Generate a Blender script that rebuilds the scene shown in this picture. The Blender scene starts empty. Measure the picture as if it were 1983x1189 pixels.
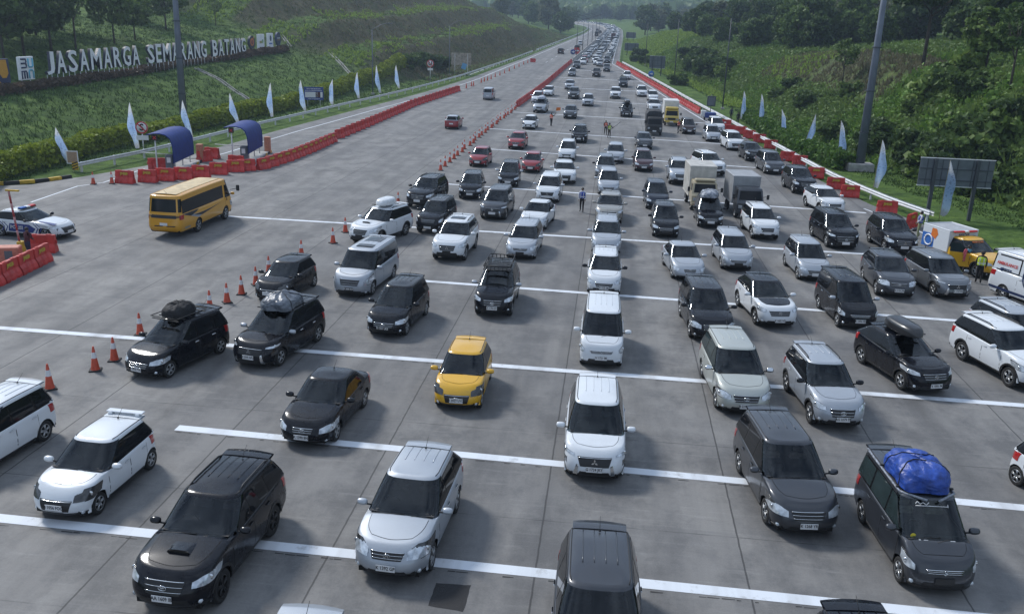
import bpy, bmesh, math, random
import numpy as np
from math import radians, sin, cos, pi, hypot, atan2
rnd = random.Random(7); R = math.radians
NR = np.random.default_rng(11)
C = bpy.context.scene.collection
scene = bpy.context.scene
# ------------------------------------------------------------------ camera
CAM_H, FPX, PW, PH = 12.15, 1760.0, 1983.0, 1189.0      # drone height; focal length and frame in photograph pixels
_d = np.array([1198-PW/2, 50-PH/2, FPX]); _d /= np.linalg.norm(_d)          # vanishing point of the road
_u = np.array([0, -1., 0]); _u = _u-_d*(_u @ _d); _u /= np.linalg.norm(_u); _r = np.cross(_u, _d)*-1
_r = np.cross(_d, _u); _r = _r if _r[0] > 0 else -_r
ROLL = .068
_u, _r = _u*cos(ROLL)+_r*sin(ROLL), _r*cos(ROLL)-_u*sin(ROLL)
RM = np.stack([_r, _d, _u])                                                  # camera axes -> world axes
cd = bpy.data.cameras.new("camera"); cam = bpy.data.objects.new("camera", cd); C.objects.link(cam)
cd.sensor_width = 36; cd.lens = FPX/PW*36; cd.clip_start = 0.5; cd.clip_end = 9000
from mathutils import Matrix
_ax = np.stack([RM @ np.array([1., 0, 0]), RM @ np.array([0, -1., 0]), -(RM @ np.array([0, 0, 1.]))], 1)
cam.rotation_euler = Matrix(_ax.tolist()).to_euler(); cam.location = (0, 0, CAM_H)
scene.camera = cam
# ------------------------------------------------------------------ world, sun, exposure
SUN_EL, SUN_AZ = 43.0, -52.0            # azimuth measured from +Y (down the road) towards +X
world = bpy.data.worlds.new("World"); scene.world = world; world.use_nodes = True
nt = world.node_tree; nt.nodes.clear()
def wn(t): return nt.nodes.new(t)
out = wn('ShaderNodeOutputWorld'); bg = wn('ShaderNodeBackground'); sky = wn('ShaderNodeTexSky')
sky.sky_type = 'NISHITA'; sky.sun_disc = False; sky.sun_elevation = R(SUN_EL); sky.sun_rotation = R(SUN_AZ)
sky.air_density = 1.0; sky.dust_density = .35; sky.ozone_density = 2.2
tc = wn('ShaderNodeTexCoord'); mp = wn('ShaderNodeMapping'); mp.inputs['Scale'].default_value = (1.6, 1.6, 3.6)
nz = wn('ShaderNodeTexNoise'); nz.inputs['Scale'].default_value = 2.2; nz.inputs['Detail'].default_value = 7; nz.inputs['Roughness'].default_value = .58
rp = wn('ShaderNodeValToRGB'); rp.color_ramp.elements[0].position = .36; rp.color_ramp.elements[1].position = .62
rp.color_ramp.elements[0].color = (.12,.12,.12,1); rp.color_ramp.elements[1].color = (1,1,1,1)
mx = wn('ShaderNodeMix'); mx.data_type = 'RGBA'; mx.inputs['B'].default_value = (7.6, 9.0, 11.2, 1)
nt.links.new(tc.outputs['Generated'], mp.inputs['Vector']); nt.links.new(mp.outputs[0], nz.inputs['Vector'])
nt.links.new(nz.outputs['Fac'], rp.inputs[0]); nt.links.new(rp.outputs[0], mx.inputs['Factor'])
nt.links.new(sky.outputs[0], mx.inputs['A']); nt.links.new(mx.outputs['Result'], bg.inputs['Color'])
bg.inputs['Strength'].default_value = 0.078
nt.links.new(bg.outputs[0], out.inputs[0])
sl = bpy.data.lights.new("sun", 'SUN'); sl.energy = 3.0; sl.angle = R(11.0); sl.color = (1.0, .97, .93)
so = bpy.data.objects.new("sun", sl); C.objects.link(so); so.location = (0, 60, 80)
so.rotation_euler = (R(90-SUN_EL), 0, R(180-SUN_AZ))
scene.view_settings.view_transform = 'Standard'; scene.view_settings.look = 'None'
scene.view_settings.gamma = 1; scene.view_settings.exposure = 0.38
scene.view_settings.use_curve_mapping = False
# ------------------------------------------------------------------ photo pixel -> world point
def zroad(Y):
    # level plaza, then the road climbs gently
    Y = np.minimum(np.asarray(Y, float), 820.); return np.where(Y < 100, 0, np.where(Y < 180, .021*(Y-100)**2/160, .021*(Y-140)))
def ray(x, y): r = RM @ np.array([x-PW/2, y-PH/2, FPX]); return r/r[1]
def G(x, y, z=0.0):
    # where the sight line of a photograph pixel meets the ground raised by z
    r = ray(x, y); a, b = 4., 1500.; fz = lambda t: CAM_H+r[2]*t-z-float(zroad(t)); ts = np.arange(4, 900, 2.); v = CAM_H+r[2]*ts-z-zroad(ts); k = int(np.argmax(v <= 0))
    if v[k] <= 0: a, b = ts[max(k-1, 0)], ts[k]
    for _ in range(30):
        m = (a+b)/2
        if fz(m) <= 0: b = m
        else: a = m
    p = np.array([0, 0, CAM_H])+r*b; return p
def at_x(x, y, X): r = ray(x, y); return np.array([0, 0, CAM_H])+r*(X/r[0])
# ------------------------------------------------------------------ materials
MATS = {}
def new_mat(name):
    m = bpy.data.materials.new(name); m.use_nodes = True; MATS[name] = m
    n = m.node_tree.nodes; b = n.get('Principled BSDF') or n.new('ShaderNodeBsdfPrincipled')
    return m, m.node_tree, b
def setin(b, **k):
    for a, v in k.items():
        a = a.replace('_', ' ')
        if a in b.inputs:
            b.inputs[a].default_value = (*v, 1) if isinstance(v, (tuple, list)) and len(v) == 3 else v
def mat(name, col, rough=.6, metal=0., var=.12, scale=8., bump=0., coat=0., spec=.5, coord='Object', rvar=0., detail=4):
    m, t, b = new_mat(name); L = t.links
    setin(b, Roughness=rough, Metallic=metal, Coat_Weight=coat, Coat_Roughness=.13, Specular_IOR_Level=spec)
    tc = t.nodes.new('ShaderNodeTexCoord'); nz = t.nodes.new('ShaderNodeTexNoise')
    nz.inputs['Scale'].default_value = scale; nz.inputs['Detail'].default_value = detail
    L.new(tc.outputs[coord], nz.inputs['Vector'])
    rp = t.nodes.new('ShaderNodeValToRGB'); e = rp.color_ramp.elements
    e[0].position = .3; e[1].position = .7
    e[0].color = (*[max(0, c*(1-var)) for c in col], 1); e[1].color = (*[min(1, c*(1+var)) for c in col], 1)
    L.new(nz.outputs['Fac'], rp.inputs[0]); L.new(rp.outputs[0], b.inputs['Base Color'])
    if bump:
        bp = t.nodes.new('ShaderNodeBump'); bp.inputs['Strength'].default_value = bump; bp.inputs['Distance'].default_value = .05
        L.new(nz.outputs['Fac'], bp.inputs['Height']); L.new(bp.outputs[0], b.inputs['Normal'])
    if rvar:
        mr = t.nodes.new('ShaderNodeMapRange'); mr.inputs['To Min'].default_value = max(.02, rough-rvar); mr.inputs['To Max'].default_value = rough+rvar
        L.new(nz.outputs['Fac'], mr.inputs['Value']); L.new(mr.outputs[0], b.inputs['Roughness'])
    return m
def paint(name, col, metal=0., rough=.32, flake=0.):
    # car paint: clear coat over a faintly dusty base, dust thicker in a large soft noise
    m, t, b = new_mat(name); L = t.links
    setin(b, Roughness=rough, Metallic=metal, Coat_Weight=.55 if max(col) < .05 else .7, Coat_Roughness=.13, Specular_IOR_Level=.08 if max(col) < .05 else .4)
    tc = t.nodes.new('ShaderNodeTexCoord'); nz = t.nodes.new('ShaderNodeTexNoise'); nz.inputs['Scale'].default_value = 2.3; nz.inputs['Detail'].default_value = 8; nz.inputs['Roughness'].default_value = .7
    L.new(tc.outputs['Object'], nz.inputs['Vector'])
    mx = t.nodes.new('ShaderNodeMix'); mx.data_type = 'RGBA'
    mx.inputs['A'].default_value = (*col, 1); d = (.15, .15, .15)
    k = .04+.10*min(1., max(col)*2); mx.inputs['B'].default_value = (*[c*(1-k)+k*q for c, q in zip(col, d)], 1)
    rp = t.nodes.new('ShaderNodeMapRange'); rp.inputs['From Min'].default_value = .45; rp.inputs['From Max'].default_value = .8; rp.inputs['To Max'].default_value = .5
    L.new(nz.outputs['Fac'], rp.inputs['Value']); L.new(rp.outputs[0], mx.inputs['Factor']); L.new(mx.outputs['Result'], b.inputs['Base Color'])
    mr = t.nodes.new('ShaderNodeMapRange'); mr.inputs['To Min'].default_value = rough-.08; mr.inputs['To Max'].default_value = rough+.14
    L.new(nz.outputs['Fac'], mr.inputs['Value']); L.new(mr.outputs[0], b.inputs['Roughness'])
    bp = t.nodes.new('ShaderNodeBump'); bp.inputs['Strength'].default_value = .03; bp.inputs['Distance'].default_value = .05
    n2 = t.nodes.new('ShaderNodeTexNoise'); n2.inputs['Scale'].default_value = 3.; n2.inputs['Detail'].default_value = 1
    L.new(tc.outputs['Object'], n2.inputs['Vector']); L.new(n2.outputs['Fac'], bp.inputs['Height'])
    L.new(bp.outputs[0], b.inputs['Coat Normal'])
    return m
# ------------------------------------------------------------------ mesh helpers
class MB:
    def __init__(s): s.v = []; s.f = []; s.m = []; s.sm = []; s.n = 0
    def add(s, V, F, mi=0, smooth=False):
        V = np.asarray(V, float).reshape(-1, 3); o = s.n; s.v.append(V); s.n += len(V)
        for q in F: s.f.append([int(i)+o for i in q]); s.m.append(mi); s.sm.append(smooth)
        return s
    def grid(s, P, mi=0, smooth=True, flip=False, closeu=False):
        P = np.asarray(P, float); n, m = P.shape[:2]; F = []
        for i in range(n if closeu else n-1):
            for j in range(m-1):
                a, b, c, d = i*m+j, ((i+1) % n)*m+j, ((i+1) % n)*m+j+1, i*m+j+1
                F.append([a, d, c, b] if flip else [a, b, c, d])
        return s.add(P.reshape(-1, 3), F, mi, smooth)
    def box(s, c, size, mi=0, rz=0., bev=0., ry=0., rx=0.):
        hx, hy, hz = [q/2 for q in size]
        if bev > 0:
            bev = min(bev, hx*.9, hy*.9, hz*.9); V = []; 
            for z, k in ((-hz, 1), (-hz+bev, 0), (hz-bev, 0), (hz, 1)):
                x, y = hx-bev*k, hy-bev*k; e = bev*(.6 if k == 0 else .9)
                V += [(x-e, -y, z), (x, -y+e, z), (x, y-e, z), (x-e, y, z), (-x+e, y, z), (-x, y-e, z), (-x, -y+e, z), (-x+e, -y, z)]
            F = [[i+8*k, (i+1) % 8+8*k, (i+1) % 8+8*k+8, i+8*k+8] for k in range(3) for i in range(8)]
            F += [list(range(7, -1, -1)), list(range(24, 32))]
        else:
            V = [(x, y, z) for z in (-hz, hz) for x, y in ((-hx, -hy), (hx, -hy), (hx, hy), (-hx, hy))]
            F = [[0, 3, 2, 1], [4, 5, 6, 7], [0, 1, 5, 4], [1, 2, 6, 5], [2, 3, 7, 6], [3, 0, 4, 7]]
        V = np.array(V)
        if rx: V = V @ np.array([[1, 0, 0], [0, cos(rx), sin(rx)], [0, -sin(rx), cos(rx)]])
        if ry: V = V @ np.array([[cos(ry), 0, -sin(ry)], [0, 1, 0], [sin(ry), 0, cos(ry)]])
        if rz: V = V @ np.array([[cos(rz), sin(rz), 0], [-sin(rz), cos(rz), 0], [0, 0, 1]])
        return s.add(V+np.array(c), F, mi)
    def tube(s, pts, r, n=8, mi=0, cap=True, smooth=True):
        pts = np.asarray(pts, float); k = len(pts); r = np.broadcast_to(r, k); rings = []
        for i in range(k):
            t = pts[min(i+1, k-1)]-pts[max(i-1, 0)]; t = t/(np.linalg.norm(t)+1e-9)
            a = np.array([0, 0, 1.]) if abs(t[2]) < .9 else np.array([1., 0, 0])
            u = np.cross(a, t); u /= np.linalg.norm(u); w = np.cross(t, u)
            rings.append([pts[i]+r[i]*(u*cos(2*pi*j/n)+w*sin(2*pi*j/n)) for j in range(n)])
        V = np.array(rings).reshape(-1, 3)
        F = [[i*n+j, i*n+(j+1) % n, (i+1)*n+(j+1) % n, (i+1)*n+j] for i in range(k-1) for j in range(n)]
        s.add(V, F, mi, smooth)
        if cap: s.f += [[s.n-len(V)+j for j in range(n-1, -1, -1)], [s.n-n+j for j in range(n)]]; s.m += [mi]*2; s.sm += [False]*2
        return s
    def lathe(s, prof, n=16, mi=0, axis='z', c=(0, 0, 0), smooth=True, arc=None):
        P = []
        for i in range(n):
            a = 2*pi*i/n
            for r, h in prof:
                if axis == 'z': P.append((r*cos(a), r*sin(a), h))
                elif axis == 'y': P.append((r*cos(a), h, r*sin(a)))
                else: P.append((h, r*cos(a), r*sin(a)))
        P = np.array(P).reshape(n, len(prof), 3)+np.array(c)
        return s.grid(P, mi, smooth, closeu=True, flip=(axis == 'y'))
    def prism(s, poly, h, origin=(0, 0, 0), U=(1, 0, 0), V=(0, 0, 1), mi=0, mside=None):
        # polygon in the U,V plane extruded by h along U x V
        U = np.array(U, float); V = np.array(V, float); N = np.cross(U, V); o = np.array(origin, float); n = len(poly)
        a = [o+U*x+V*y for x, y in poly]; b = [p+N*h for p in a]
        s.add(a+b, [list(range(n-1, -1, -1)), list(range(n, 2*n))], mi)
        return s.add(a+b, [[i, (i+1) % n, (i+1) % n+n, i+n] for i in range(n)], mi if mside is None else mside)
    def mesh(s, name, mats):
        me = bpy.data.meshes.new(name)
        V = np.concatenate(s.v) if s.v else np.zeros((0, 3))
        me.from_pydata(V.tolist(), [], s.f)
        me.polygons.foreach_set('material_index', s.m); me.polygons.foreach_set('use_smooth', s.sm)
        for q in mats: me.materials.append(q)
        me.update(); return me
    def build(s, name, mats, parent=None):
        mats = mats if isinstance(mats, (list, tuple)) else [mats]
        return link(name, s.mesh(name, mats), parent)
def link(name, me, parent=None):
    o = bpy.data.objects.new(name, me); C.objects.link(o)
    if parent is not None: o.parent = parent
    return o
def empty(name, loc=(0, 0, 0), rz=0.):
    o = bpy.data.objects.new(name, None); C.objects.link(o); o.location = loc; o.rotation_euler = (0, 0, rz); o.empty_display_size = .3
    return o
def tag(o, label=None, cat=None, group=None, kind=None):
    if label: o['label'] = label
    if cat: o['category'] = cat
    if group: o['group'] = group
    if kind: o['kind'] = kind
    return o
_kids = {}
def copy_tree(o, parent=None):
    c = o.copy(); C.objects.link(c)
    if parent is not None: c.parent = parent
    for ch in list(o.children): copy_tree(ch, c)
    return c
def text_mesh(body, size, depth=0., bold=0., sx=1., align='CENTER', res=2):
    cu = bpy.data.curves.new('lettering', 'FONT'); cu.body = body; cu.size = size; cu.extrude = depth; cu.offset = bold
    cu.align_x = align; cu.align_y = 'CENTER'; cu.resolution_u = res
    o = bpy.data.objects.new('lettering', cu); C.objects.link(o)
    bpy.context.view_layer.update()
    me = bpy.data.meshes.new_from_object(o.evaluated_get(bpy.context.evaluated_depsgraph_get()))
    C.objects.unlink(o); bpy.data.objects.remove(o); bpy.data.curves.remove(cu)
    me.name = 'lettering'
    if sx != 1.:
        for v in me.vertices: v.co.x *= sx
    return me
def big_mesh(name, V, F, mats, mi=None, smooth=False):
    # numpy quads, F is (n,4)
    me = bpy.data.meshes.new(name); V = np.asarray(V, np.float32); F = np.asarray(F, np.int32)
    me.vertices.add(len(V)); me.vertices.foreach_set('co', V.ravel())
    n, k = F.shape; me.loops.add(n*k); me.loops.foreach_set('vertex_index', F.ravel())
    me.polygons.add(n); me.polygons.foreach_set('loop_start', np.arange(0, n*k, k, dtype=np.int32))
    me.polygons.foreach_set('loop_total', np.full(n, k, np.int32))
    if mi is not None: me.polygons.foreach_set('material_index', np.asarray(mi, np.int32))
    me.polygons.foreach_set('use_smooth', np.full(n, smooth))
    for m in (mats if isinstance(mats, list) else [mats]): me.materials.append(m)
    me.update(calc_edges=True); me.validate(); return me
def vnoise(x, y, seed=0):
    x = np.asarray(x, float); y = np.asarray(y, float); xi = np.floor(x).astype(int); yi = np.floor(y).astype(int); fx = x-xi; fy = y-yi
    fx = fx*fx*(3-2*fx); fy = fy*fy*(3-2*fy)
    def h(a, b):
        n = (a*374761393+b*668265263+seed*974711) & 0x7fffffff; n = ((n ^ (n >> 13))*1274126177) & 0x7fffffff
        return ((n ^ (n >> 16)) & 0xffff)/65535.
    return (h(xi, yi)*(1-fx)+h(xi+1, yi)*fx)*(1-fy)+(h(xi, yi+1)*(1-fx)+h(xi+1, yi+1)*fx)*fy
def fbm(x, y, seed=0, o=4):
    s = 0; a = .5
    for k in range(o): s = s+a*vnoise(x*2**k, y*2**k, seed+k); a *= .5
    return s
def sst(a, b, x): t = np.clip((x-a)/(b-a), 0, 1); return t*t*(3-2*t)
# ------------------------------------------------------------------ large structure: terrain, roads, markings
def tab(pts):
    a = np.array(pts, float); return lambda y: np.interp(y, a[:, 0], a[:, 1])
RAIL_L = tab([(58, -42.3), (60, -42), (65.5, -40.5), (75.4, -39.3), (97.5, -38.6), (121.5, -36.9), (154, -33.6), (189, -30.6), (256, -27.2), (332, -24.6), (446, -20.5), (520, -18.6), (578, -18.5), (620, -20.5), (660, -25), (700, -33), (743, -45), (800, -66)])
def _el(y): return RAIL_L(y)+np.interp(y, [60, 66, 80, 97, 120, 154, 200, 260], [2.6, 2.4, 2.5, 2.4, 2.2, 1.9, 1.4, 1.2])
_e0 = tab([(0, -75), (52, -75), (56.5, -60), (58.9, -42.4), (60, -40.7), (63.3, -39.6), (65.4, -38.4)])
def EDGE_L(y): y = np.asarray(y, float); return np.where(y < 65.4, _e0(y), _el(y))
RAIL_R = tab([(10, 36), (40, 27.5), (50, 25), (58, 23.3), (65, 21.9), (70, 20.5), (81, 18.9), (101, 17.5), (129, 15.1), (175, 10.5), (225, 4.8), (252, 1.6), (300, 1.9), (447, 3.2), (558, 3.2), (600, 2.2), (639, -.2), (691, -5.9), (743, -18.5), (800, -38)])
def EDGE_R(y): return RAIL_R(y)-.9
MED = tab([(0, -19.2), (26, -18.1), (37, -16.4), (48, -15.3), (60, -14.4), (75, -14.2), (114, -14.3), (135, -14.0), (179, -12.9), (255, -11.6), (280, -11.2), (377, -9.6), (470, -8.4), (568, -7.4), (639, -10), (691, -15.5), (743, -28), (800, -48)])
FOOT_L = tab([(0, -48), (60, -46.3), (90, -45.5), (121, -43.5), (154, -38.8), (189, -34.8), (256, -30.5), (332, -28), (446, -23.5), (578, -22), (620, -24), (700, -37), (800, -70)])
FOOT_R = tab([(0, 36), (50, 34), (65, 31), (85, 25), (102, 23.6), (146, 22), (180, 19), (230, 13), (260, 9), (320, 6), (450, 6), (620, 5), (700, -3), (800, -33)])
PARK = tab([(0, 0), (2, .3), (11, 3.2), (14.5, 3.9), (19, 4.7), (22.5, 6.1), (26, 7.5), (40, 9.6), (52, 11), (80, 16), (130, 24), (400, 40)])
TERR = tab([(0, 0), (2, .3), (9.5, 5.8), (15.5, 6.2), (21.5, 10.4), (28, 10.9), (34.5, 15), (41, 15.5), (48, 19.2), (55, 19.7), (80, 26), (120, 31), (400, 40)])
RPROF = tab([(0, 0), (2.5, .5), (11, 8.0), (16, 9.0), (40, 12), (80, 17), (150, 27), (400, 40)])
def terrain(X, Y):
    X = np.asarray(X, float); Y = np.asarray(Y, float)
    dl = FOOT_L(Y)-X; dr = X-FOOT_R(Y); wob = (fbm(X/22., Y/22., 3)-.47)*5
    k = sst(158, 186, Y-wob)
    zl = PARK(dl)*(1-k)+TERR(np.maximum(0, dl+wob*k))*k
    zl = zl*(1+.16*sst(200, 280, Y)-.85*sst(345, 470, Y))
    er = 1-.25*sst(140, 200, Y)-.5*sst(340, 450, Y)
    zr = RPROF(np.maximum(0, dr+wob*.6*sst(3, 8, dr)))*er
    z = np.where(dl > 0, zl, 0)+np.where(dr > 0, zr, 0)
    rough = sst(2, 7, dl)+sst(1, 6, dr)
    z = z+rough*((fbm(X/5., Y/5., 9)-.47)*.9+(fbm(X/1.7, Y/1.7, 5)-.47)*.35)*(.3+.7*np.maximum(k, sst(1, 4, dr)))
    far = sst(800, 1200, Y)*(22+30*fbm(X/260., Y/260., 21))+sst(1500, 2600, Y)*(26+95*sst(120, -500, X)+36*(fbm(X/330., Y/500., 33)-.45))
    return z+zroad(Y)+far*np.maximum(sst(820, 1100, Y), sst(30, 160, np.maximum(dl, dr)))
def _axis(parts):
    return np.unique(np.concatenate([np.arange(a, b, s) for a, b, s in parts]))
gx = _axis([(-2600, -400, 90), (-400, -130, 9), (-130, 75, 1.3), (75, 160, 4), (160, 420, 13), (420, 2700, 95)])
gy = _axis([(-40, 40, 4), (40, 250, 1.5), (250, 470, 3.2), (470, 900, 11), (900, 2900, 45), (2900, 6000, 260)])
GX, GY = np.meshgrid(gx, gy, indexing='ij'); GZ = terrain(GX, GY)
core = (GX > EDGE_L(GY)-1) & (GX < EDGE_R(GY)+1) & (GY < 812)
GZ = GZ-np.where(core, .06, 0.)-.012
nx, ny = GX.shape; idx = np.arange(nx*ny).reshape(nx, ny)
TF = np.stack([idx[:-1, :-1], idx[1:, :-1], idx[1:, 1:], idx[:-1, 1:]], -1).reshape(-1, 4)
def m_terrain():
    m, t, b = new_mat('hill grass'); L = t.links; N = t.nodes.new
    setin(b, Roughness=.95, Specular_IOR_Level=.15)
    tc = N('ShaderNodeTexCoord')
    def noise(s, det=5, sc=(1, 1, 1)):
        q = N('ShaderNodeTexNoise'); q.inputs['Scale'].default_value = s; q.inputs['Detail'].default_value = det; q.inputs['Roughness'].default_value = .65
        p = N('ShaderNodeMapping'); p.inputs['Scale'].default_value = sc
        L.new(tc.outputs['Object'], p.inputs[0]); L.new(p.outputs[0], q.inputs[0]); return q.outputs['Fac']
    def ramp(f, els):
        r = N('ShaderNodeValToRGB'); e = r.color_ramp.elements
        e[0].position, e[0].color = els[0][0], (*els[0][1], 1); e[1].position, e[1].color = els[-1][0], (*els[-1][1], 1)
        for p, c in els[1:-1]:
            q = e.new(p); q.color = (*c, 1)
        L.new(f, r.inputs[0]); return r.outputs[0]
    g = ramp(noise(.55, 9), [(.28, (.024, .046, .012)), (.45, (.055, .10, .022)), (.6, (.09, .15, .032)), (.75, (.15, .19, .05))])
    d = ramp(noise(.7, 9), [(.28, (.026, .026, .018)), (.45, (.062, .055, .036)), (.6, (.085, .078, .045)), (.74, (.105, .12, .045))])
    at = N('ShaderNodeAttribute'); at.attribute_name = 'dry'
    ad = N('ShaderNodeMath'); ad.operation = 'MULTIPLY_ADD'; ad.inputs[1].default_value = 1.6; ad.inputs[2].default_value = -.8; L.new(noise(.22, 6), ad.inputs[0])
    a2 = N('ShaderNodeMath'); a2.operation = 'ADD'; a2.use_clamp = True; L.new(at.outputs['Fac'], a2.inputs[0]); L.new(ad.outputs[0], a2.inputs[1])
    a3 = N('ShaderNodeMath'); a3.operation = 'MULTIPLY'; a3.use_clamp = True; L.new(a2.outputs[0], a3.inputs[0]); L.new(at.outputs['Fac'], a3.inputs[1])
    mx = N('ShaderNodeMix'); mx.data_type = 'RGBA'; L.new(a3.outputs[0], mx.inputs['Factor']); L.new(g, mx.inputs['A']); L.new(d, mx.inputs['B'])
    L.new(mx.outputs['Result'], b.inputs['Base Color'])
    bp = N('ShaderNodeBump'); bp.inputs['Strength'].default_value = .9; bp.inputs['Distance'].default_value = .5
    L.new(noise(1.6, 9), bp.inputs['Height']); L.new(bp.outputs[0], b.inputs['Normal'])
    return m
M_hill = m_terrain()
tme = big_mesh('ground', np.stack([GX, GY, GZ], -1).reshape(-1, 3), TF, M_hill, smooth=True)
dry = np.clip(sst(146, 176, GY)*(GX < -26)*(1-sst(330, 450, GY))*.95+(GX > 10)*(GX < 70)*sst(106, 120, GY)*(1-sst(170, 190, GY))*.75*sst(5, 9, GX-FOOT_R(GY)), 0, 1)
# the flat tops of the terraces stay green
sl_ = np.abs(np.gradient(GZ, axis=0)/np.gradient(GX, axis=0)); dry = dry*sst(.12, .3, sl_)
dry[(GY > 600)] = 0
at_ = tme.attributes.new('dry', 'FLOAT', 'POINT'); at_.data.foreach_set('value', dry.ravel().astype(np.float32))
tag(link('ground', tme), kind='structure')

def m_concrete():
    m, t, b = new_mat('brushed concrete'); L = t.links; N = t.nodes.new
    setin(b, Specular_IOR_Level=.35)
    tc = N('ShaderNodeTexCoord'); sp = N('ShaderNodeSeparateXYZ'); L.new(tc.outputs['Object'], sp.inputs[0])
    def M(op, a, bb=None, c=None, clamp=False):
        q = N('ShaderNodeMath'); q.operation = op; q.use_clamp = clamp
        for i, v in enumerate((a, bb, c)):
            if v is None: continue
            if isinstance(v, (int, float)): q.inputs[i].default_value = v
            else: L.new(v, q.inputs[i])
        return q.outputs[0]
    def noise(s, det=5, sc=(1, 1, 1), rough=.6):
        q = N('ShaderNodeTexNoise'); q.inputs['Scale'].default_value = s; q.inputs['Detail'].default_value = det; q.inputs['Roughness'].default_value = rough
        p = N('ShaderNodeMapping'); p.inputs['Scale'].default_value = sc
        L.new(tc.outputs['Object'], p.inputs[0]); L.new(p.outputs[0], q.inputs[0]); return q.outputs['Fac']
    def mixc(f, A, B, mode='MIX'):
        q = N('ShaderNodeMix'); q.data_type = 'RGBA'; q.blend_type = mode
        for i, v in (('Factor', f), ('A', A), ('B', B)):
            if isinstance(v, tuple): q.inputs[i].default_value = (*v, 1)
            elif isinstance(v, (int, float)): q.inputs[i].default_value = v
            else: L.new(v, q.inputs[i])
        return q.outputs['Result']
    big = noise(.11, 7, (1, .45, 1)); mid = noise(.5, 10, (1, .7, 1), .72); streak = noise(1.0, 6, (.45, 5.0, 1), .72); grain = noise(22, 3)
    col = mixc(M('MULTIPLY_ADD', big, 3.2, -1.1, clamp=True), (.135, .135, .137), (.225, .220, .210))
    col = mixc(M('MULTIPLY_ADD', mid, 6., -2.6, clamp=True), mixc(.30, col, (.29, .28, .265)), mixc(.6, col, (.082, .083, .087)))
    st = M('MULTIPLY_ADD', streak, 5., -2.75, clamp=True)
    col = mixc(M('MULTIPLY', st, .6), col, (.33, .325, .315))
    dk = M('MULTIPLY_ADD', noise(1.3, 5, (.8, 3.4, 1), .75), 5., -2.9, clamp=True)
    col = mixc(M('MULTIPLY', dk, .5), col, (.07, .07, .073))
    # slab to slab tone
    sx = M('FLOOR', M('DIVIDE', M('SUBTRACT', sp.outputs[0], 3.8), 4.9)); sy = M('FLOOR', M('DIVIDE', sp.outputs[1], 5.2))
    cb = N('ShaderNodeCombineXYZ'); L.new(sx, cb.inputs[0]); L.new(sy, cb.inputs[1])
    wn_ = N('ShaderNodeTexWhiteNoise'); wn_.noise_dimensions = '2D'; L.new(cb.outputs[0], wn_.inputs['Vector'])
    col = mixc(M('MULTIPLY', wn_.outputs['Value'], .34), col, (.105, .107, .113))
    # wheel tracks: rubber along the lanes
    tr = noise(1., 5, (.75, .016, 1), .55)
    col = mixc(M('MULTIPLY', M('MULTIPLY_ADD', tr, 4.5, -2.0, clamp=True), .55), col, (.085, .086, .09))
    lc = M('ABSOLUTE', M('SUBTRACT', M('FRACT', M('DIVIDE', M('SUBTRACT', M('ADD', sp.outputs[0], M('MULTIPLY', noise(.12, 3), 1.4)), 4.5), 4.9)), .5))
    drip = M('MULTIPLY', M('SUBTRACT', 1., M('MULTIPLY_ADD', lc, 9., -.1, clamp=True), clamp=True), M('MULTIPLY_ADD', noise(.6, 6, (1, .25, 1), .7), 4., -1.6, clamp=True))
    col = mixc(M('MULTIPLY', drip, .55), col, (.06, .059, .058))
    # drips and spots
    vo = N('ShaderNodeTexVoronoi'); vo.inputs['Scale'].default_value = .55; L.new(tc.outputs['Object'], vo.inputs['Vector'])
    spot = M('SUBTRACT', 1., M('MULTIPLY_ADD', vo.outputs['Distance'], 9., -.2, clamp=True), clamp=True)
    col = mixc(M('MULTIPLY', M('MULTIPLY', spot, M('MULTIPLY_ADD', noise(.35, 2), 6, -3.3, clamp=True)), .7), col, (.035, .034, .034))
    col = mixc(M('MULTIPLY_ADD', grain, 1.2, -.35, clamp=True), mixc(.13, col, (0., 0., 0.)), mixc(.1, col, (.42, .42, .41)))
    # joints
    w = M('MULTIPLY_ADD', noise(2.2, 4), .5, -.25)
    def joint(c, x0, per, wid):
        q = M('DIVIDE', M('SUBTRACT', M('ADD', c, M('MULTIPLY', w, .09)), x0), per)
        q = M('MULTIPLY', M('ABSOLUTE', M('SUBTRACT', M('FRACT', M('ADD', q, .5)), .5)), per)
        return M('SUBTRACT', 1., M('MULTIPLY_ADD', q, 1/wid, -.6, clamp=True), clamp=True)
    jx = joint(sp.outputs[0], 3.8, 4.9, .02); jy = joint(sp.outputs[1], 15.4, 5.2, .018)
    jy = M('MULTIPLY', jy, M('MULTIPLY_ADD', noise(.8, 3), 4, -1.4, clamp=True))
    J = M('MAXIMUM', jx, M('MULTIPLY', jy, .75))
    col = mixc(M('MULTIPLY', J, .8), col, (.03, .03, .031))
    L.new(col, b.inputs['Base Color'])
    L.new(M('MULTIPLY_ADD', mid, .3, .58), b.inputs['Roughness'])
    bp = N('ShaderNodeBump'); bp.inputs['Strength'].default_value = .25; bp.inputs['Distance'].default_value = .02
    L.new(M('ADD', M('MULTIPLY', grain, .5), streak), bp.inputs['Height']); L.new(bp.outputs[0], b.inputs['Normal'])
    return m
M_conc = m_concrete()
ys = np.concatenate([np.arange(2, 52, 4), np.arange(52, 64, 1), np.arange(64, 480, 6), np.arange(480, 812, 9)])
def strip(name, yl, fl, fr, z, m, kind='structure', nsub=2):
    P = np.array([[(fl(y)+(fr(y)-fl(y))*k/nsub-0, y, z+float(zroad(y))) for k in range(nsub+1)] for y in yl], float)
    mb = MB(); mb.grid(P, flip=True, smooth=False); return tag(mb.build(name, m), kind=kind)
strip('road', ys, EDGE_L, EDGE_R, 0., M_conc, nsub=4)
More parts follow.
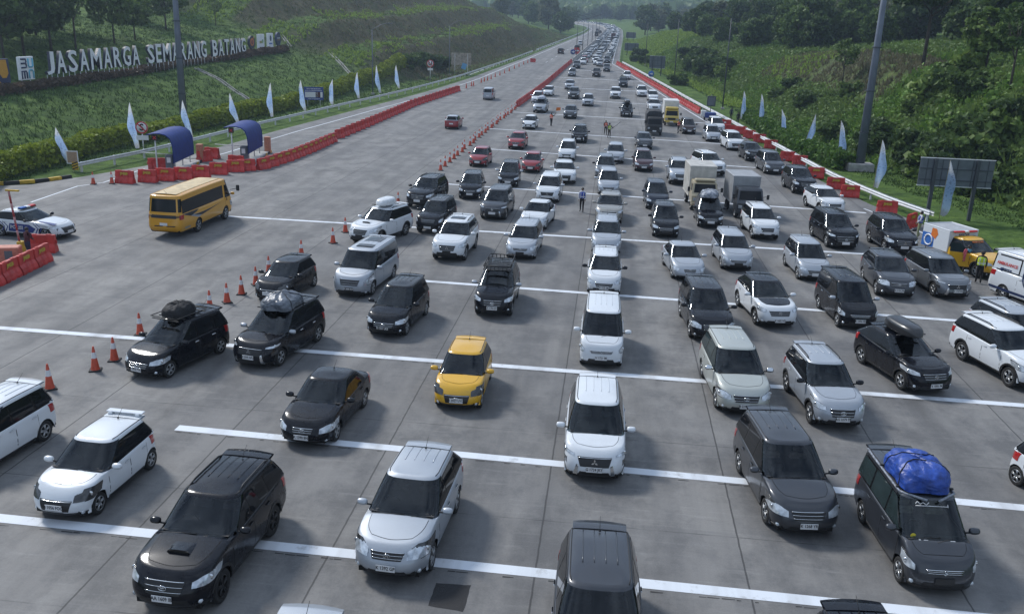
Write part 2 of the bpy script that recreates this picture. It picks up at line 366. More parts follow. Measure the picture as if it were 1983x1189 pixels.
def m_marking():
    m, t, b = new_mat('worn white road paint'); L = t.links; N = t.nodes.new
    setin(b, Roughness=.7)
    tc = N('ShaderNodeTexCoord'); nz = N('ShaderNodeTexNoise'); nz.inputs['Scale'].default_value = 1.7; nz.inputs['Detail'].default_value = 9; nz.inputs['Roughness'].default_value = .72
    L.new(tc.outputs['Object'], nz.inputs[0]); r = N('ShaderNodeValToRGB'); e = r.color_ramp.elements
    e[0].position = .24; e[0].color = (.24, .24, .24, 1); e[1].position = .44; e[1].color = (.60, .64, .69, 1)
    L.new(nz.outputs['Fac'], r.inputs[0]); n2 = N('ShaderNodeTexNoise'); n2.inputs['Scale'].default_value = 1.; n2.inputs['Detail'].default_value = 4; mp_ = N('ShaderNodeMapping'); mp_.inputs['Scale'].default_value = (1.1, .05, 1); L.new(tc.outputs['Object'], mp_.inputs[0]); L.new(mp_.outputs[0], n2.inputs[0]); k = N('ShaderNodeMapRange'); k.inputs['From Min'].default_value = .5; k.inputs['From Max'].default_value = .75; k.inputs['To Max'].default_value = .55; L.new(n2.outputs['Fac'], k.inputs[0]); mx = N('ShaderNodeMix'); mx.data_type = 'RGBA'; L.new(k.outputs[0], mx.inputs['Factor']); L.new(r.outputs[0], mx.inputs['A']); mx.inputs['B'].default_value = (.24, .24, .245, 1); L.new(mx.outputs['Result'], b.inputs['Base Color']); return m
M_mark = m_marking()
# white speed bars across the queue lanes; ends taken from the photograph's ground
bars = [((0, 1003), (1320, 1137), (-19, 16), .37), ((310, 825), (1983, 983), (-12.6, 20), .37), ((0, 635), (1983, 785), (-30, 24), .35), ((830, 545), (1840, 620), (-9.0, 20.5), .34),
        ((455, 420), (1640, 490), (-24, 18.3), .34), ((870, 357), (1640, 410), (-13.2, 18.4), .34), ((960, 290), (1490, 327), (-12.4, 17.2), .35), ((955, 250), (1380, 278), (-14.3, 15.4), .36),
        ((985, 217), (1262, 233), (-13.9, 12.8), .38), ((1060, 191), (1262, 203), (-13.4, 10.4), .40), ((1073, 169), (1235, 177.5), (-12.8, 8), .42), ((1080, 150), (1240, 158.5), (-12.3, 6), .45), ((1115, 136), (1205, 141), (-11.7, 3.5), .5)]
for a, b_, (x0, x1), w in bars:
    p, q = G(*a)[:2], G(*b_)[:2]; dv = q-p; f = lambda x: p[1]+(x-p[0])*dv[1]/dv[0]
    mb = MB(); xs = np.arange(x0, x1+.01, (x1-x0)/24)
    mb.grid(np.array([[(x, f(x)-w*.5, .006+float(zroad(f(x)-w*.5))), (x, f(x)+w*.5, .006+float(zroad(f(x)+w*.5)))] for x in xs]), smooth=False)
    tag(mb.build('road_marking', M_mark), kind='structure')
# edge lines
def linestrip(pts, w=.16, z=.006, n=12):
    pts = np.array(pts, float); mb = MB(); d = np.gradient(pts, axis=0); nrm = np.stack([-d[:, 1], d[:, 0]], 1); nrm /= np.linalg.norm(nrm, axis=1)[:, None]
    zz = z+zroad(pts[:, 1]); P = np.stack([np.c_[pts-nrm*w/2, zz], np.c_[pts+nrm*w/2, zz]], 1)
    mb.grid(P, smooth=False, flip=True); return tag(mb.build('road_marking', M_mark), kind='structure')
yl = np.arange(67, 780, 6.)
linestrip([(EDGE_L(y)+2.2, y) for y in yl[:16]], .16); linestrip([(EDGE_L(y)+1.6-.6*sst(160, 240, y)+.5, y) for y in yl[15:]], .18, z=.008)
linestrip([G(60, 392)[:2], G(150, 361)[:2], G(200, 354)[:2], G(280, 327)[:2]], .13)
linestrip([(MED(y)+1.0, y) for y in np.arange(255, 790, 6.)], .2)
linestrip([(RAIL_R(y)-2.4, y) for y in np.arange(36, 70, 4.)], .15); linestrip([(RAIL_R(y)-2.6, y) for y in np.arange(96, 790, 6.)], .18)
linestrip([G(910, 145)[:2], G(1010, 108)[:2], G(1085, 82)[:2]], .2, z=.01)
for q in (.36, .68):
    for y in np.arange(272, 640, 12.): linestrip([(MED(v)+1+(RAIL_R(v)-2.6-MED(v)-1)*q, v) for v in (y, y+2.5, y+5)], .14)
for y in np.arange(246, 600, 14.): linestrip([((MED(v)+EDGE_L(v)+1.4)/2, v) for v in (y, y+2.5, y+5)], .15)
mb = MB(); P = [G(845, 1128), G(912, 1133), G(897, 1184), G(829, 1172)]
P = [np.array([p[0], p[1], .004]) for p in P]; pp = []
for i in range(4):
    for k in range(6): pp.append(P[i]+(P[(i+1) % 4]-P[i])*k/6+np.array([rnd.uniform(-.012, .012), rnd.uniform(-.012, .012), 0]))
mb.add(pp, [list(range(len(pp)-1, -1, -1))]); tag(mb.build('asphalt_patch', mat('fresh asphalt', (.022, .022, .024), .85, bump=.6, scale=60)), kind='structure')
# small cracks along the bars: dark ragged joint sealant
M_seal = mat('dark joint sealant', (.025, .025, .026), .8)
for a, b_, (x0, x1), w in bars[:5]:
    p, q = G(*a)[:2], G(*b_)[:2]; dv = q-p; f = lambda x: p[1]+(x-p[0])*dv[1]/dv[0]; mb = MB(); x = x0+.1
    while x < x1-.3:
        l = rnd.uniform(.06, .3); h = rnd.uniform(.012, .03); yy = f(x)-w*.5-.1+rnd.uniform(-.012, .012)
        mb.add([(x, yy-h, .004), (x+l, yy-h*rnd.uniform(.3, 1), .004), (x+l, yy+h*rnd.uniform(.3, 1), .004), (x, yy+h, .004)], [[0, 1, 2, 3]]); x += l+rnd.choice((.02, .04, .3, .8))
    tag(mb.build('road_crack', M_seal), kind='structure')
# ------------------------------------------------------------------ vehicle materials
PAINT = {
 'white': paint('white car paint', (.60, .63, .66), 0, .36), 'pearl': paint('pearl white car paint', (.56, .57, .56), .1, .3),
 'silver': paint('silver car paint', (.36, .39, .43), .45, .44), 'beige': paint('silver beige car paint', (.42, .44, .41), .45, .42),
 'grey': paint('mid grey car paint', (.16, .175, .195), .5, .34), 'dgrey': paint('dark grey car paint', (.040, .044, .053), .45, .34),
 'black': paint('black car paint', (.004, .0048, .0085), .0, .25), 'navy': paint('dark blue car paint', (.022, .028, .042), .35, .3),
 'yellow': paint('yellow car paint', (.62, .34, .008), 0, .32), 'red': paint('red car paint', (.26, .018, .024), .25, .3),
 'maroon': paint('maroon car paint', (.06, .024, .03), .4, .32), 'bus': paint('bus yellow paint', (.56, .27, .008), 0, .38),
 'taupe': paint('grey beige car paint', (.30, .29, .265), .5, .34), 'cream': paint('cream truck paint', (.40, .34, .22), 0, .45), 'tyellow': paint('truck cab yellow paint', (.55, .40, .07), 0, .4),
 'blue': paint('royal blue paint', (.02, .05, .20), 0, .4), 'brown': paint('dark brown car paint', (.035, .024, .022), .3, .32)}
def glassmat(name, col, rough=.03):
    return mat(name, col, rough, 0, .3, 1.3, spec=.2)
def screenmat(name, tint):
    m, t, b = new_mat(name); L = t.links; N = t.nodes.new; t.nodes.remove(b); o = [n for n in t.nodes if n.type == 'OUTPUT_MATERIAL'][0]
    tr = N('ShaderNodeBsdfTransparent'); gl = N('ShaderNodeBsdfGlossy'); gl.inputs['Roughness'].default_value = .025; gl.inputs['Color'].default_value = (.8, .85, .9, 1); fr = N('ShaderNodeFresnel'); fr.inputs['IOR'].default_value = 1.55; mx = N('ShaderNodeMixShader')
    tc = N('ShaderNodeTexCoord'); nz = N('ShaderNodeTexNoise'); nz.inputs['Scale'].default_value = 2.5; nz.inputs['Detail'].default_value = 4; L.new(tc.outputs['Object'], nz.inputs[0]); r = N('ShaderNodeValToRGB'); e = r.color_ramp.elements; e[0].color = (*[c*.8 for c in tint], 1); e[1].color = (*[min(1, c*1.15) for c in tint], 1); e[0].position = .35; e[1].position = .65; L.new(nz.outputs['Fac'], r.inputs[0]); L.new(r.outputs[0], tr.inputs['Color'])
    L.new(fr.outputs[0], mx.inputs[0]); L.new(tr.outputs[0], mx.inputs[1]); L.new(gl.outputs[0], mx.inputs[2]); L.new(mx.outputs[0], o.inputs[0]); return m
M_scr = screenmat('smoked windscreen', (.36, .375, .40)); M_scr2 = screenmat('clear greenish windscreen', (.60, .68, .66)); M_scr3 = screenmat('half tinted windscreen', (.56, .58, .60))
M_seat = mat('grey seat fabric', (.10, .10, .105), .9, var=.3, scale=9); M_dash = mat('dashboard plastic', (.022, .022, .024), .7); M_seatb = mat('beige seat fabric', (.24, .21, .17), .9, var=.3, scale=9)
M_glass = glassmat('dark tinted car glass', (.008, .009, .011)); M_glass2 = glassmat('greenish clear car glass', (.022, .034, .036))
M_glass3 = glassmat('half tinted car glass', (.013, .015, .018))
M_trim = mat('black plastic trim', (.014, .014, .015), .55, var=.3, scale=12); M_gap = mat('dark gap shade', (.006, .006, .006), .9)  # panel gaps: dark border painted in for the shade of the seams
M_tyre = mat('tyre rubber', (.013, .013, .013), .85, var=.3, scale=25, bump=.3); M_rim = mat('alloy rim', (.36, .37, .38), .35, .8, .15, 6)
M_drim = mat('black alloy rim', (.03, .03, .032), .4, .5); M_chrome = mat('chrome', (.62, .64, .66), .14, 1., .05); M_under = mat('black underbody', (.008, .008, .008), .95)
M_lamp = mat('headlamp lens', (.48, .52, .56), .1, .35, .4, 6, coat=.6); M_ldark = mat('headlamp bezel', (.05, .052, .055), .2, .3, coat=.5)
M_drl = mat('bright lamp strip', (.85, .87, .9), .15); M_tail = mat('tail lamp red', (.32, .012, .012), .15, coat=.6); M_amber = mat('amber lens', (.5, .16, .01), .2)
M_pw = mat('white number plate', (.60, .61, .62), .5, var=.05); M_pb = mat('black number plate', (.012, .012, .013), .5); M_ink = mat('black plate ink', (.012, .012, .014), .6); M_inkw = mat('white plate ink', (.7, .7, .7), .6)
M_grille = mat('grille black', (.006, .006, .007), .4, var=.4, scale=30)
# ------------------------------------------------------------------ parametric car
BASE = dict(L=4.2, W=1.68, H=1.68, wb=2.65, fo=.78, r=.31, sill=.24, nose=.74, cowl=1.0, xcowl=1.0, xroof=1.85, belt=1.02, beltr=1.06, rr=.34, rb=.06, rw=.715,
 Lc=.62, n=2.7, nr=3.2, gn=3.6, blunt=1., deck=None, grille=(.50, .47, .64), intake=(.55, .27, .40), lamp=(.42, 1.12, .60, .74), plate=.44, bp=(.40, .70), doors=2, rim='rim', rails=0, spoiler=1, arch=0, chrome=1,
 crown=.05, slope=.06, rim_n=5, hoodc=.035, taper=.05, quarter=1)
TYPES = {
 'avanza': dict(L=4.19, W=1.66, H=1.69, wb=2.655, spoiler=1), 'calya': dict(L=4.11, W=1.655, H=1.6, wb=2.525, r=.29, intake=(.66, .25, .42)),
 'xpander': dict(L=4.5, W=1.76, H=1.73, wb=2.775, fo=.86, r=.34, nose=.84, cowl=1.06, belt=1.05, beltr=1.12, lamp=(.50, 1.05, .80, .86), grille=(.52, .56, .80), intake=(.5, .28, .42), fang=1, plate=.5, arch=1),
 'innova': dict(L=4.73, W=1.82, H=1.77, wb=2.75, fo=.9, r=.34, nose=.80, cowl=1.08, belt=1.06, beltr=1.12, xcowl=1.15, xroof=2.05, lamp=(.40, 1.14, .62, .80), grille=(.46, .56, .76)),
 'zenix': dict(L=4.75, W=1.85, H=1.79, wb=2.85, fo=.92, r=.36, nose=.92, cowl=1.13, belt=1.1, beltr=1.16, xcowl=1.15, xroof=2.0, lamp=(.5, 1.12, .78, .88), grille=(.56, .46, .80), intake=(.6, .26, .36), arch=1, rails=1),
 'bigsuv': dict(L=4.8, W=1.86, H=1.80, wb=2.75, fo=.93, r=.385, sill=.34, nose=.95, cowl=1.2, belt=1.17, beltr=1.24, xcowl=1.38, xroof=2.2, rb=.1, rr=.42, lamp=(.48, 1.15, .80, .95), grille=(.46, .66, .92), intake=(.62, .38, .56), rails=1, arch=1, plate=.58, rw=.72, bp=(.42, .68)),
 'crv': dict(L=4.57, W=1.82, H=1.68, wb=2.62, fo=.93, r=.35, sill=.28, nose=.82, cowl=1.08, belt=1.06, beltr=1.16, xcowl=1.2, xroof=2.15, rb=.08, rr=.62, lamp=(.36, 1.18, .68, .90), grille=(.42, .66, .82), intake=(.5, .3, .42), n=2.5, Lc=.8, plate=.5),
 'hrv': dict(L=4.34, W=1.78, H=1.61, wb=2.61, fo=.88, r=.345, sill=.27, nose=.86, cowl=1.06, belt=1.05, beltr=1.17, xcowl=1.2, xroof=2.1, rb=.08, rr=.72, lamp=(.48, 1.2, .76, .88), grille=(.50, .62, .82), intake=(.62, .3, .42), arch=1, rw=.71),
 'rush': dict(L=4.42, W=1.70, H=1.72, wb=2.685, fo=.86, r=.36, sill=.33, nose=.90, cowl=1.12, belt=1.1, beltr=1.17, xcowl=1.15, xroof=1.98, lamp=(.45, 1.12, .76, .90), grille=(.46, .58, .82), intake=(.56, .36, .48), rails=1, arch=1, rw=.71, plate=.52),
 'hatch': dict(plate=.46, L=3.68, W=1.63, H=1.51, wb=2.45, fo=.72, r=.29, nose=.72, cowl=.96, belt=.95, beltr=1.02, xcowl=.92, xroof=1.72, rr=.34, lamp=(.42, 1.22, .58, .78), grille=(.50, .36, .62), intake=(.30, .24, .33), bp=(.44, .80), quarter=0, n=2.4, Lc=.7),
 'sedan': dict(L=4.3, W=1.70, H=1.47, wb=2.55, fo=.85, r=.31, nose=.66, cowl=.95, belt=.94, beltr=.98, xcowl=1.18, xroof=1.98, rr=1.15, rb=.52, deck=.98, lamp=(.44, 1.2, .52, .68), grille=(.36, .5, .64), intake=(.6, .2, .32), rw=.72, quarter=0, bp=(.46, .82), spoiler=0, plate=.4),
 'fit': dict(L=4.05, W=1.69, H=1.52, wb=2.53, fo=.8, r=.31, nose=.74, cowl=1.0, belt=.98, beltr=1.06, xcowl=.98, xroof=1.9, rr=.4, lamp=(.44, 1.22, .62, .78), grille=(.48, .56, .72), intake=(.6, .24, .42), quarter=0, bp=(.42, .78)),
 'mobilio': dict(L=4.4, W=1.69, H=1.6, wb=2.65, fo=.82, r=.31, nose=.74, cowl=1.0, belt=.99, beltr=1.06, xcowl=1.0, xroof=1.88, lamp=(.44, 1.2, .60, .76), grille=(.46, .56, .68), intake=(.55, .26, .38)),
 'livina': dict(L=4.42, W=1.69, H=1.61, wb=2.6, fo=.85, r=.31, nose=.74, cowl=1.02, belt=1.0, beltr=1.05, xcowl=1.1, xroof=1.95, lamp=(.50, 1.12, .58, .76), grille=(.50, .52, .64)),
 'van': dict(L=4.24, W=1.66, H=1.86, wb=2.625, fo=.66, r=.31, nose=.84, cowl=1.10, belt=1.10, beltr=1.12, xcowl=.62, xroof=1.38, rr=.16, rb=.04, n=3.2, Lc=.5, nr=4, blunt=.6, lamp=(.60, 1.10, .66, .82), grille=(.50, .62, .72), intake=(.6, .28, .42), rw=.78, hoodc=.03, slope=.03, bp=(.33, .62), plate=.47),
 'alphard': dict(L=4.85, W=1.82, H=1.92, wb=2.9, fo=.88, r=.34, nose=.88, cowl=1.16, belt=1.12, beltr=1.16, xcowl=.85, xroof=1.65, rr=.2, rb=.04, n=3, nr=4, blunt=.7, lamp=(.55, 1.15, .64, .86), grille=(.50, .6, .86), intake=(.66, .2, .36), rw=.8, slope=.03, bp=(.33, .62)),
 'hiace': dict(L=5.3, W=1.9, H=2.28, wb=3.11, fo=1.05, r=.34, nose=1.0, cowl=1.25, belt=1.3, beltr=1.32, xcowl=.42, xroof=1.1, rr=.14, rb=.03, n=3.4, nr=5, blunt=.5, lamp=(.6, 1.1, .7, .86), rw=.84, slope=.02, bp=(.3, .6)),
 'pickup': dict(L=5.25, W=1.83, H=1.78, wb=3.0, fo=.95, r=.38, sill=.38, nose=.96, cowl=1.18, belt=1.17, beltr=1.2, xcowl=1.4, xroof=2.2, rr=1.95, rb=1.72, deck=1.18, quarter=0, bp=(.4, .62), lamp=(.5, 1.12, .8, .94), grille=(.5, .64, .92), arch=1, spoiler=0, plate=.58),
 'boxy': dict(L=4.1, W=1.66, H=1.74, wb=2.4, fo=.75, r=.35, sill=.34, nose=.9, cowl=1.12, belt=1.1, beltr=1.14, xcowl=1.1, xroof=1.75, rr=.2, rb=.06, n=3.2, Lc=.5, lamp=(.6, 1.05, .74, .88), grille=(.5, .7, .86), intake=(.6, .4, .52), arch=1, rails=1),
 'mazda': dict(L=4.85, W=1.84, H=1.46, wb=2.83, fo=.92, r=.345, nose=.70, cowl=.96, belt=.96, beltr=1.02, xcowl=1.5, xroof=2.35, rr=1.1, rb=.5, deck=1.0, lamp=(.56, 1.3, .62, .72), grille=(.5, .38, .68), intake=(.7, .2, .27), rw=.70, quarter=0, bp=(.5, .82), n=2.3, Lc=.85, spoiler=0, plate=.42),
 'lexus': dict(L=4.5, W=1.84, H=1.53, wb=2.64, fo=.95, r=.36, sill=.28, nose=.82, cowl=1.03, belt=1.04, beltr=1.14, xcowl=1.3, xroof=2.15, rr=.8, rb=.1, lamp=(.5, 1.2, .74, .84), grille=(.46, .3, .76), intake=(.1, .25, .28), arch=1, rw=.72),
 'bus': dict(L=6.9, W=2.1, H=2.46, wb=3.6, fo=1.15, r=.40, sill=.40, nose=1.28, cowl=1.33, belt=1.36, beltr=1.36, xcowl=.12, xroof=.62, rr=.22, rb=.05, n=4, nr=5, Lc=.5, blunt=.25, rw=.87, slope=.03, crown=.06, lamp=(.55, 1.0, .75, .95), bp=(.2, .5), spoiler=0, quarter=0, hoodc=.01, plate=.6),
}
PLAN = np.array([(0, .94), (.25, .985), (.5, 1), (.75, .99), (1, .93)])
PY = np.array([(-.2, .90), (0, .93), (.12, .965), (.34, .995), (.5, 1.), (.64, .992), (.78, .985), (.9, .974), (.96, .962), (1., .935)])
SF = np.array([(-.2, .12), (0, .11), (.12, .04), (.3, 0.), (.5, .015), (.62, .04), (.75, .09), (.88, .17), (.96, .25), (1., .33)])
SR = np.array([(-.2, .12), (0, .12), (.15, .02), (.3, 0), (.5, .03), (.8, .06), (.95, .09), (1., .14)])
class Car:
    def __init__(s, T):
        p = dict(BASE); p.update(TYPES[T]); s.p = p; s.__dict__.update(p); s.T = T
        s.hw = s.W/2; s.xa = s.L/2-s.fo; s.xb = s.xa-s.wb; s.RA = s.r+.055; s.Lc = min(s.Lc, s.fo-math.sqrt(max(.01, s.RA**2-(s.r-s.sill)**2))+.16)
        x = [0, .3, s.xcowl*.5, s.xcowl, s.xcowl+.35]; z = [s.nose, s.nose+.42*(s.cowl-s.nose)+.02, s.nose+.66*(s.cowl-s.nose)+.02, s.cowl, s.belt]
        if s.xcowl < .7: x = [0, s.xcowl*.5, s.xcowl, s.xcowl+.35]; z = [s.nose, (s.nose+s.cowl)/2, s.cowl, s.belt]
        if s.deck: x += [s.L-s.rr+.1, s.L-s.rb+.05, s.L]; z += [(s.belt+s.beltr)/2, s.deck, s.deck-.04]
        else: x += [s.L]; z += [s.beltr]
        s.tx, s.tz = np.array(x), np.array(z)
    def ztop(s, x): return np.interp(s.L/2-np.asarray(x, float), s.tx, s.tz)
    def zlow(s, x):
        x = np.asarray(x, float); z = np.full(x.shape, s.sill)
        for c in (s.xa, s.xb):
            q = s.RA**2-(x-c)**2; z = np.where(q > 0, np.maximum(z, s.r+np.sqrt(np.maximum(q, 0))), z)
        return z
    def plan(s, x): return 1-(1-np.interp(.5-np.asarray(x)/s.L, PLAN[:, 0], PLAN[:, 1]))*s.p['taper']/.05
    def znorm(s, x, z): return (z-s.sill)/(s.ztop(x)-s.sill)
    def xext(s, zn): return s.L/2-np.interp(zn, SF[:, 0], SF[:, 1])*s.blunt, -s.L/2+np.interp(zn, SR[:, 0], SR[:, 1])
    def lower(s, s3, q=None, z=None):
        # half outline: s3 0..1 nose centre to corner, 1..2 flank, 2..3 rear corner to tail centre (y>0)
        s3 = np.asarray(s3, float); x = np.where(s3 < 1, s.L/2-.2, np.where(s3 < 2, 0., -s.L/2+.2)); zn = q if q is not None else .5
        zn = np.broadcast_to(zn, s3.shape).astype(float)
        for it in range(4):
            xf, xr = s.xext(zn); b = s.hw*np.interp(zn, PY[:, 0], PY[:, 1]); Lc = s.Lc; Lr = .42
            t = np.clip(s3, 0, 1); a = FT(t, s.n); u = np.clip(s3-1, 0, 1); v = np.clip(s3-2, 0, 1); c = FT(1-v, s.nr)
            x = np.where(s3 <= 1, xf-Lc+Lc*a[0], np.where(s3 <= 2, (xf-Lc)+(xr+Lr-xf+Lc)*u, xr+Lr-Lr*c[0]))
            y = b*np.where(s3 <= 1, a[1], np.where(s3 <= 2, 1., c[1]))*s.plan(x)
            zz = s.zlow(x)+q*(s.ztop(x)-s.zlow(x)) if z is None else np.broadcast_to(z, s3.shape)
            zn = s.znorm(x, zz)
        return np.stack([x, y, zz], -1)
    def front(s, y, z):
        # point of the nose at lateral y (any sign) and height z
        y = np.asarray(y, float); z = np.asarray(z, float); x = np.full(y.shape, s.L/2-.1)
        for it in range(4):
            zn = s.znorm(x, z); xf, _ = s.xext(zn); b = s.hw*np.interp(zn, PY[:, 0], PY[:, 1])*s.plan(x)
            x = xf-s.Lc+s.Lc*(1-np.clip(np.abs(y)/b, 0, .999)**s.n)**(1/s.n)
        return np.stack([x, y, z], -1)
    def side(s, x, z):
        x = np.asarray(x, float); z = np.asarray(z, float); zn = s.znorm(x, z); xf, xr = s.xext(zn); b = s.hw*np.interp(zn, PY[:, 0], PY[:, 1])*s.plan(x)
        k = np.ones(x.shape); a = (x-(xf-s.Lc))/s.Lc; k = np.where(a > 0, (1-np.clip(a, 0, .999)**s.n)**(1/s.n), k)
        a = (xr+.42-x)/.42; k = np.where(a > 0, (1-np.clip(a, 0, .999)**s.nr)**(1/s.nr), k)
        return np.stack([x, b*k, z], -1)
    # greenhouse
    def gext(s, p): return s.L/2-(s.xcowl-.04+(s.xroof-s.xcowl+.04)*np.asarray(p)**.93), -s.L/2+s.rb+(s.rr-s.rb)*np.asarray(p)**1.1
    def gw(s, p): return s.hw*(.935+(s.rw-.935)*np.clip(p, 0, 1.2)**1.15)
    def gz(s, x, p):
        xm = s.L/2-(s.xroof+.35*(s.L-s.xroof-s.rr)); hl = s.L/2; zr = s.H-.05-s.slope*((x-xm)/hl)**2*1.6
        zb = s.ztop(x)-.03; return zb+(zr-zb)*p
    def gh(s, s3, p, ix=0., iy=1., dz=0.):
        s3 = np.asarray(s3, float); p = np.broadcast_to(np.asarray(p, float), s3.shape); xf, xr = s.gext(p); xf = xf-ix; xr = xr+ix; Lc, Lr = .42, .34; b = s.gw(p)*iy
        t = np.clip(s3, 0, 1); a = FT(t, s.gn); u = np.clip(s3-1, 0, 1); v = np.clip(s3-2, 0, 1); c = FT(1-v, s.gn)
        x = np.where(s3 <= 1, xf-Lc+Lc*a[0], np.where(s3 <= 2, (xf-Lc)+(xr+Lr-xf+Lc)*u, xr+Lr-Lr*c[0]))
        y = b*np.where(s3 <= 1, a[1], np.where(s3 <= 2, 1., c[1]))*(1-.5*(1-s.plan(x)))
        return np.stack([x, y, s.gz(x, p)+dz], -1)
    def gside(s, x, p):
        x = np.asarray(x, float); p = np.broadcast_to(np.asarray(p, float), x.shape); xf, xr = s.gext(p); b = s.gw(p)
        k = np.ones(x.shape); a = (x-(xf-.42))/.42; k = np.where(a > 0, (1-np.clip(a, 0, .999)**s.gn)**(1/s.gn), k)
        a = (xr+.34-x)/.34; k = np.where(a > 0, (1-np.clip(a, 0, .999)**s.gn)**(1/s.gn), k)
        return np.stack([x, b*k*(1-.5*(1-s.plan(x))), s.gz(x, p)], -1)
_ft = {}
def FT(t, n):
    # arc-length parametrised quarter superellipse: t=0 at (1,0) t=1 at (0,1)
    if n not in _ft:
        a = (np.linspace(0, 1, 600)**1.6)*pi/2; a = np.concatenate([a, pi/2-a])if False else np.linspace(0, pi/2, 900)
        X = np.cos(a)**(2/n); Y = np.sin(a)**(2/n); d = np.concatenate([[0], np.cumsum(np.hypot(np.diff(X), np.diff(Y)))]); _ft[n] = (d/d[-1], X, Y)
    d, X, Y = _ft[n]; return np.interp(t, d, X), np.interp(t, d, Y)
def mirror(P): Q = P.copy(); Q[..., 1] *= -1; return Q
def patch(mb, P, off, mi=0, skirt=.012, outc=None):
    # a thin skin following grid P, raised by off along the outward normal, with an inward skirt
    P = np.asarray(P, float); du = np.gradient(P, axis=0); dv = np.gradient(P, axis=1); N = np.cross(du, dv); N /= np.linalg.norm(N, axis=-1, keepdims=True)+1e-9
    c = P.reshape(-1, 3).mean(0); o = c-np.array([c[0]*.55, 0, .55]) if outc is None else np.array(outc)
    fl = (N.reshape(-1, 3).mean(0) @ o) < 0
    if fl: N = -N
    Q = P+N*off; n, m = P.shape[:2]; mb.grid(Q, mi, True, flip=fl)
    if skirt:
        I = [(i, 0) for i in range(n)]+[(n-1, j) for j in range(1, m)]+[(i, m-1) for i in range(n-2, -1, -1)]+[(0, j) for j in range(m-2, 0, -1)]
        a = np.array([Q[i] for i in I]); b = np.array([Q[i]-N[i]*(off+skirt) for i in I]); k = len(I)
        mb.add(np.concatenate([a, b]), [[i, (i+1) % k, (i+1) % k+k, i+k][::(-1 if not fl else 1)] for i in range(k)], mi, False)
    return mb
def pgrid(fn, us, vs): return np.array([[fn(u, v) for v in vs] for u in us])
def quadgrid(c00, c10, c11, c01, n=6, m=4):
    # bilinear parameter quad -> arrays (n,m,2)
    u = np.linspace(0, 1, n)[:, None, None]; v = np.linspace(0, 1, m)[None, :, None]; a, b, c, d = [np.array(q, float) for q in (c00, c10, c11, c01)]
    return a*(1-u)*(1-v)+b*u*(1-v)+c*u*v+d*(1-u)*v
_cars = {}
def car_parts(T):
    """part list of a car type: (name, mesh, slot keys, index of parent part or None, lod)"""
    if T in _cars: return _cars[T]
    c = Car(T); parts = []
    def part(name, mb, keys, par=None, lod=1):
        me = mb.mesh(name, [M_trim]*len(keys))
        if name in ('body', 'roof'):
            bm = bmesh.new(); bm.from_mesh(me); bmesh.ops.remove_doubles(bm, verts=bm.verts, dist=.0004); bmesh.ops.delete(bm, geom=[v for v in bm.verts if not v.link_faces], context='VERTS'); bm.to_mesh(me); bm.free()
        parts.append((name, me, keys, par, lod)); return len(parts)-1
    # --- body shell
    sx = [0]; sf = list(np.linspace(0, 1, 9)); xs0 = c.L/2-c.Lc; xs1 = -c.L/2+.42
    xs = list(np.linspace(xs0, xs1, 15))
    for w in (c.xa, c.xb):
        e = math.sqrt(max(.01, c.RA**2-(c.r-c.sill)**2)); xs += [w+e*cos(a) for a in np.linspace(0, pi, 11)]+[w+e+.012, w-e-.012]
    xs = np.array(sorted([x for x in xs if xs1 <= x <= xs0], reverse=True)); s3 = np.concatenate([sf, 1+(xs0-xs)/(xs0-xs1), 2+np.linspace(0, 1, 8)[1:]])
    s3 = np.unique(np.round(s3, 6))
    if c.fo-math.sqrt(c.RA**2-(c.r-c.sill)**2) < c.Lc: # arch reaches the nose corner: add samples there
        s3 = np.unique(np.concatenate([s3, np.linspace(.45, 1, 30)]))
    qs = np.array([0, .07, .16, .28, .4, .5, .6, .7, .8, .88, .94, .975, 1.])
    Lg = np.stack([c.lower(s3, q=np.full(len(s3), q)) for q in qs], 1)          # (ns, nq, 3)
    ring = np.concatenate([Lg, mirror(Lg)[-2:0:-1]], 0)
    mb = MB(); mb.grid(ring, 0, True, closeu=True, flip=False)
    top = Lg[:, -1]; M = 9; tt = np.linspace(-1, 1, M)
    cx0, cx1 = top[:, 0].max(), top[:, 0].min()
    hc = lambda x: c.hoodc*float(sst(0, .7, cx0-x)*sst(0, .5, x-cx1))
    cap = np.array([[(p[0], p[1]*t, p[2]+hc(p[0])*(1-t*t)) for t in tt] for p in top]); mb.grid(cap, 0, True, flip=True)
    body = part('body', mb, ['paint'])
    if c.T not in ('bus', 'hiace'):
        tx_, ty_ = top[np.argsort(top[:, 0])][:, 0], top[np.argsort(top[:, 0])][:, 1]
        def hoodpt(x, t): y = np.interp(x, tx_, ty_); return np.array([x, y*t, float(c.ztop(x))+hc(x)*(1-t*t)])
        def hoodgrid(g):
            xa_, xb_ = cx0-.10+g, c.L/2-c.xcowl-.02-g*0; rows = []
            for u in np.linspace(0, 1, 11):
                k = .80+g/.75; tf = k*(1-.10*(1-u)**2); x_ = xa_+(xb_-xa_)*u
                rows.append([hoodpt(x_-(.10*(t/tf)**2*(1-u) if c.xcowl > .7 else 0), t) for t in np.linspace(-tf, tf, 11)])
            return np.array(rows)
        mb = MB(); patch(mb, hoodgrid(.012), .0015, 1, 0, outc=(0, 0, 1)); patch(mb, hoodgrid(0.), .006, 0, .004, outc=(0, 0, 1)); part('hood', mb, ['hood', 'gap'], body, 2)
    # dark underbody and wheel wells
    mb = MB(); w = c.W-.42
    mb.box((0, 0, (c.sill+.62)/2-.02), (c.L-.5, w, .62-c.sill+.1), 0)
    mb.box(((c.xa+c.xb)/2, 0, c.sill+.03), (c.wb-2*c.RA-.04, c.W*.9, .1), 0); mb.box((c.L/2-.3, 0, c.sill+.06), (.3, c.W*.7, .12), 0); mb.box((-c.L/2+.3, 0, c.sill+.06), (.3, c.W*.8, .12), 0)
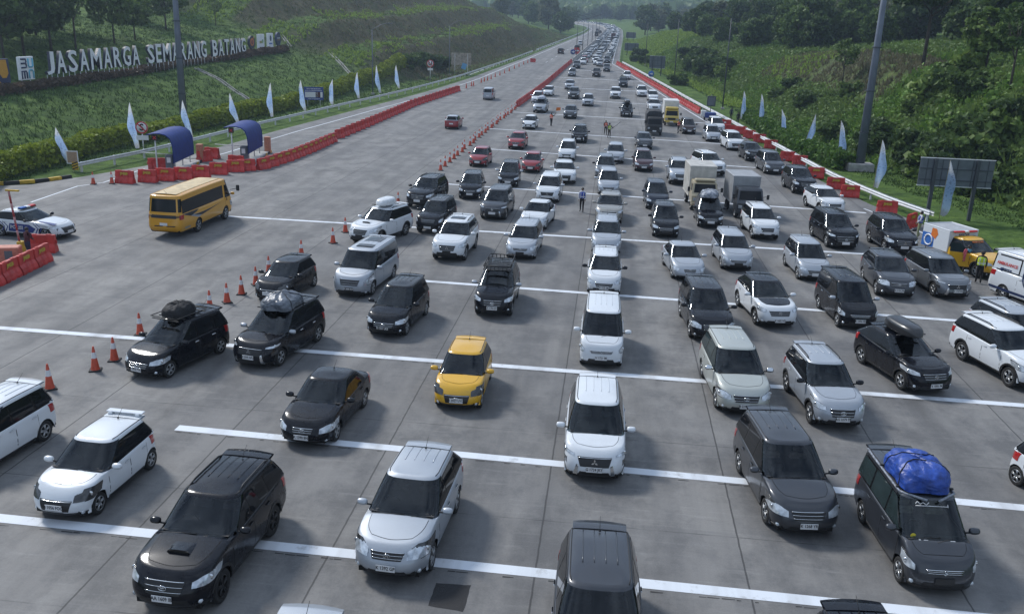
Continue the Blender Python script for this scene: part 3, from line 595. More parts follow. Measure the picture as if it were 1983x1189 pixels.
    part('underbody', mb, ['under'])
    # --- greenhouse shell (pillars and roof)
    g3 = np.concatenate([[0, .15, .3, .45, .6, .75, .90, .95, 1], 1+np.linspace(0, 1, 12)[1:], 2+np.linspace(0, 1, 7)[1:]]); ps = [-.06, .0, .03, .15, .35, .55, .75, .9, .95, 1.]
    Gg = [c.gh(g3, p) for p in ps]+[c.gh(g3, 1., ix=.035, iy=.965, dz=.022), c.gh(g3, 1., ix=.09, iy=.90, dz=.036)]
    Gg = np.stack(Gg, 1); ring = np.concatenate([Gg, mirror(Gg)[-2:0:-1]], 0); mb = MB(); nr_, nc_ = ring.shape[:2]; F_ = []
    for i in range(nr_):
        for j in range(nc_-1):
            if (i < 6 or i >= nr_-6) and 2 <= j < 8: continue                     # the windscreen opening
            F_.append([i*nc_+j, ((i+1) % nr_)*nc_+j, ((i+1) % nr_)*nc_+j+1, i*nc_+j+1])
    mb.add(ring.reshape(-1, 3), F_, 0, True)
    top = Gg[:, -1]; rx0, rx1 = top[:, 0].max(), top[:, 0].min(); rc = lambda x: c.crown*float(sst(-.02, .75, rx0-x)*sst(-.02, .6, x-rx1))
    cap = np.array([[(p[0], p[1]*t, p[2]+rc(p[0])*(1-t*t)) for t in tt] for p in top]); mb.grid(cap, 0, True, flip=True)
    roof = part('roof', mb, ['roof'])
    if c.T not in ('sedan', 'hatch', 'fit', 'lexus', 'mazda', 'pickup', 'bus'):   # pressed ribs along the roof
        xf, xr = c.gext(1.)
        for y in (-.33, -.11, .11, .33):
            mb = MB(); mb.tube([(x, y*c.W/1.7, c.gz(x, 1.)+.036+rc(x)*(1-(y/.62)**2)-.003) for x in np.linspace(xf-.75, xr+.25, 7)], .013, 6, 0); part('roof_rib', mb, ['roof'], roof, 2)
    # --- glazing
    lo, hi = (.03, .95)
    mb = MB(); U = np.linspace(-.915, .915, 15); V = np.linspace(.015, .96, 6)
    def ws(u, p):
        q = c.gh(np.array([abs(u)]), p)[0]; return np.array([q[0], q[1]*(1 if u >= 0 else -1), q[2]])
    patch(mb, pgrid(ws, U, V), .007, 0, .01, outc=(1, 0, .6)); wsi = part('windscreen', mb, ['screen'])
    # what shows through the windscreen: dashboard, a dark sheet added at belt height over the body cap, seat backs and the wheel
    zb_ = float(c.ztop(c.L/2-c.xcowl-.6)); X0_ = c.L/2-c.xcowl; mb = MB(); P = np.array([[(x, y, float(c.ztop(x))+c.hoodc+.012) for y in np.linspace(-c.gw(0.)*.90, c.gw(0.)*.90, 5)] for x in np.linspace(X0_-.12, -c.L/2+c.rb+.5, 12)]); mb.grid(P, 0, True, flip=True)
    mb.box((X0_-.38, 0, zb_+.03), (.46, c.W*.74, .10), 0, bev=.04); ds = part('dashboard', mb, ['dash'], None, 2)
    mb = MB(); cy = -.36; cx_ = X0_-.66; mb.tube([(cx_+.06*sin(t), cy+.18*cos(t), zb_+.06+.16*sin(t)) for t in np.linspace(0, 2*pi, 17)], .014, 5, 0, cap=False); part('steering_wheel', mb, ['dash'], ds, 2)
    for xr_, hh in ((X0_-1.28, .34), (X0_-2.15, .30)):
        if xr_ < -c.L/2+c.rr+.2: continue
        for y in (-.36, .36):
            h_ = min(hh, c.H-zb_-.26); mb = MB(); mb.box((xr_, y, zb_+h_*.3), (.16, .46, h_*.75), 0, bev=.06); mb.box((xr_-.03, y, zb_+h_*.9), (.10, .26, .18), 0, bev=.04); part('seat_back', mb, ['seat'], None, 2)
    mb = MB()
    for y0, y1 in ((-.55, .05), (-.02, .60)):            # wipers
        a, b = ws(y0, .03), ws(y1, .13); mb.tube([a+np.array([.03, 0, .02]), (a+b)/2+np.array([.02, 0, .02]), b+np.array([.016, 0, .014])], .011, 5, 0)
    part('wiper', mb, ['trim'], wsi, 2)
    mb = MB(); U = np.linspace(-.85, .85, 9)
    def rw(u, p):
        q = c.gh(np.array([3-abs(u)]), p)[0]; return np.array([q[0], q[1]*(1 if u >= 0 else -1), q[2]])
    patch(mb, pgrid(rw, U, np.linspace(.16, .86, 5)), .007, 0, .01, outc=(-1, 0, .4)); part('rear_window', mb, ['glass'])
    # --- doors with windows and handles, both flanks
    xb1 = c.L/2-c.L*c.bp[0]-.06; xb1 = c.L/2-(c.xcowl+.62+.5*(c.bp[0]-.4)*2) if c.T != 'bus' else c.L/2-1.5
    dl = (c.wb*.36 if c.T not in ('van', 'hiace', 'alphard') else c.wb*.36); x0 = c.xa-math.sqrt(c.RA**2-(c.r-c.sill)**2)-.10; xm = x0-c.wb*.385; x2 = xm-c.wb*.34
    if c.T in ('van', 'alphard', 'hiace'): x0 = c.xa-.30 if c.T == 'hiace' else c.xa-.26; xm = x0-1.02; x2 = xm-1.05
    def wingrid(sg, xa0, xb0, front=False, rear=False, p0=.09, p1=.86):
        vs = np.linspace(p0, p1, 5); rows = []
        for p in vs:
            xf, xr = c.gext(p); a = (float(xf)-.33) if front else xa0; b = (float(xr)+.24) if rear else xb0
            a = min(a, xa0) if front else a
            rows.append(c.gside(np.linspace(a, b, 9 if rear or front else 5), p))
        P = np.stack(rows, 1); P[..., 1] *= sg; return P
    def doorgrid(sg, xa0, xb0, grow=0.):
        us = np.linspace(xa0+grow, xb0-grow, 9); rows = []
        for x in us:
            zl = float(c.zlow(np.array(x)))+(.035 if c.zlow(np.array(x)) > c.sill+.01 else .05); zt = float(c.ztop(x))-.035
            rows.append(c.side(np.full(6, x), np.linspace(zl-grow, zt+grow, 6)))
        P = np.array(rows); P[..., 1] *= sg; return P
    if c.T != 'bus':
        qtr = c.quarter
        for sg in (1, -1):
            rows = []
            for p in np.linspace(.06, .895, 5):
                xf, xr = c.gext(p); rows.append(c.gside(np.linspace(float(xf)-.315, (float(xr)+.19) if c.T != 'pickup' else float(xr)+.2, 14), p))
            P = np.stack(rows, 1); P[..., 1] *= sg; mb = MB(); patch(mb, P, .003, 0, .004, outc=(0, sg, .2)); part('window_surround', mb, ['pillar'], roof, 1)
            for k, (a, b) in enumerate(((x0, xm), (xm-.03, x2))):
                mb = MB(); patch(mb, doorgrid(sg, a, b, .020), .0015, 1, 0, outc=(0, sg, 0)); patch(mb, doorgrid(sg, a, b), .005, 0, .003, outc=(0, sg, 0))
                d = part('door', mb, ['paint', 'gap'], body, 2)
                last = (k == 1 and not qtr); xfA = a if k == 0 else a
                mb = MB(); patch(mb, wingrid(sg, c.L/2 if k == 0 else a+.0, b+.035, front=(k == 0), rear=last), .007, 0, .01, outc=(0, sg, .2)); part('window', mb, ['glass'], d, 1)
                mb = MB(); hx, hz = b+.14, c.belt-.10; q = c.side(np.array([hx]), np.array([hz]))[0]; mb.box((hx, sg*(q[1]+.022), hz), (.20, .03, .032), 0, bev=.012); part('handle', mb, ['handle'], d, 2)
            if qtr:
                mb = MB(); patch(mb, wingrid(sg, x2-.05, 0, rear=True, p0=.12, p1=.82), .007, 0, .01, outc=(0, sg, .2)); part('quarter_window', mb, ['glass'], None, 1)
    else:
        for sg in (1, -1):
            mb = MB(); patch(mb, wingrid(sg, 2.1, -3.05, p0=.06, p1=.74), .01, 0, .01, outc=(0, sg, .1)); part('window', mb, ['glass'], None, 1)
            mb = MB(); patch(mb, doorgrid(sg, 3.18, 2.3, .014), .0015, 1, 0, outc=(0, sg, 0)); patch(mb, doorgrid(sg, 3.18, 2.3), .005, 0, .003, outc=(0, sg, 0)); d = part('door', mb, ['paint', 'gap'], body, 2)
            mb = MB(); patch(mb, wingrid(sg, c.L/2, 2.35, front=True, p0=.0, p1=.72), .012, 0, .01, outc=(0, sg, .1)); part('window', mb, ['glass'], d, 1)
            mb = MB(); mb.box((2.42, sg*(c.hw+.0), 1.25), (.05, .03, .2), 0, bev=.01); part('handle', mb, ['trim'], d, 2)
    # --- lamps
    s0, s1, z0, z1 = c.lamp; s1 = min(s1, 1+(s1-1)*.38)
    for sg in (1, -1):
        st = np.linspace(s0*.78+.05, s1, 9); P = []
        for i, t in enumerate(st):
            k = i/8; za = z0+(.03*k if c.T not in ('van', 'boxy', 'hiace', 'bus') else 0); zb = z1+(z1-z0)*.55*k+.01
            if k < .25: zb -= (z1-z0)*(.25-k)*1.4
            if k > .8: za += (z1-z0)*(k-.8)*1.6
            zb = min(zb, float(c.ztop(c.L/2-.35))-.02)
            P.append(c.lower(np.full(5, t), z=np.linspace(za, max(za+.02, zb), 5), q=np.full(5, .6)))
        P = np.array(P); P[..., 1] *= sg; mb = MB(); patch(mb, P, .014, 0, .02, outc=(1, sg*.4, .2)); Cn = P.mean((0, 1)); patch(mb, P+(P-Cn)*np.array([.0, .06, .16]), .007, 1, .01, outc=(1, sg*.4, .2))
        h = part('headlight', mb, ['ldark' if c.T in ('hatch', 'fit') else 'lamp', 'ldark'])
        mb = MB(); Q = P[3:7]; cc = Q[:, 1:4].reshape(-1, 3).mean(0)+np.array([.014, 0, 0]); mb.lathe([(0, .012), (.045, .008), (.062, 0), (.06, -.03)], 12, 0, 'x', cc); part('headlight_reflector', mb, ['chrome'], h, 2)
        mb = MB(); zt = np.linspace(c.beltr-.28, c.beltr-.03, 4); P = np.array([c.lower(np.full(4, t), z=zt, q=np.full(4, .8)) for t in np.linspace(2.0, 2.45, 6)]); P[..., 1] *= sg; patch(mb, P, .01, 0, .015, outc=(-1, sg*.5, .1)); part('tail_light', mb, ['tail'])
    # --- grille, lower intake, fog lamps
    gy, g0, g1 = c.grille; w = gy*c.hw
    mb = MB(); Q = quadgrid((-w*.86, g0), (w*.86, g0), (w*1.04, g1), (-w*1.04, g1), 11, 5); patch(mb, c.front(Q[..., 0], Q[..., 1]), .008, 0, .02, outc=(1, 0, .2)); gi = part('grille', mb, ['grille'])
    if c.chrome:
        mb = MB()
        for k in ((0.93,) if c.T in ('hatch', 'xpander', 'lexus', 'mazda') else (.25, .62, .98)):
            zz = g0+(g1-g0)*k; yy = np.linspace(-w*(.9+.12*k), w*(.9+.12*k), 13); P = c.front(yy, np.full(13, zz)); mb.tube(P+np.array([.012, 0, 0]), .012 if k > .9 else .008, 5, 0)
        part('grille_bar', mb, ['chrome'], gi, 2)
    iy, i0, i1 = c.intake; w = iy*c.hw; mb = MB(); Q = quadgrid((-w*1.02, i0), (w*1.02, i0), (w*.9, i1), (-w*.9, i1), 11, 4); patch(mb, c.front(Q[..., 0], Q[..., 1]), .005, 0, .01, outc=(1, 0, 0)); part('air_intake', mb, ['trim'])
    for sg in (1, -1):
        if c.p.get('fang'):
            Q = quadgrid((sg*.52*c.hw, .30), (sg*.66*c.hw, .30), (sg*.56*c.hw, .62), (sg*.50*c.hw, .60), 5, 6); mb = MB(); patch(mb, c.front(Q[..., 0], Q[..., 1]), .022, 0, .02, outc=(1, 0, 0)); part('bumper_trim', mb, ['chrome'], None, 2)
            P = np.array([c.lower(np.full(4, t), z=np.linspace(.56, .70, 4), q=np.full(4, .5)) for t in np.linspace(.66, .98, 5)]); P[..., 1] *= sg; mb = MB(); patch(mb, P, .012, 0, .02, outc=(1, sg*.4, 0)); part('fog_light', mb, ['ldark'], None, 2)
        else:
            zz = (i0+i1)/2+.02; P = c.lower(np.array([.56]), z=np.array([zz]), q=np.array([.3]))[0]; P[1] *= sg; mb = MB(); mb.lathe([(0, .03), (.04, .025), (.052, .01), (.06, -.03)], 10, 0, 'x', P-np.array([.008, 0, 0])); part('fog_light', mb, ['lamp'], None, 2)
    mb = MB(); P = np.array([c.lower(np.full(3, abs(t)), z=np.linspace(c.sill-.01, c.sill+.075, 3), q=np.full(3, .05))*np.array([1, 1 if t >= 0 else -1, 1]) for t in np.linspace(-.86, .86, 15)]); patch(mb, P, .014, 0, .03, outc=(1, 0, 0)); part('bumper_lip', mb, ['trim'], body, 2)
    # plates (front and rear)
    pz = c.plate; fx = float(c.front(np.array([0.]), np.array([pz]))[0][0])
    mb = MB(); mb.box((fx+.018, 0, pz), (.014, .44, .155), 0, bev=.004); part('number_plate', mb, ['plate'])
    mb = MB(); rx = float(c.xext(c.znorm(-c.L/2+.1, c.sill+.42))[1]); mb.box((rx-.018, 0, c.sill+.42), (.014, .44, .155), 0, bev=.004); part('number_plate', mb, ['plate'])
    # mirrors
    for sg in (1, -1):
        q = c.gside(np.array([float(c.gext(.1)[0])-.36]), .1)[0]; X, Y, Z = q[0]+.02, sg*(c.hw+.13), q[2]+.07
        mb = MB(); V = []
        for i in range(9):
            a = pi*i/8; rr_ = sin(a)
            V.append([(X-.075*0+.10*cos(2*pi*j/12)*rr_**.5*(1 if cos(2*pi*j/12) > 0 else .5), Y-sg*.125*cos(a), Z+.085*sin(2*pi*j/12)*rr_**.45) for j in range(13)])
        mb.grid(np.array(V), 0, True, flip=(sg > 0)); mb.tube([(X, Y-sg*.06, Z-.05), (X-.01, sg*(abs(q[1])-.02), Z-.07)], .022, 6, 1)
        part('mirror', mb, ['mirror', 'trim'])
    # wheels: tyre with a rim child
    tw = .19 if c.r < .33 else .23
    for x in (c.xa, c.xb):
        for sg in (1, -1):
            yc = sg*(c.hw-.045-tw/2); mb = MB(); R_, t = c.r, tw/2
            mb.lathe([(R_*.62, -t*.86), (R_*.80, -t), (R_*.94, -t*.93), (R_, -t*.6), (R_, t*.6), (R_*.94, t*.93), (R_*.80, t), (R_*.62, t*.86)], 28, 0, 'y', (x, yc, R_)); wi = part('wheel', mb, ['tyre'])
            mb = MB(); rr_ = R_*.64; yo = yc+sg*t*.80
            mb.lathe([(0, -.05*sg), (rr_*.9, -.055*sg), (rr_*.93, -.0), (rr_*1.02, .012*sg)], 24, 1, 'y', (x, yo, R_)); mb.lathe([(rr_*.92, .004*sg), (rr_, .016*sg), (rr_*1.04, .004*sg)], 24, 0, 'y', (x, yo, R_)); mb.lathe([(0, .012*sg), (rr_*.2, .01*sg), (rr_*.24, -.03*sg)], 12, 0, 'y', (x, yo, R_))
            nsp = c.rim_n
            for k in range(nsp):
                a = 2*pi*k/nsp+.3
                for da in (-.13, .13):
                    p0 = np.array([x+rr_*.18*cos(a+da*2), yo+sg*.0, R_+rr_*.18*sin(a+da*2)]); p1 = np.array([x+rr_*.97*cos(a+da), yo+sg*.002, R_+rr_*.97*sin(a+da)]); mb.tube([p0, p1], [.020, .016], 5, 0)
            part('rim', mb, ['rim', 'under'], wi, 1)
    # trims by kind
    if c.arch:
        for x in (c.xa, c.xb):
            for sg in (1, -1):
                mb = MB(); P = []
                for a in np.linspace(-.25, pi+.25, 15):
                    row = []
                    for r_ in (c.RA-.004, c.RA+.065):
                        xx, zz = x+r_*cos(a), max(c.sill-.02, c.r+r_*sin(a)); q = c.side(np.array([xx]), np.array([zz]))[0]; row.append((xx, sg*q[1], zz))
                    P.append(row)
                patch(mb, np.array(P), .012, 0, .03, outc=(0, sg, 0)); part('arch_trim', mb, ['trim'], body, 2)
    for sg in (1, -1):                                   # sill strip
        xs_ = np.linspace(c.xa-c.RA-.06, c.xb+c.RA+.06, 8); mb = MB(); P = np.array([c.side(np.full(3, x), np.linspace(c.sill, c.sill+.07, 3)) for x in xs_]); P[..., 1] *= sg; patch(mb, P, .012, 0, .02, outc=(0, sg, 0)); part('sill', mb, ['sill'], body, 2)
    if c.rails:
        for sg in (1, -1):
            xf, xr = c.gext(1.); xs_ = np.linspace(xf-.35, xr+.25, 9); pts = []
            for i, x in enumerate(xs_):
                q = c.gside(np.array([x]), 1.)[0]; pts.append((x, sg*(q[1]-.07), q[2]+(.03 if i in (0, 8) else .085)))
            mb = MB(); mb.tube(pts, .02, 6, 0); part('roof_rail', mb, ['rail'], roof, 2)
    if c.T != 'bus':
        for sg in (1, -1):
            xf, xr = c.gext(1.); mb = MB(); mb.tube([(x, sg*(c.gside(np.array([x]), 1.)[0][1]*.925), c.gz(x, 1.)+.030+rc(x)*.12) for x in np.linspace(xf-.16, xr+.2, 9)], .012, 5, 0); part('roof_gutter', mb, ['trim'], roof, 2)
    if c.spoiler:
        xf, xr = c.gext(1.); mb = MB(); us = np.linspace(-.92, .92, 9); P = []
        for u in us:
            y = u*c.gw(1.)*.97; z = float(c.gz(xr+.1, 1.))+.045+.02*(1-u*u); e = -.10-.06*(1-u*u)
            P.append([(xr+.22, y, z+.004), (xr+.02, y, z+.006), (xr+e, y, z-.012), (xr+e+.01, y, z-.045), (xr+.1, y, z-.06)])
        mb.grid(np.array(P), 0, True, flip=True); part('spoiler', mb, ['roof'], roof, 2)
    xf, xr = c.gext(1.); mb = MB(); z = float(c.gz(xr+.35, 1.))+.03+c.crown
    mb.lathe([(.03, 0), (.022, .02), (.008, .05)], 8, 0, 'z', (xr+.35, 0, z)); mb.tube([(xr+.35, 0, z+.03), (xr+.1, 0, z+.22)], .006, 5, 0); part('antenna', mb, ['trim'], roof, 3)
    _cars[T] = (c, parts); return _cars[T]
M_pillar = mat('gloss black pillar film', (.008, .008, .009), .15, spec=.3)
KEYS = dict(pillar=M_pillar, screen=M_scr, dash=M_dash, seat=M_seat, trim=M_trim, gap=M_gap, under=M_under, tyre=M_tyre, rim=M_rim, lamp=M_lamp, ldark=M_ldark, chrome=M_chrome, tail=M_tail, grille=M_grille, plate=M_pw, glass=M_glass, sill=M_trim, rail=M_trim)
def make_car(T, col, loc, heading, label, cat='car', group=None, lod=3, name=None, **kw):
    """heading: world angle of the nose; every part is an object of its own sharing the type's mesh"""
    c, parts = car_parts(T); root = empty(name or 'car', (loc[0], loc[1], 0), heading); tag(root, label, cat, group)
    mp = dict(KEYS); mp['paint'] = PAINT[col]; mp['roof'] = PAINT[kw.get('roof', col)]; mp['mirror'] = PAINT[kw.get('mirror', col)] if kw.get('mirror', col) in PAINT else KEYS[kw['mirror']]
    mp['hood'] = PAINT[kw.get('hood', col)]; mp['handle'] = M_chrome if kw.get('chrome') else PAINT[col]
    for k in ('glass', 'screen', 'seat', 'rim', 'plate', 'sill', 'rail', 'trim', 'lamp', 'grille'):
        if k in kw: mp[k] = kw[k]
    objs = []; byname = {}
    for nm, me, keys, par, lv in parts:
        if lv > lod: objs.append(None); continue
        pr = objs[par] if par is not None and objs[par] is not None else root
        o = link(nm, me, pr); objs.append(o); byname.setdefault(nm, []).append(o)
        for i, k in enumerate(keys):
            sl = o.material_slots[i]; sl.link = 'OBJECT'; sl.material = mp.get(k, KEYS.get(k, M_trim))
    root['_n'] = 0; del root['_n']
    return root, c, byname
# (type, colour, front-bottom-centre px, roof-rear-centre px, label, options)   px are photograph pixels turned into ground points
CARS = [
 ('hatch', 'white', (111, 996), (255.6, 797), 'white hatchback with black windows and a roof spoiler, nearest the lower left corner', dict(plate_t='B 1056 FOC', bspoil=1)),
 ('bigsuv', 'black', (321, 1182), (486, 876), 'big black off-road car with a bonnet scoop and roof rails at the bottom left', dict(plate_t='AA 1609 IB', scoop=1, rim='d', emb='T')),
 ('sedan', 'black', (586, 855), (655, 712), 'black four door saloon with a chrome ringed grille, second row from the bottom', dict(plate_t='K 1390 BN', emb='T')),
 ('crv', 'silver', (749, 1116), (830, 866), 'silver crossover with large clear headlamps beside the square asphalt patch', dict(plate_t='K 1392 GP', emb='H', chrome=1)),
 ('xpander', 'white', (1149.4, 924), (1157, 729), 'white people carrier with roof rails, its nose on the white bar, middle lane', dict(plate_t='G 1724 JKY', emb='M', mirror='white', rails=1)),
 ('hatch', 'yellow', (883.7, 787), (914, 651), 'bright yellow hatchback, the only yellow car in the queue', dict(plate_t='B 2023 UYD', emb='T', chrome=0)),
 ('van', 'white', (1163, 704), (1169.6, 570), 'boxy white minivan with black windscreen, behind the white car with roof rails', dict(plate_t='H 1721 IM', emb='S')),
 ('calya', 'white', (1168.6, 565.6), (1173, 476), 'white people carrier with black mirrors and a wide black grille, behind the boxy white minivan', dict(plate_t='K 1371 IM', mirror='black')),
 ('livina', 'silver', (1173, 488), (1176, 418), 'pale silver car with greenish windscreen, close behind the white one with black mirrors', dict(glass='clear')),
 ('rush', 'black', (952.6, 608.6), (972.8, 507), 'black off-road car carrying an empty black roof basket', dict(plate_t='K 1782 JD', basket=1, mirror='silver', emb='T')),
 ('avanza', 'black', (742.4, 645), (801, 531), 'black people carrier with a black number plate, in front of the silver luxury van', dict(plate_t='B 1221 UKS', pb=1, emb='T')),
 ('alphard', 'silver', (677, 568), (744, 457), 'large silver luxury van with sunroof and chrome grille', dict(plate_t='B 2080 RO', pb=1, sunroof=1)),
 ('bigsuv', 'white', (697, 469), (771, 394), 'white off-road car with bonnet scoop and a white roof box', dict(scoop=1, box='white', pb=1)),
 ('bigsuv', 'white', (865, 501), (899, 415), 'white off-road car with sunroof and stepped chrome grille', dict(sunroof=1, emb='M', pb=1)),
 ('boxy', 'black', (828, 447), (866, 377), 'old boxy black off-road car behind the white one with roof box', dict()),
 ('xpander', 'dgrey', (952.6, 421), (973, 359), 'dark grey people carrier with slim lamps, behind the stepped grille off-road car', dict(emb='H')),
 ('mobilio', 'silver', (1006.5, 497.6), (1026.6, 422), 'silver people carrier with smiling grille and black lower half plate', dict(pb=1, emb='H')),
 ('sedan', 'white', (1030, 440), (1055, 381), 'white saloon half hidden behind the silver smiling people carrier', dict()),
 ('xpander', 'white', (1058.6, 388.5), (1068.7, 334.7), 'white people carrier with black X shaped front, behind the white saloon', dict(emb='M', mirror='silver')),
 ('hrv', 'taupe', (1178, 429), (1183, 375), 'grey beige crossover with slim lamps, behind the pale silver car with greenish windscreen', dict()),
 ('mobilio', 'black', (909, 381.8), (920.7, 325.6), 'black minivan with a wide chrome grille, behind the dark grey people carrier', dict(chrome=1)),
 ('bigsuv', 'black', (808, 399), (840, 340), 'black off-road car with tall chrome lamps, at the queue edge by the cones', dict(emb='M', chrome=1)),
 ('avanza', 'black', (983, 358), (991, 307), 'black people carrier with silver mirrors, beside the bright red hatchback', dict(mirror='silver')),
 ('hatch', 'red', (1026.6, 331), (1040, 292), 'bright red hatchback with black grille, right of the black car with silver mirrors', dict()),
 ('hatch', 'red', (924, 319.5), (941, 281), 'bright red hatchback with chrome bar, closest to the orange cones', dict(emb='H')),
 ('fit', 'red', (998, 286), (1003, 251), 'dark red hatchback facing straight ahead, farthest back of the red ones in the queue', dict(emb='H')),
 ('lexus', 'white', (1094, 353), (1087, 309), 'white crossover with a tall black hourglass grille', dict()),
 ('avanza', 'white', (1096.6, 307.8), (1100.6, 265.7), 'white people carrier with a large dark grille, behind the white hourglass grille crossover', dict()),
 ('xpander', 'black', (1120.8, 274), (1120.8, 238), 'black people carrier with silver fangs on its bumper, left of the two traffic officers', dict(emb='M')),
 ('hatch', 'white', (1023, 248), (1028.3, 219), 'small white hatchback left of the marshal with the orange flag', dict()),
 ('bigsuv', 'silver', (1043.5, 217), (1047, 188), 'silver off-road car with white bundles on its roof beside the median barriers', dict(bundle='white')),
 ('avanza', 'white', (1038, 198), (1048.5, 176.6), 'white people carrier just behind the off-road car with white bundles', dict()),
 ('calya', 'white', (1060, 185), (1060, 162.5), 'white people carrier hugging the red barriers, second behind the one with white bundles', dict()),
 ('hrv', 'dgrey', (1103, 228), (1105.7, 198.5), 'dark grey crossover with black mirrors, right of the orange flag', dict()),
 ('bigsuv', 'dgrey', (1110, 190.7), (1112.4, 167), 'dark grey off-road car behind the dark crossover by the orange flag', dict()),
 ('xpander', 'silver', (1137.6, 204), (1141, 178), 'pale silver people carrier, right of the two dark grey cars', dict()),
 ('hrv', 'silver', (1102, 172), (1105.7, 151), 'silver crossover with dark lower bumper, behind the two dark grey cars', dict()),
 ('avanza', 'grey', (1106.7, 147), (1108, 130.5), 'mid grey people carrier near the far end of the red median barriers', dict()),
 ('bigsuv', 'dgrey', (1115.8, 132), (1117.5, 118.4), 'dark car at the point where the red median barriers begin', dict()),
 ('avanza', 'white', (1129, 124.5), (1130, 111.3), 'white people carrier at the point where the concrete median starts', dict()),
 ('pickup', 'brown', (1154.5, 148), (1156, 133.5), 'dark pickup with a silver front, alone in its row far down the plaza', dict()),
 ('bigsuv', 'white', (1191.5, 190), (1192, 165.5), 'white off-road car in front of the dark green loaded pickup', dict()),
 ('xpander', 'black', (1213.3, 224.7), (1215, 198.5), 'black people carrier with a black roof box in the far middle of the plaza', dict(box='black')),
 ('rush', 'silver', (1161, 128), (1162, 115), 'silver off-road car behind the dark pickup with silver front', dict()),
 ('rush', 'dgrey', (1174.6, 138), (1175, 122), 'dark off-road car with a white plate, right of the dark pickup with silver front', dict()),
 ('pickup', 'navy', (1206.6, 168), (1207, 147), 'small dark green pickup loaded with a tarpaulin bundle', dict(bundle='dark')),
 ('avanza', 'white', (1214.5, 153), (1213.5, 138.5), 'white people carrier right behind the loaded dark green pickup', dict()),
 ('innova', 'white', (1243.6, 186), (1243.6, 165), 'pale silver people carrier by the right hand red barriers, left of the white one', dict()),
 ('rush', 'white', (1265.5, 196), (1265.5, 172.5), 'white off-road car beside the right hand red barriers', dict()),
 ('bigsuv', 'white', (1268, 216), (1270.5, 190), 'white off-road car hidden in part by the yellow fronted lorry', dict()),
 ('fit', 'dgrey', (1248.6, 286), (1250, 249.6), 'dark grey hatchback with a chrome grille in front of the lorry with grey canopy', dict(chrome=1)),
 ('avanza', 'maroon', (1247, 329), (1245, 284), 'dark maroon people carrier with a white plate', dict()),
 ('mobilio', 'silver', (1191, 313), (1184.7, 273), 'silver people carrier partly hidden behind the dark blue grey one', dict()),
 ('avanza', 'grey', (1170, 342), (1174.6, 296), 'blue grey people carrier between two silver ones in the middle lane', dict(mirror='black')),
 ('avanza', 'silver', (1178, 374), (1178, 326), 'silver people carrier with chrome smile, just behind the grey beige crossover', dict()),
 ('avanza', 'navy', (1273.6, 402), (1268, 345.5), 'dark blue people carrier, behind the black one with black mirrors', dict()),
 ('bigsuv', 'silver', (1317, 355), (1318.7, 307), 'white and silver off-road car tucked beside the cream lorry', dict()),
 ('avanza', 'black', (1289, 455.6), (1285.6, 387), 'black people carrier with black mirrors and plain black bumper, right of the pale middle lane', dict(pb=1)),
 ('avanza', 'black', (1376, 437), (1371, 379), 'black people carrier with a grey plastic wrapped load on its roof, before the cream lorry', dict(bundle='grey')),
 ('bigsuv', 'white', (1389, 338), (1349, 292), 'white and grey off-road car behind the cream lorry, turned to the right', dict(trim_d=1)),
 ('rush', 'white', (1484.8, 461), (1464.6, 395), 'white off-road car with black bumper guard, in front of the grey box lorry', dict()),
 ('livina', 'silver', (1429, 519.5), (1409, 442), 'silver estate like people carrier with rounded nose, right of the silver compact saloon', dict(pb=1)),
 ('sedan', 'silver', (1335, 538), (1320, 470), 'small silver saloon with black honeycomb grille', dict(emb='H')),
 ('avanza', 'silver', (1579, 539.7), (1550, 457), 'silver people carrier with black lower grille, behind the boxy black minivan', dict()),
 ('zenix', 'black', (1636, 478), (1602.5, 405), 'black tall people carrier with chrome framed grille, second car left of the rescue pickup', dict(emb='T', chrome=1)),
 ('bigsuv', 'black', (1749, 491), (1717, 417), 'black off-road car with chrome side steps next to the red barriers on the right', dict(emb='M', chrome=1, sill='chrome')),
 ('hrv', 'white', (1616, 412), (1599, 366), 'white crossover beside the last red barriers on the right', dict()),
 ('bigsuv', 'black', (1560.5, 373), (1540, 321), 'black off-road car with chrome bumper wings, beside the tall steel mast', dict(emb='T', chrome=1)),
 ('innova', 'dgrey', (1501.6, 334.7), (1496.6, 290), 'dark grey people carrier behind the black one with chrome bumper wings', dict()),
 ('hrv', 'black', (1463, 310), (1453, 276), 'small black crossover between the dark grey people carrier and the tall white one', dict()),
 ('zenix', 'white', (1426, 289), (1421, 251.6), 'tall white people carrier beside the right hand barriers', dict()),
 ('avanza', 'silver', (1382, 272), (1370.5, 239.5), 'silver people carrier behind the tall white one', dict()),
 ('avanza', 'white', (1392, 254), (1379, 228.7), 'white car half hidden by the silver people carrier at the right barriers', dict()),
 ('avanza', 'brown', (1334.8, 257.5), (1329.4, 227), 'dark brown grey car beside the orange vested marshal', dict()),
 ('innova', 'black', (1380.5, 656), (1360, 543), 'black people carrier with chrome lower trim, just behind the silver beige one', dict(chrome=1)),
 ('hrv', 'white', (1508, 629.5), (1468, 531), 'white crossover with black roof and black bonnet', dict(plate_t='K 1682 ND', roof='black', hood='black', emb='H', chrome=1)),
 ('van', 'black', (1663, 632), (1619, 521), 'boxy black minivan with chrome grille and silver mirrors', dict(plate_t='K 1096 HD', mirror='silver', chrome=1)),
 ('crv', 'dgrey', (1738.8, 573), (1710, 486), 'dark grey crossover with wide chrome grille and roof rails', dict(plate_t='B 2156 JFB', emb='H', rails=1, chrome=1, mirror='dgrey')),
 ('xpander', 'grey', (1851.5, 574), (1791, 482.5), 'mid grey people carrier parked before the yellow rescue pickup', dict(plate_t='B 1729 RD', emb='M')),
 ('hrv', 'black', (1807.7, 756.6), (1722, 634), 'glossy black crossover with a long black roof box', dict(plate_t='K 1806 IM', box='black', emb='H')),
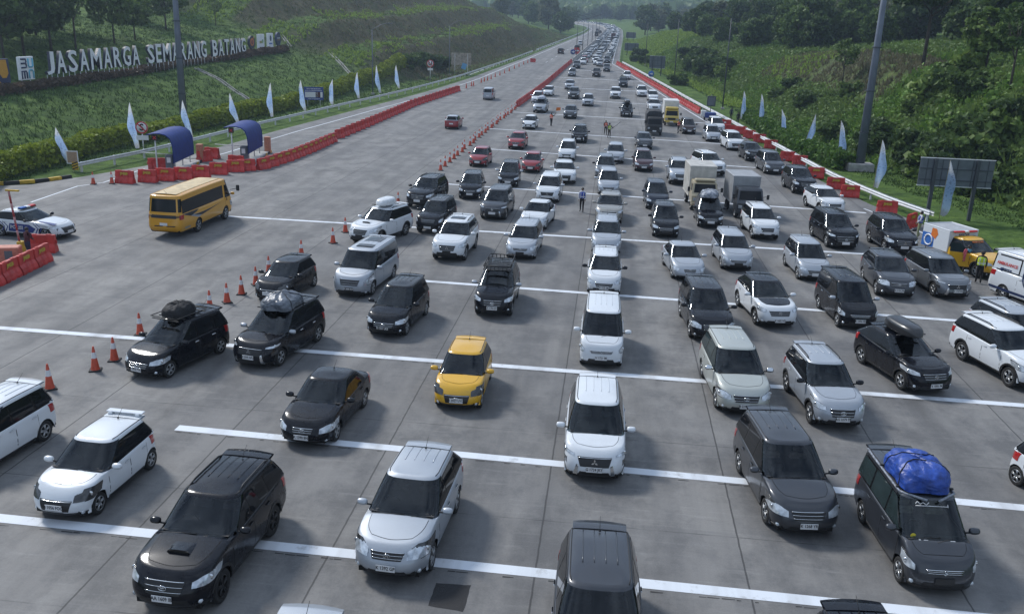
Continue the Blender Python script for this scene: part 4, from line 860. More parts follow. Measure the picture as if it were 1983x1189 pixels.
 ('rush', 'silver', (1627.8, 826.7), (1569, 667.5), 'silver off-road car with black mirrors, right of the silver beige people carrier', dict(plate_t='AG 1079 TP', mirror='black', emb='T')),
 ('innova', 'beige', (1443, 797), (1405.8, 637), 'silver beige people carrier with chrome tipped mirrors', dict(plate_t='B 2210 KMS', emb='T', mirror='chrome', glass='clear')),
 ('innova', 'dgrey', (1562, 1029.5), (1488, 796), 'dark grey people carrier with a white plate, left of the minivan with blue tarpaulin', dict(plate_t='K 1268 YR', mirror='dgrey', gbar=0)),
 ('van', 'dgrey', (1822, 1139), (1728.7, 875), 'dark grey minivan carrying a bright blue tarpaulin load', dict(tarp='blue', pb=1, emb='S', rails2=1, glass='clear', interior=1)),
 ('avanza', 'black', (269, 724.7), (397, 597), 'black people carrier with a black duffel bag on a roof rack, beside two cones', dict(plate_t='B 1856 POU', bag=1, emb='T', chrome=1)),
 ('xpander', 'black', (484, 704.5), (585, 575), 'black people carrier with a grey tarpaulin load and chrome X shaped nose', dict(plate_t='B 2505 AFU', tarp='grey', emb='M', mirror='silver', chrome=1)),
 ('hatch', 'black', (519.7, 578), (587, 491), 'black hatchback close to the cone line, behind the one with grey tarpaulin', dict(emb='T')),
]
# ------------------------------------------------------------------ placing vehicles
GLASSES = dict(clear=M_glass2, half=M_glass3)
def rope_bundle(name, size, seed, m, parent=None, loc=(0, 0, 0), rz=0., rope=True, lumps=1.):
    # a load under a tied sheet: lumpy superellipsoid with folds
    L_, W_, H_ = size; n, k = 88, 34; P = np.zeros((n, k, 3)); r_ = random.Random(seed)
    for i in range(n):
        a = 2*pi*i/n; ca, sa = cos(a), sin(a); ex = (abs(ca)**3.2+abs(sa)**3.2)**(-1/3.2)
        for j in range(k):
            t = j/(k-1); rr = (1-t**3.0)**(1/2.6) if t < 1 else 0.; z = H_*(t**.75)
            w = 1+.10*lumps*(float(fbm(np.array(ca*1.7+seed+z), np.array(sa*1.7+2*z), seed))-.47)*2+.05*sin(a*5+seed+3*t)*lumps*(1-t)
            w += lumps*.10*(.28-abs(float(fbm(np.array(a*2.1+seed), np.array(t*4.2+a*.7), seed+9, 3))-.44)*2)*(.35+.65*(1-t))
            P[i, j] = (L_/2*ca*ex*rr*w, W_/2*sa*ex*rr*w, z*(1+.26*lumps*(float(fbm(np.array(ca*rr*1.5+seed*3), np.array(sa*rr*1.5), seed+5))-.45)*2)+.02*sin(7*a+9*t)*t-lumps*.09*abs(float(fbm(np.array(ca*rr*3.1+seed), np.array(sa*rr*3.1), seed+2, 3))-.44)*min(1, 3*t))
    mb = MB(); mb.grid(P, 0, True, closeu=True, flip=False)
    o = mb.build(name, m, parent); o.location = loc; o.rotation_euler = (0, 0, rz)
    if rope:
        for q in (-.25, .25):
            i0 = [min(range(n), key=lambda i: abs(P[i, 0, 0]-q*L_)+(0 if s*P[i, 0, 1] > 0 else 9)) for s in (1, -1)]
            pts = [P[i0[0], j]+np.array([0, 0, .012]) for j in range(k-1)]+[P[i0[1], j]+np.array([0, 0, .012]) for j in range(k-2, -1, -1)]
            rb = MB(); rb.tube(pts, .014, 5, 0); rb.build('rope', M_rope, o)
    return o
M_rope = mat('black rope', (.02, .02, .02), .9)
M_tblue = mat('blue tarpaulin', (.012, .05, .27), .42, var=.35, scale=6, bump=.9); M_tgrey = mat('grey plastic tarpaulin', (.10, .115, .14), .28, var=.4, scale=7, bump=1.)
M_tsil = mat('grey plastic wrap', (.22, .24, .28), .3, var=.5, scale=9, bump=1.); M_twhite = mat('white plastic sacks', (.42, .45, .52), .5, var=.3, scale=7, bump=.8); M_bag = mat('black duffel fabric', (.012, .012, .014), .8, var=.4, scale=14, bump=.6); M_tdark = mat('dark green canvas', (.03, .04, .036), .8, var=.4, scale=6, bump=.7)
M_boxb = mat('black roof box plastic', (.016, .016, .018), .3, coat=.3); M_boxw = mat('white roof box plastic', (.6, .62, .64), .3, coat=.3)
def roof_z(c, x): return float(c.gz(x, 1.))+.036+c.crown*.7
def attach(o, root, c, x, z, label, cat, y=0.):
    a = root.rotation_euler.z; o.location = (root.location.x+x*cos(a)-y*sin(a), root.location.y+x*sin(a)+y*cos(a), root.location.z+z); o.rotation_euler = (0, 0, a); tag(o, label, cat)
def roof_box(root, c, m, x, L_=1.9, W_=.82, H_=.36, label=''):
    t = empty('roof_box'); n, k = 30, 14; P = np.zeros((n, k, 3))
    for i in range(n):
        u = i/(n-1); x_ = L_/2*(1-2*u); wf = (1-abs(2*u-1)**(4 if u > .5 else 2.6))**.5; hh = H_*(.35+.65*min(1, wf*1.05))*(1-.12*(1-u))
        for j in range(k):
            a = pi*j/(k-1); ca, sa = cos(a), sin(a); P[i, j] = (x_, -W_/2*wf*np.sign(ca)*abs(ca)**.6, .03+hh*abs(sa)**.55*min(1, wf*1.4))
    mb = MB(); mb.grid(P, 0, True, flip=True); base = P.copy(); base[..., 2] = .03-(base[..., 2]-.03)*.25; mb.grid(base, 0, True); mb.build('shell', m, t)
    for xx in (-.45, .45):
        mb = MB(); mb.box((xx, 0, -.02), (.06, c.W*.66, .035), 0, bev=.01); mb.build('crossbar', M_trim, t)
    attach(t, root, c, x, roof_z(c, x)+.10, label, 'roof box')
def emblem(kind, c, par):
    mb = MB(); z = (c.grille[1]+c.grille[2])/2+.01; X = float(c.front(np.array([0.]), np.array([z]))[0][0])+.028
    ring = lambda a, b, y0=0, z0=0, r=.011: mb.tube([(X, y0+a*cos(t), z+z0+b*sin(t)) for t in np.linspace(0, 2*pi, 21)], r, 5, 0, cap=False)
    if kind == 'T': ring(.085, .056); ring(.026, .05, r=.009); ring(.052, .02, 0, .026, .009)
    elif kind == 'M':
        for a in (90, 210, 330):
            u = np.array([cos(R(a)), sin(R(a))])*.052; v = np.array([-u[1], u[0]])*.58; d = [(0, 0), u+v, 2*u, u-v]; mb.prism([(float(p[0]), float(p[1])) for p in d], .012, (X, 0, z), (0, 1, 0), (0, 0, 1))
    elif kind == 'H':
        ring(.07, .058, r=.008)
        for y in (-.03, .03): mb.box((X, y, z), (.014, .016, .085))
        mb.box((X, 0, z), (.014, .06, .016))
    elif kind == 'S': mb.tube([(X, y*.05, z+q*.06) for y, q in ((.8, .6), (0, 1), (-.8, .5), (.8, -.5), (0, -1), (-.8, -.6))], .012, 5, 0)
    mb.build('emblem', M_chrome, par)
PLATE_CACHE = {}
def plate_text(s, c, par, white=False):
    if s not in PLATE_CACHE: PLATE_CACHE[s] = text_mesh(s, .125, .002, .0015, sx=.78)
    me = PLATE_CACHE[s].copy(); me.materials.clear(); me.materials.append(M_inkw if white else M_ink)
    o = link('lettering', me, par); fx = float(c.front(np.array([0.]), np.array([c.plate]))[0][0])+.027
    o.location = (fx, 0, c.plate+.01); o.rotation_euler = (pi/2, 0, pi/2)
def grade(Y): return math.atan(float(zroad(Y+2)-zroad(Y-2))/4)
def finish(root, c, parts_by, o, label):
    """extras the photograph shows on this car"""
    bn = parts_by
    if o.get('plate_t') and bn.get('number_plate'): plate_text(o['plate_t'], c, bn['number_plate'][0], bool(o.get('pb')))
    if o.get('emb') and bn.get('grille'): emblem(o['emb'], c, bn['grille'][0])
    if o.get('rails2'):
        for sg in (1, -1):
            q = [c.gside(np.array([x]), 1.)[0] for x in np.linspace(.9, -1.8, 8)]; mb = MB(); mb.tube([(p[0], sg*(p[1]+.005), p[2]+.03) for p in q], .03, 6, 0); mb.build('roof_rail', M_tsil, bn['roof'][0])
    if o.get('scoop'):
        x = c.L/2-.78; z = float(c.ztop(x))+c.hoodc; mb = MB(); P = []
        for i, u in enumerate(np.linspace(0, 1, 6)):
            h = .075*(1-u)**1.2+.002; P.append([(x-.42*u, y, z-.002+float(c.ztop(x-.42*u))-float(c.ztop(x))+h*(1-(y/.27)**6)) for y in np.linspace(-.27, .27, 9)])
        mb.grid(np.array(P), 0, True, flip=True); b = mb.build('bonnet_scoop', PAINT[o['_col']], bn['hood'][0] if bn.get('hood') else root)
        mb = MB(); mb.box((x+.004, 0, z+.03), (.02, .46, .055), 0); mb.build('scoop_mouth', M_grille, root)
    if o.get('sunroof'):
        xf, xr = c.gext(1.); zf = lambda x, y: float(c.gz(x, 1.))+.036+c.crown*(1-(y/.72)**2)+.006
        for a, b in (((xf-.5, xf-1.05),) if c.T != 'alphard' else ((xf-.4, xf-.85), (xf-1.5, xf-2.4))):
            mb = MB(); P = np.array([[(x, y, zf(x, y)) for y in np.linspace(-.40, .40, 7)] for x in np.linspace(a, b, 5)]); patch(mb, P, .004, 0, .01, outc=(0, 0, 1)); mb.build('sunroof', M_glass3, bn['roof'][0])
    if o.get('bspoil'):
        xf, xr = c.gext(1.)
        for sg in (1, -1):
            mb = MB(); mb.box((xr+.02, sg*.40, c.H+.02), (.16, .12, .09), 0, bev=.02); mb.build('spoiler_foot', PAINT['white'], bn['roof'][0])
        mb = MB(); mb.box((xr-.03, 0, c.H+.06), (.2, 1.05, .03), 0, bev=.01); mb.build('spoiler_wing', PAINT['white'], bn['roof'][0])
    if o.get('basket'):
        z = c.H+.10; xs = np.linspace(.75, -1.35, 9); bk = empty('roof_basket'); bk.parent = root
        for zz, nm in ((z, 'lower_rail'), (z+.17, 'upper_rail')):
            mb = MB(); mb.tube([(.8, -.58, zz), (.8, .58, zz), (-1.4, .58, zz), (-1.4, -.58, zz), (.8, -.58, zz)], .02, 6, 0); mb.build(nm, M_trim, bk)
        for x in xs:
            mb = MB(); mb.box((x, 0, z), (.09 if abs(x) < .7 else .04, 1.14, .02), 0); mb.build('slat', M_trim, bk)
            for sg in (1, -1): 
                if int(abs(x)*10) % 2 == 0: mb = MB(); mb.box((x, sg*.58, z+.085), (.025, .025, .17)); mb.build('upright', M_trim, bk)
        for y in np.linspace(-.45, .45, 6):
            mb = MB(); mb.box((.8, y, z+.085), (.02, .03, .16)); mb.build('upright', M_trim, bk)
            mb = MB(); mb.box((-1.4, y, z+.085), (.02, .03, .16)); mb.build('upright', M_trim, bk)
    if o.get('box'): roof_box(root, c, M_boxb if o['box'] == 'black' else M_boxw, -.15 if o['box'] == 'black' else -.45, 1.95 if o['box'] == 'black' else 1.5, label={'hrv': 'long black roof box on the glossy black crossover', 'xpander': 'black roof box on the small black car in the far middle of the plaza', 'bigsuv': 'white roof box on the white off-road car with bonnet scoop'}[c.T])
    if o.get('tarp'):
        m, L_, H_ = (M_tblue, 1.75, .52) if o['tarp'] == 'blue' else (M_tgrey, 1.7, .46)
        b = rope_bundle('tarpaulin_bundle', (L_, 1.22, H_), 5 if o['tarp'] == 'blue' else 9, m, lumps=1.1); attach(b, root, c, -.18, roof_z(c, -.2)+.01, ('bright blue' if o['tarp'] == 'blue' else 'grey')+' tarpaulin load roped on the '+('dark grey minivan' if o['tarp'] == 'blue' else 'black people carrier'), 'roof load')
        for xx in (.35, -.75):
            mb = MB(); mb.box((xx, 0, roof_z(c, 0)-.0), (.05, c.W*.82, .04), 0, bev=.01); mb.build('crossbar', M_trim, root)
    if o.get('bag'):
        b = rope_bundle('duffel_bag', (1.25, .82, .40), 21, M_bag, lumps=.6); attach(b, root, c, -.15, roof_z(c, 0)+.10, 'black duffel bag strapped on the rack of the black car beside the cones', 'bag')
        rk = empty('roof_rack'); rk.parent = root
        for xx in (.55, .2, -.15, -.5, -.85): mb = MB(); mb.box((xx, 0, roof_z(c, 0)+.06), (.05, 1.14, .03), 0); mb.build('slat', M_trim, rk)
        mb = MB(); mb.tube([(.62, -.57, c.H+.17), (.62, .57, c.H+.17), (-.95, .57, c.H+.17), (-.95, -.57, c.H+.17), (.62, -.57, c.H+.17)], .018, 6, 0); mb.build('rail', M_trim, rk)
    if o.get('bundle'):
        m = dict(white=M_twhite, grey=M_tsil, dark=M_tdark)[o['bundle']]; x = -.25 if c.T != 'pickup' else -1.75
        b = rope_bundle('roof_load', (1.5, 1.15, .42) if c.T != 'pickup' else (1.5, 1.5, .95), rnd.randint(1, 99), m); attach(b, root, c, x, roof_z(c, 0)+.0 if c.T != 'pickup' else 1.0, {'white': 'white sacks tied on the roof of the silver off-road car by the median', 'grey': 'grey plastic wrapped load on the black people carrier before the cream lorry', 'dark': 'dark canvas load in the bed of the small green pickup'}[o['bundle']], 'load')
    if o.get('interior'):                                     # sticker band, sticker and dashboard paper seen through the minivan's screen
        def wsp(y, p):
            q = c.gh(np.array([0.]), p)[0]; b = c.gw(p); t = np.interp(abs(y)/b, *[FT(np.linspace(0, 1, 200), c.gn)[1], np.linspace(0, 1, 200)]); q = c.gh(np.array([t]), p)[0]; return np.array([q[0], math.copysign(q[1], y), q[2]])
        me = text_mesh('\u00b7\u00b7 \u2030 \u00ac \u00b1 \u00a7', .16, .001, .002, sx=1.5); 
        mb = MB()
        for k, (y0, p0, y1, p1) in enumerate(((-.42, .86, -.36, .92), (-.36, .92, -.30, .86), (-.30, .86, -.22, .9), (-.22, .9, -.14, .85), (-.14, .85, -.06, .91), (-.42, .82, .42, .82), (.42, .80, .42, .87))):
            mb.tube([wsp(y0*.9, p0)+np.array([.012, 0, .004]), wsp(y1*.9, p1)+np.array([.012, 0, .004])], .010, 4, 0)
        mb.build('windscreen_script', M_inkw, bn['windscreen'][0])
        mb = MB(); q = wsp(-.55, .14); mb.lathe([(0, .006), (.06, .006), (.065, 0)], 10, 0, 'x', q+np.array([.012, 0, 0])); mb.build('round_sticker', mat('yellow sticker', (.6, .5, .03), .5), bn['windscreen'][0])
        for y, w in ((-.28, .16), (.34, .18), (-.42, .07)):
            mb = MB(); mb.grid(np.array([[wsp(y-w/2*(1-k*.4), .03+.05*k)+np.array([.009, 0, .002]), wsp(y+w/2*(1-k*.4), .03+.05*k)+np.array([.009, 0, .002])] for k in (0, .6, 1)]), 0, False); mb.build('dashboard_paper', M_pw, bn['windscreen'][0])
def short(l): return l.replace('a black roof box', 'it').replace(' with a long it', '').replace(' with it', '').replace(' and a white roof box', '')
r9 = random.Random(4)
def car_opts(o):
    k = {}
    for q in ('mirror', 'roof', 'hood', 'chrome'):
        if q in o: k[q] = o[q]
    if 'glass' in o: k['glass'] = GLASSES[o['glass']]
    k['screen'] = {'clear': M_scr2, 'half': M_scr3}.get(o.get('glass'), r9.choices([M_scr, M_scr3, M_scr2], [5, 3, 1.5])[0]); k['seat'] = r9.choice([M_seat, M_seat, M_seatb])
    if o.get('rim') == 'd': k['rim'] = M_drim
    if o.get('pb'): k['plate'] = M_pb
    if o.get('sill') == 'chrome': k['sill'] = M_chrome
    return k
def put(T, col, x, y, head, label, o, cat='car', name='car', lod=None, tilt=True):
    lod = lod if lod is not None else (3 if y < 62 else 2 if y < 140 else 1)
    root, c, bn = make_car(T, col, (x, y), head, label, cat, None, lod, name, **car_opts(o)); root.location.z = float(zroad(y))
    if y > 100: root.rotation_euler = (0, grade(y) if sin(head) < 0 else -grade(y), head)
    o = dict(o); o['_col'] = col; finish(root, c, bn, o, label); return root, c, bn
def kindof(T): return {'avanza': 'people carrier', 'calya': 'people carrier'}.get(T, T)
FLOW = lambda x, y: (-3.0 if x < -6 else 0.5 if x < 3 else 3.0)
for (T, col, fp, rp_, label, o) in CARS:
    p = dict(BASE); p.update(TYPES[T]); pf = G(*fp, .22); pr = G(*rp_, p['H']-.08); d = (pf-pr)[:2]; ang = math.degrees(atan2(d[1], d[0]))+90
    w = float(np.clip((84-pf[1])/20., 0, 1)); w = 0 if T == 'bigsuv' and pf[1] > 70 and col == 'white' and fp[0] < 1300 else w
    if label.startswith('white and grey off-road'): ang, w = 16, 1
    fl = (6. if pf[0] > 12 else 3. if pf[0] > 3 else -2. if pf[0] < -9 else 0.)*float(1-sst(150, 230, pf[1])); ang = np.clip(ang, -19, 24)*w+fl*(1-w)
    h = R(ang-90); dx, dy = cos(h), sin(h); k = p['L']/2-.11
    put(T, col, pf[0]-dx*k, pf[1]-dy*k, h, label, o, cat='pickup' if T == 'pickup' else 'car')
def put_wheel(T, col, px, sg, axle, ang, label, o, **k):
    # placed by the ground point under one visible wheel: sg=+1 the flank at the car's left
    p = dict(BASE); p.update(TYPES[T]); q = G(*px); h = R(ang-90); xa = p['L']/2-p['fo']-(p['wb'] if axle == 'rear' else 0); yy = sg*(p['W']/2-.03)
    return put(T, col, q[0]-(xa*cos(h)-yy*sin(h)), q[1]-(xa*sin(h)+yy*cos(h)), h, label, o, **k)
put_wheel('avanza', 'white', (92, 853), 1, 'rear', -5, 'white people carrier cut by the left edge, only its rear half showing', {})
put_wheel('bigsuv', 'white', (1857, 697), -1, 'rear', 15.5, 'white off-road car with black wheel arches at the right edge', dict(chrome=0))
put_wheel('hatch', 'white', (1962, 939), -1, 'rear', 20, 'small white hatchback mostly outside the right edge', {})
def put_roof(T, col, px, ang, label, o, zoff=-.06, **k):
    p = dict(BASE); p.update(TYPES[T]); q = G(*px, p['H']+zoff); h = R(ang-90); x = -p['L']/2+p['rr']; return put(T, col, q[0]-x*cos(h), q[1]-x*sin(h), h, label, o, **k)
put_roof('bigsuv', 'white', (1921, 577), 13, 'white off-road car with grey roof, behind the white one with black wheel arches', dict(roof='silver', mirror='silver'))
put_roof('innova', 'dgrey', (1161, 1017), 1.5, 'dark grey people carrier with ribbed roof, cut by the bottom edge in the middle', dict(mirror='silver', chrome=1))
put_roof('innova', 'black', (1650, 1171), 6, 'black car of which only the roof end shows at the bottom edge', {})
put_roof('innova', 'silver', (604, 1182), 0, 'silver car of which only the roof rim shows at the bottom edge', {})
# vehicles going away on the left carriageway
def away(T, col, px, ang, label, o={}, **k):
    p = dict(BASE); p.update(TYPES[T]); q = G(*px, .25); h = R(ang+90); x = p['L']/2-.1; return put(T, col, q[0]+x*cos(h), q[1]+x*sin(h), h, label, o, **k)
away('fit', 'red', (873.6, 247), 1, 'dark red hatchback with a pale roof driving away on the empty carriageway', dict(roof='silver'))
away('van', 'silver', (944, 191.5), 1, 'pale silver minivan driving away on the empty carriageway', {})
away('bigsuv', 'brown', (1085, 104), -1, 'dark red brown car driving away past the last cones', {}, lod=1)
away('bigsuv', 'black', (1117, 97.5), -1, 'black car driving away beside the no entry sign', {}, lod=1)
away('avanza', 'white', (1123, 87), -1, 'white car driving away, beyond the black one by the no entry sign', {}, lod=1)
for px, l in (((1155, 70), 'dark lorry driving away on the far bend, nearest of the dark group'), ((1162, 65), 'dark red car driving away on the far bend'), ((1156.5, 61), 'small dark car driving away on the far bend, farthest of the dark group')):
    away('hiace' if 'lorry' in l else 'avanza', 'brown', px, -1, l, {}, lod=1, name='lorry' if 'lorry' in l else 'car', cat='lorry' if 'lorry' in l else 'car')
# ------------------------------------------------------------------ police saloon, ambulance, bus, rescue pickup
def decal(c, par, name, pts, sg, m, off=.007, n=6, k=4):
    P = quadgrid(*pts, n, k); P = c.side(P[..., 0], P[..., 1]); P[..., 1] *= sg; mb = MB(); patch(mb, P, off, 0, 0, outc=(0, sg, 0)); return mb.build(name, m, par)
def side_text(c, par, s, size, x, z, sg, m, name='lettering', sx=1., off=.012, gh=False, bold=.004):
    me = text_mesh(s, size, .001, bold, sx); me.materials.append(m); bm = bmesh.new(); bm.from_mesh(me)
    for v in bm.verts:
        xx, zz = x-sg*v.co.x*-1*1., z+v.co.y; xx = x+v.co.x*(-sg)*(-1) if False else x-v.co.x*sg*1.
        q = c.side(np.array([xx]), np.array([zz]))[0]; v.co = (xx, sg*(q[1]+off), zz)
    if sg > 0: pass
    bm.to_mesh(me); bm.free(); return link(name, me, par)
M_blue = mat('police blue film', (.012, .03, .16), .35); M_white = mat('white film', (.72, .73, .74), .45, var=.05); M_orange = mat('orange film', (.62, .16, .02), .45); M_redf = mat('red film', (.5, .03, .03), .4); M_lamp_red = mat('red lamp', (.6, .02, .02), .2); M_navy = mat('navy film', (.016, .03, .09), .4); M_bluef = mat('bright blue film', (.03, .13, .42), .4); M_grey = mat('grey film', (.25, .26, .28), .5)
q = G(88, 466); c0 = Car('mazda'); h = R(-6); sgp = -1; yy = sgp*(c0.hw-.03)
root, c, bn = put('mazda', 'white', q[0]-(c0.xa*cos(h)-yy*sin(h)), q[1]-(c0.xa*sin(h)+yy*cos(h)), h, 'white and blue police saloon turning in from the left edge', dict(mirror='black'), cat='police car', name='police_car', lod=3)
for sg in (1, -1):
    decal(c, bn['body'][0], 'blue_panel', ((.78, .36), (-.72, .36), (-.62, .80), (.62, .80)), sg, M_blue, .008, 10, 6)
    decal(c, bn['body'][0], 'blue_panel', ((.78, .36), (.74, .36), (.6, .8), (1.0, .60)), sg, M_blue, .009, 5, 5)
    for k in range(2):
        x = .92+.2*k; decal(c, bn['body'][0], 'chevron', ((x, .34), (x+.07, .34), (x+.27, .62), (x+.20, .62)), sg, M_blue, .008); decal(c, bn['body'][0], 'chevron', ((x+.20, .62), (x+.27, .62), (x-.03, .86), (x-.1, .86)), sg, M_blue, .008)
        x = -.86-.22*k; decal(c, bn['body'][0], 'chevron', ((x, .34), (x-.07, .34), (x+.10, .62), (x+.17, .62)), sg, M_blue, .008); decal(c, bn['body'][0], 'chevron', ((x+.10, .62), (x+.17, .62), (x-.1, .86), (x-.17, .86)), sg, M_blue, .008)
    side_text(c, bn['body'][0], 'POLISI', .26, -.18, .60, sg, M_white, sx=1.1, off=.016, bold=.012); mb = MB(); mb.lathe([(0, .012), (.1, .012), (.11, 0)], 16, 0, 'y', (.44, sg*(c.hw-.012) if sg > 0 else -(c.hw-.012), .60)); mb.build('badge', M_grey, bn['body'][0])
    hg = [((1.0, .0), (1.0, .1))]
mb = MB(); P = np.array([[hp for hp in [(x, y, float(c.ztop(x))+c.hoodc*(1-(y/.85)**2)+.012) for y in np.linspace(-.78, -.5-.1*(2.2-x), 4)]] for x in np.linspace(2.05, 1.1, 6)]); patch(mb, P, .004, 0, 0, outc=(0, 0, 1)); mb.build('bonnet_stripe', M_blue, bn['body'][0])
lb = empty('light_bar'); lb.parent = root
mb = MB(); mb.box((-.15, 0, c.H+.06), (.28, 1.15, .04), 0, bev=.01); mb.build('base', M_trim, lb)
for y, m in ((-.36, M_bluef), (.36, M_redf), (0, M_white)):
    mb = MB(); mb.box((-.15, y, c.H+.125), (.26, .42 if y else .28, .09), 0, bev=.03); mb.build('lens', m, lb)
# ambulance at the right edge
root, c, bn = put_wheel('hiace', 'white', (1938, 578), -1, 'rear', 24, 'white ambulance van with a navy arc at the right edge', dict(pb=1), cat='ambulance', name='ambulance', lod=3)
for w_ in bn['window'][1:2]+bn['window'][3:4]+bn.get('quarter_window', []): w_.material_slots[0].material = PAINT['white']
for s_, sz, x_, z_, m_ in (('AMBULANCE', .21, -1.55, 1.70, M_redf), ('Jasamarga', .14, -1.5, 1.46, M_navy)):
    me = text_mesh(s_, sz, .001, .006); me.materials.append(m_); o = link('lettering', me, bn['roof'][0]); q = c.gside(np.array([x_]), .3)[0]; o.location = (x_, -abs(q[1])-.022, z_); o.rotation_euler = (pi/2-.05, 0, 0)
mb = MB(); mb.lathe([(0, -.012), (.09, -.012), (.1, 0)], 14, 0, 'y', (-1.84, -abs(q[1])-.012, 1.40)); mb.build('emblem', M_navy, bn['roof'][0])
mb = MB(); mb.tube([(.35+.85*cos(t), -float(np.interp(1.4+.72*sin(t), [.7, 1.3, 2.1], [.955, .90, .83])), 1.4+.72*sin(t)) for t in np.linspace(pi*.55, pi*1.45, 16)], .05, 6, 0); mb.build('navy_arc', M_navy, bn['body'][0])
decal(c, bn['body'][0], 'blue_stripe', ((2.3, .40), (-2.45, .40), (-2.45, .52), (2.3, .52)), -1, M_navy, .012, 24, 3)
# yellow minibus seen from behind
q1, q2 = G(387, 449), G(445, 422); dv = (q2-q1)[:2]; ang = math.degrees(atan2(dv[1], dv[0]))-90
c0 = Car('bus'); h = R(ang+90); yy = -(c0.hw-.03); xa = c0.xb
root, c, bn = put('bus', 'bus', q1[0]-(xa*cos(h)-yy*sin(h)), q1[1]-(xa*sin(h)+yy*cos(h)), h, 'yellow minibus with black windows and grey swoosh on the left roadway', dict(), cat='minibus', name='minibus', lod=3)
for sg in (1, -1):
    decal(c, bn['body'][0], 'grey_swoosh', ((-2.9, 1.30), (-1.3, .88), (-.5, 1.06), (-1.9, 1.16)), sg, M_grey, .012, 12, 5); decal(c, bn['body'][0], 'black_swoosh', ((-2.3, 1.18), (-.9, .95), (2.1, 1.24), (-.6, 1.03)), sg, M_trim, .016, 14, 4); decal(c, bn['body'][0], 'black_swoosh', ((-3.0, 1.34), (-2.2, 1.12), (-1.5, 1.24), (-1.2, 1.34)), sg, M_trim, .014, 10, 4)
    decal(c, bn['body'][0], 'lower_trim', ((-2.9, .50), (-2.3, .50), (-2.3, .62), (-2.9, .62)), sg, PAINT['taupe'], .01)
me_ = MB(); P = np.array([[c.lower(np.array([3-abs(u)]), z=np.array([z]), q=np.array([.6]))[0]*np.array([1, 1 if u >= 0 else -1, 1]) for z in np.linspace(1.14, 1.34, 4)] for u in np.linspace(-.8, .8, 9)]); patch(me_, P, .012, 0, .01, outc=(-1, 0, 0)); me_.build('rear_panel', M_trim, bn['body'][0])
for y in (-.42, .28):
    mb = MB(); mb.box((-c.L/2-.0, y, .72), (.03, .5, .05), 0); mb.build('bumper_slot', M_trim, bn['body'][0])
M_rooft = mat('faded roof panel', (.52, .40, .22), .5, var=.2, scale=2)
zf = lambda x, y: float(c.gz(x, 1.))+.036+c.crown*(1-(y/.95)**2)+.004
mb = MB(); patch(mb, np.array([[(x, y, zf(x, y)) for y in np.linspace(-.62, .62, 9)] for x in np.linspace(2.3, -3.0, 10)]), .008, 0, .01, outc=(0, 0, 1)); mb.build('roof_panel', M_rooft, bn['roof'][0])
for sg in (1, -1):
    mb = MB(); mb.tube([(3.1, sg*.98, 1.7), (3.35, sg*1.3, 1.75)], .02, 6, 0); mb.box((3.36, sg*1.36, 1.78), (.08, .2, .36), 0, bev=.03); mb.build('mirror', M_trim, root)
# rescue pickup: yellow cab, white rescue box
ang = 22; h = R(ang-90); root, c, bn = put_roof('pickup', 'yellow', (1862, 456), 22, 'yellow rescue pickup with a white box body, its door open', dict(plate_t='H 1701 QW', mirror='black'), zoff=-.05, cat='rescue truck', name='rescue_pickup', lod=3)
bx = MB(); bx.box((-1.55, 0, 1.62), (2.1, 1.9, 1.35), 0, bev=.04); cb = bx.build('rescue_box', PAINT['white'], root)
mb = MB(); mb.box((-1.55, 0, 2.31), (1.98, 1.76, .03), 0); mb.build('roof_sheet', mat('grey roof sheet', (.33, .34, .36), .5, var=.2, scale=3), cb)
for y in (-.92, .92): mb = MB(); mb.box((-1.55, y, 2.33), (2.12, .07, .09), 0, bev=.02); mb.build('roof_rail', PAINT['white'], cb)
for x in (-2.58, -.52): mb = MB(); mb.box((x, 0, 2.33), (.07, 1.77, .09), 0, bev=.02); mb.build('roof_rail', PAINT['white'], cb)
mb = MB(); mb.box((-.43, 0, 2.30), (.16, 1.5, .10), 0, bev=.03); mb.build('red_light_bar', M_lamp_red, cb); mb = MB(); mb.box((-.43, .05, 2.305), (.17, .3, .105), 0, bev=.03); mb.build('clear_lens', M_drl, cb)
for i, (s, x, z, sz, m) in enumerate((('RESCUE', -.49, 2.06, .2, M_navy),)):
    me = text_mesh(s, sz, .002, .006); me.materials.append(m); o = link('lettering', me, cb); o.location = (-.487, 0, z); o.rotation_euler = (pi/2, 0, pi/2)
for sg in (-1, 1):
    y = sg*.953; mb = MB(); rr = [(cos(t), sin(t)) for t in np.linspace(0, 2*pi, 25)]
    mb.tube([(-2.05+.30*a, y, 1.40+.33*b) for a, b in rr], .05, 6, 0, cap=False); mb.build('white_ring', M_white, cb); mb = MB(); mb.box((-2.1, sg*.951, 1.40), (.95, .004, .88), 0); mb.build('blue_panel', M_bluef, cb)
    mb = MB(); mb.prism([(-1.9, 1.75), (-1.55, 1.55), (-1.35, 1.9), (-1.5, 2.22), (-1.85, 2.22)], sg*.004*-1, (0, sg*.9565, 0), (1, 0, 0), (0, 0, 1)); mb.build('orange_panel', M_orange, cb)
for sg in (-1,):
    side_text(c, bn['body'][0], 'JASAMARGA', .16, .62, .90, sg, M_navy, off=.018, bold=.004)
me = text_mesh('RESCUE', .13, .001, .004, 1.6); me.materials.append(M_orange); o = link('lettering', me, bn['windscreen'][0]); qq = c.gh(np.array([0.]), .84)[0]; o.location = (qq[0]+.03, 0, qq[2]+.02); o.rotation_euler = (R(40), 0, pi/2)
cb.scale = (1, 1, .87)
dr = empty('open_door', (c.xa-.52, -(c.hw+.0), 0)); dr.parent = root; dr.rotation_euler = (0, 0, R(50))
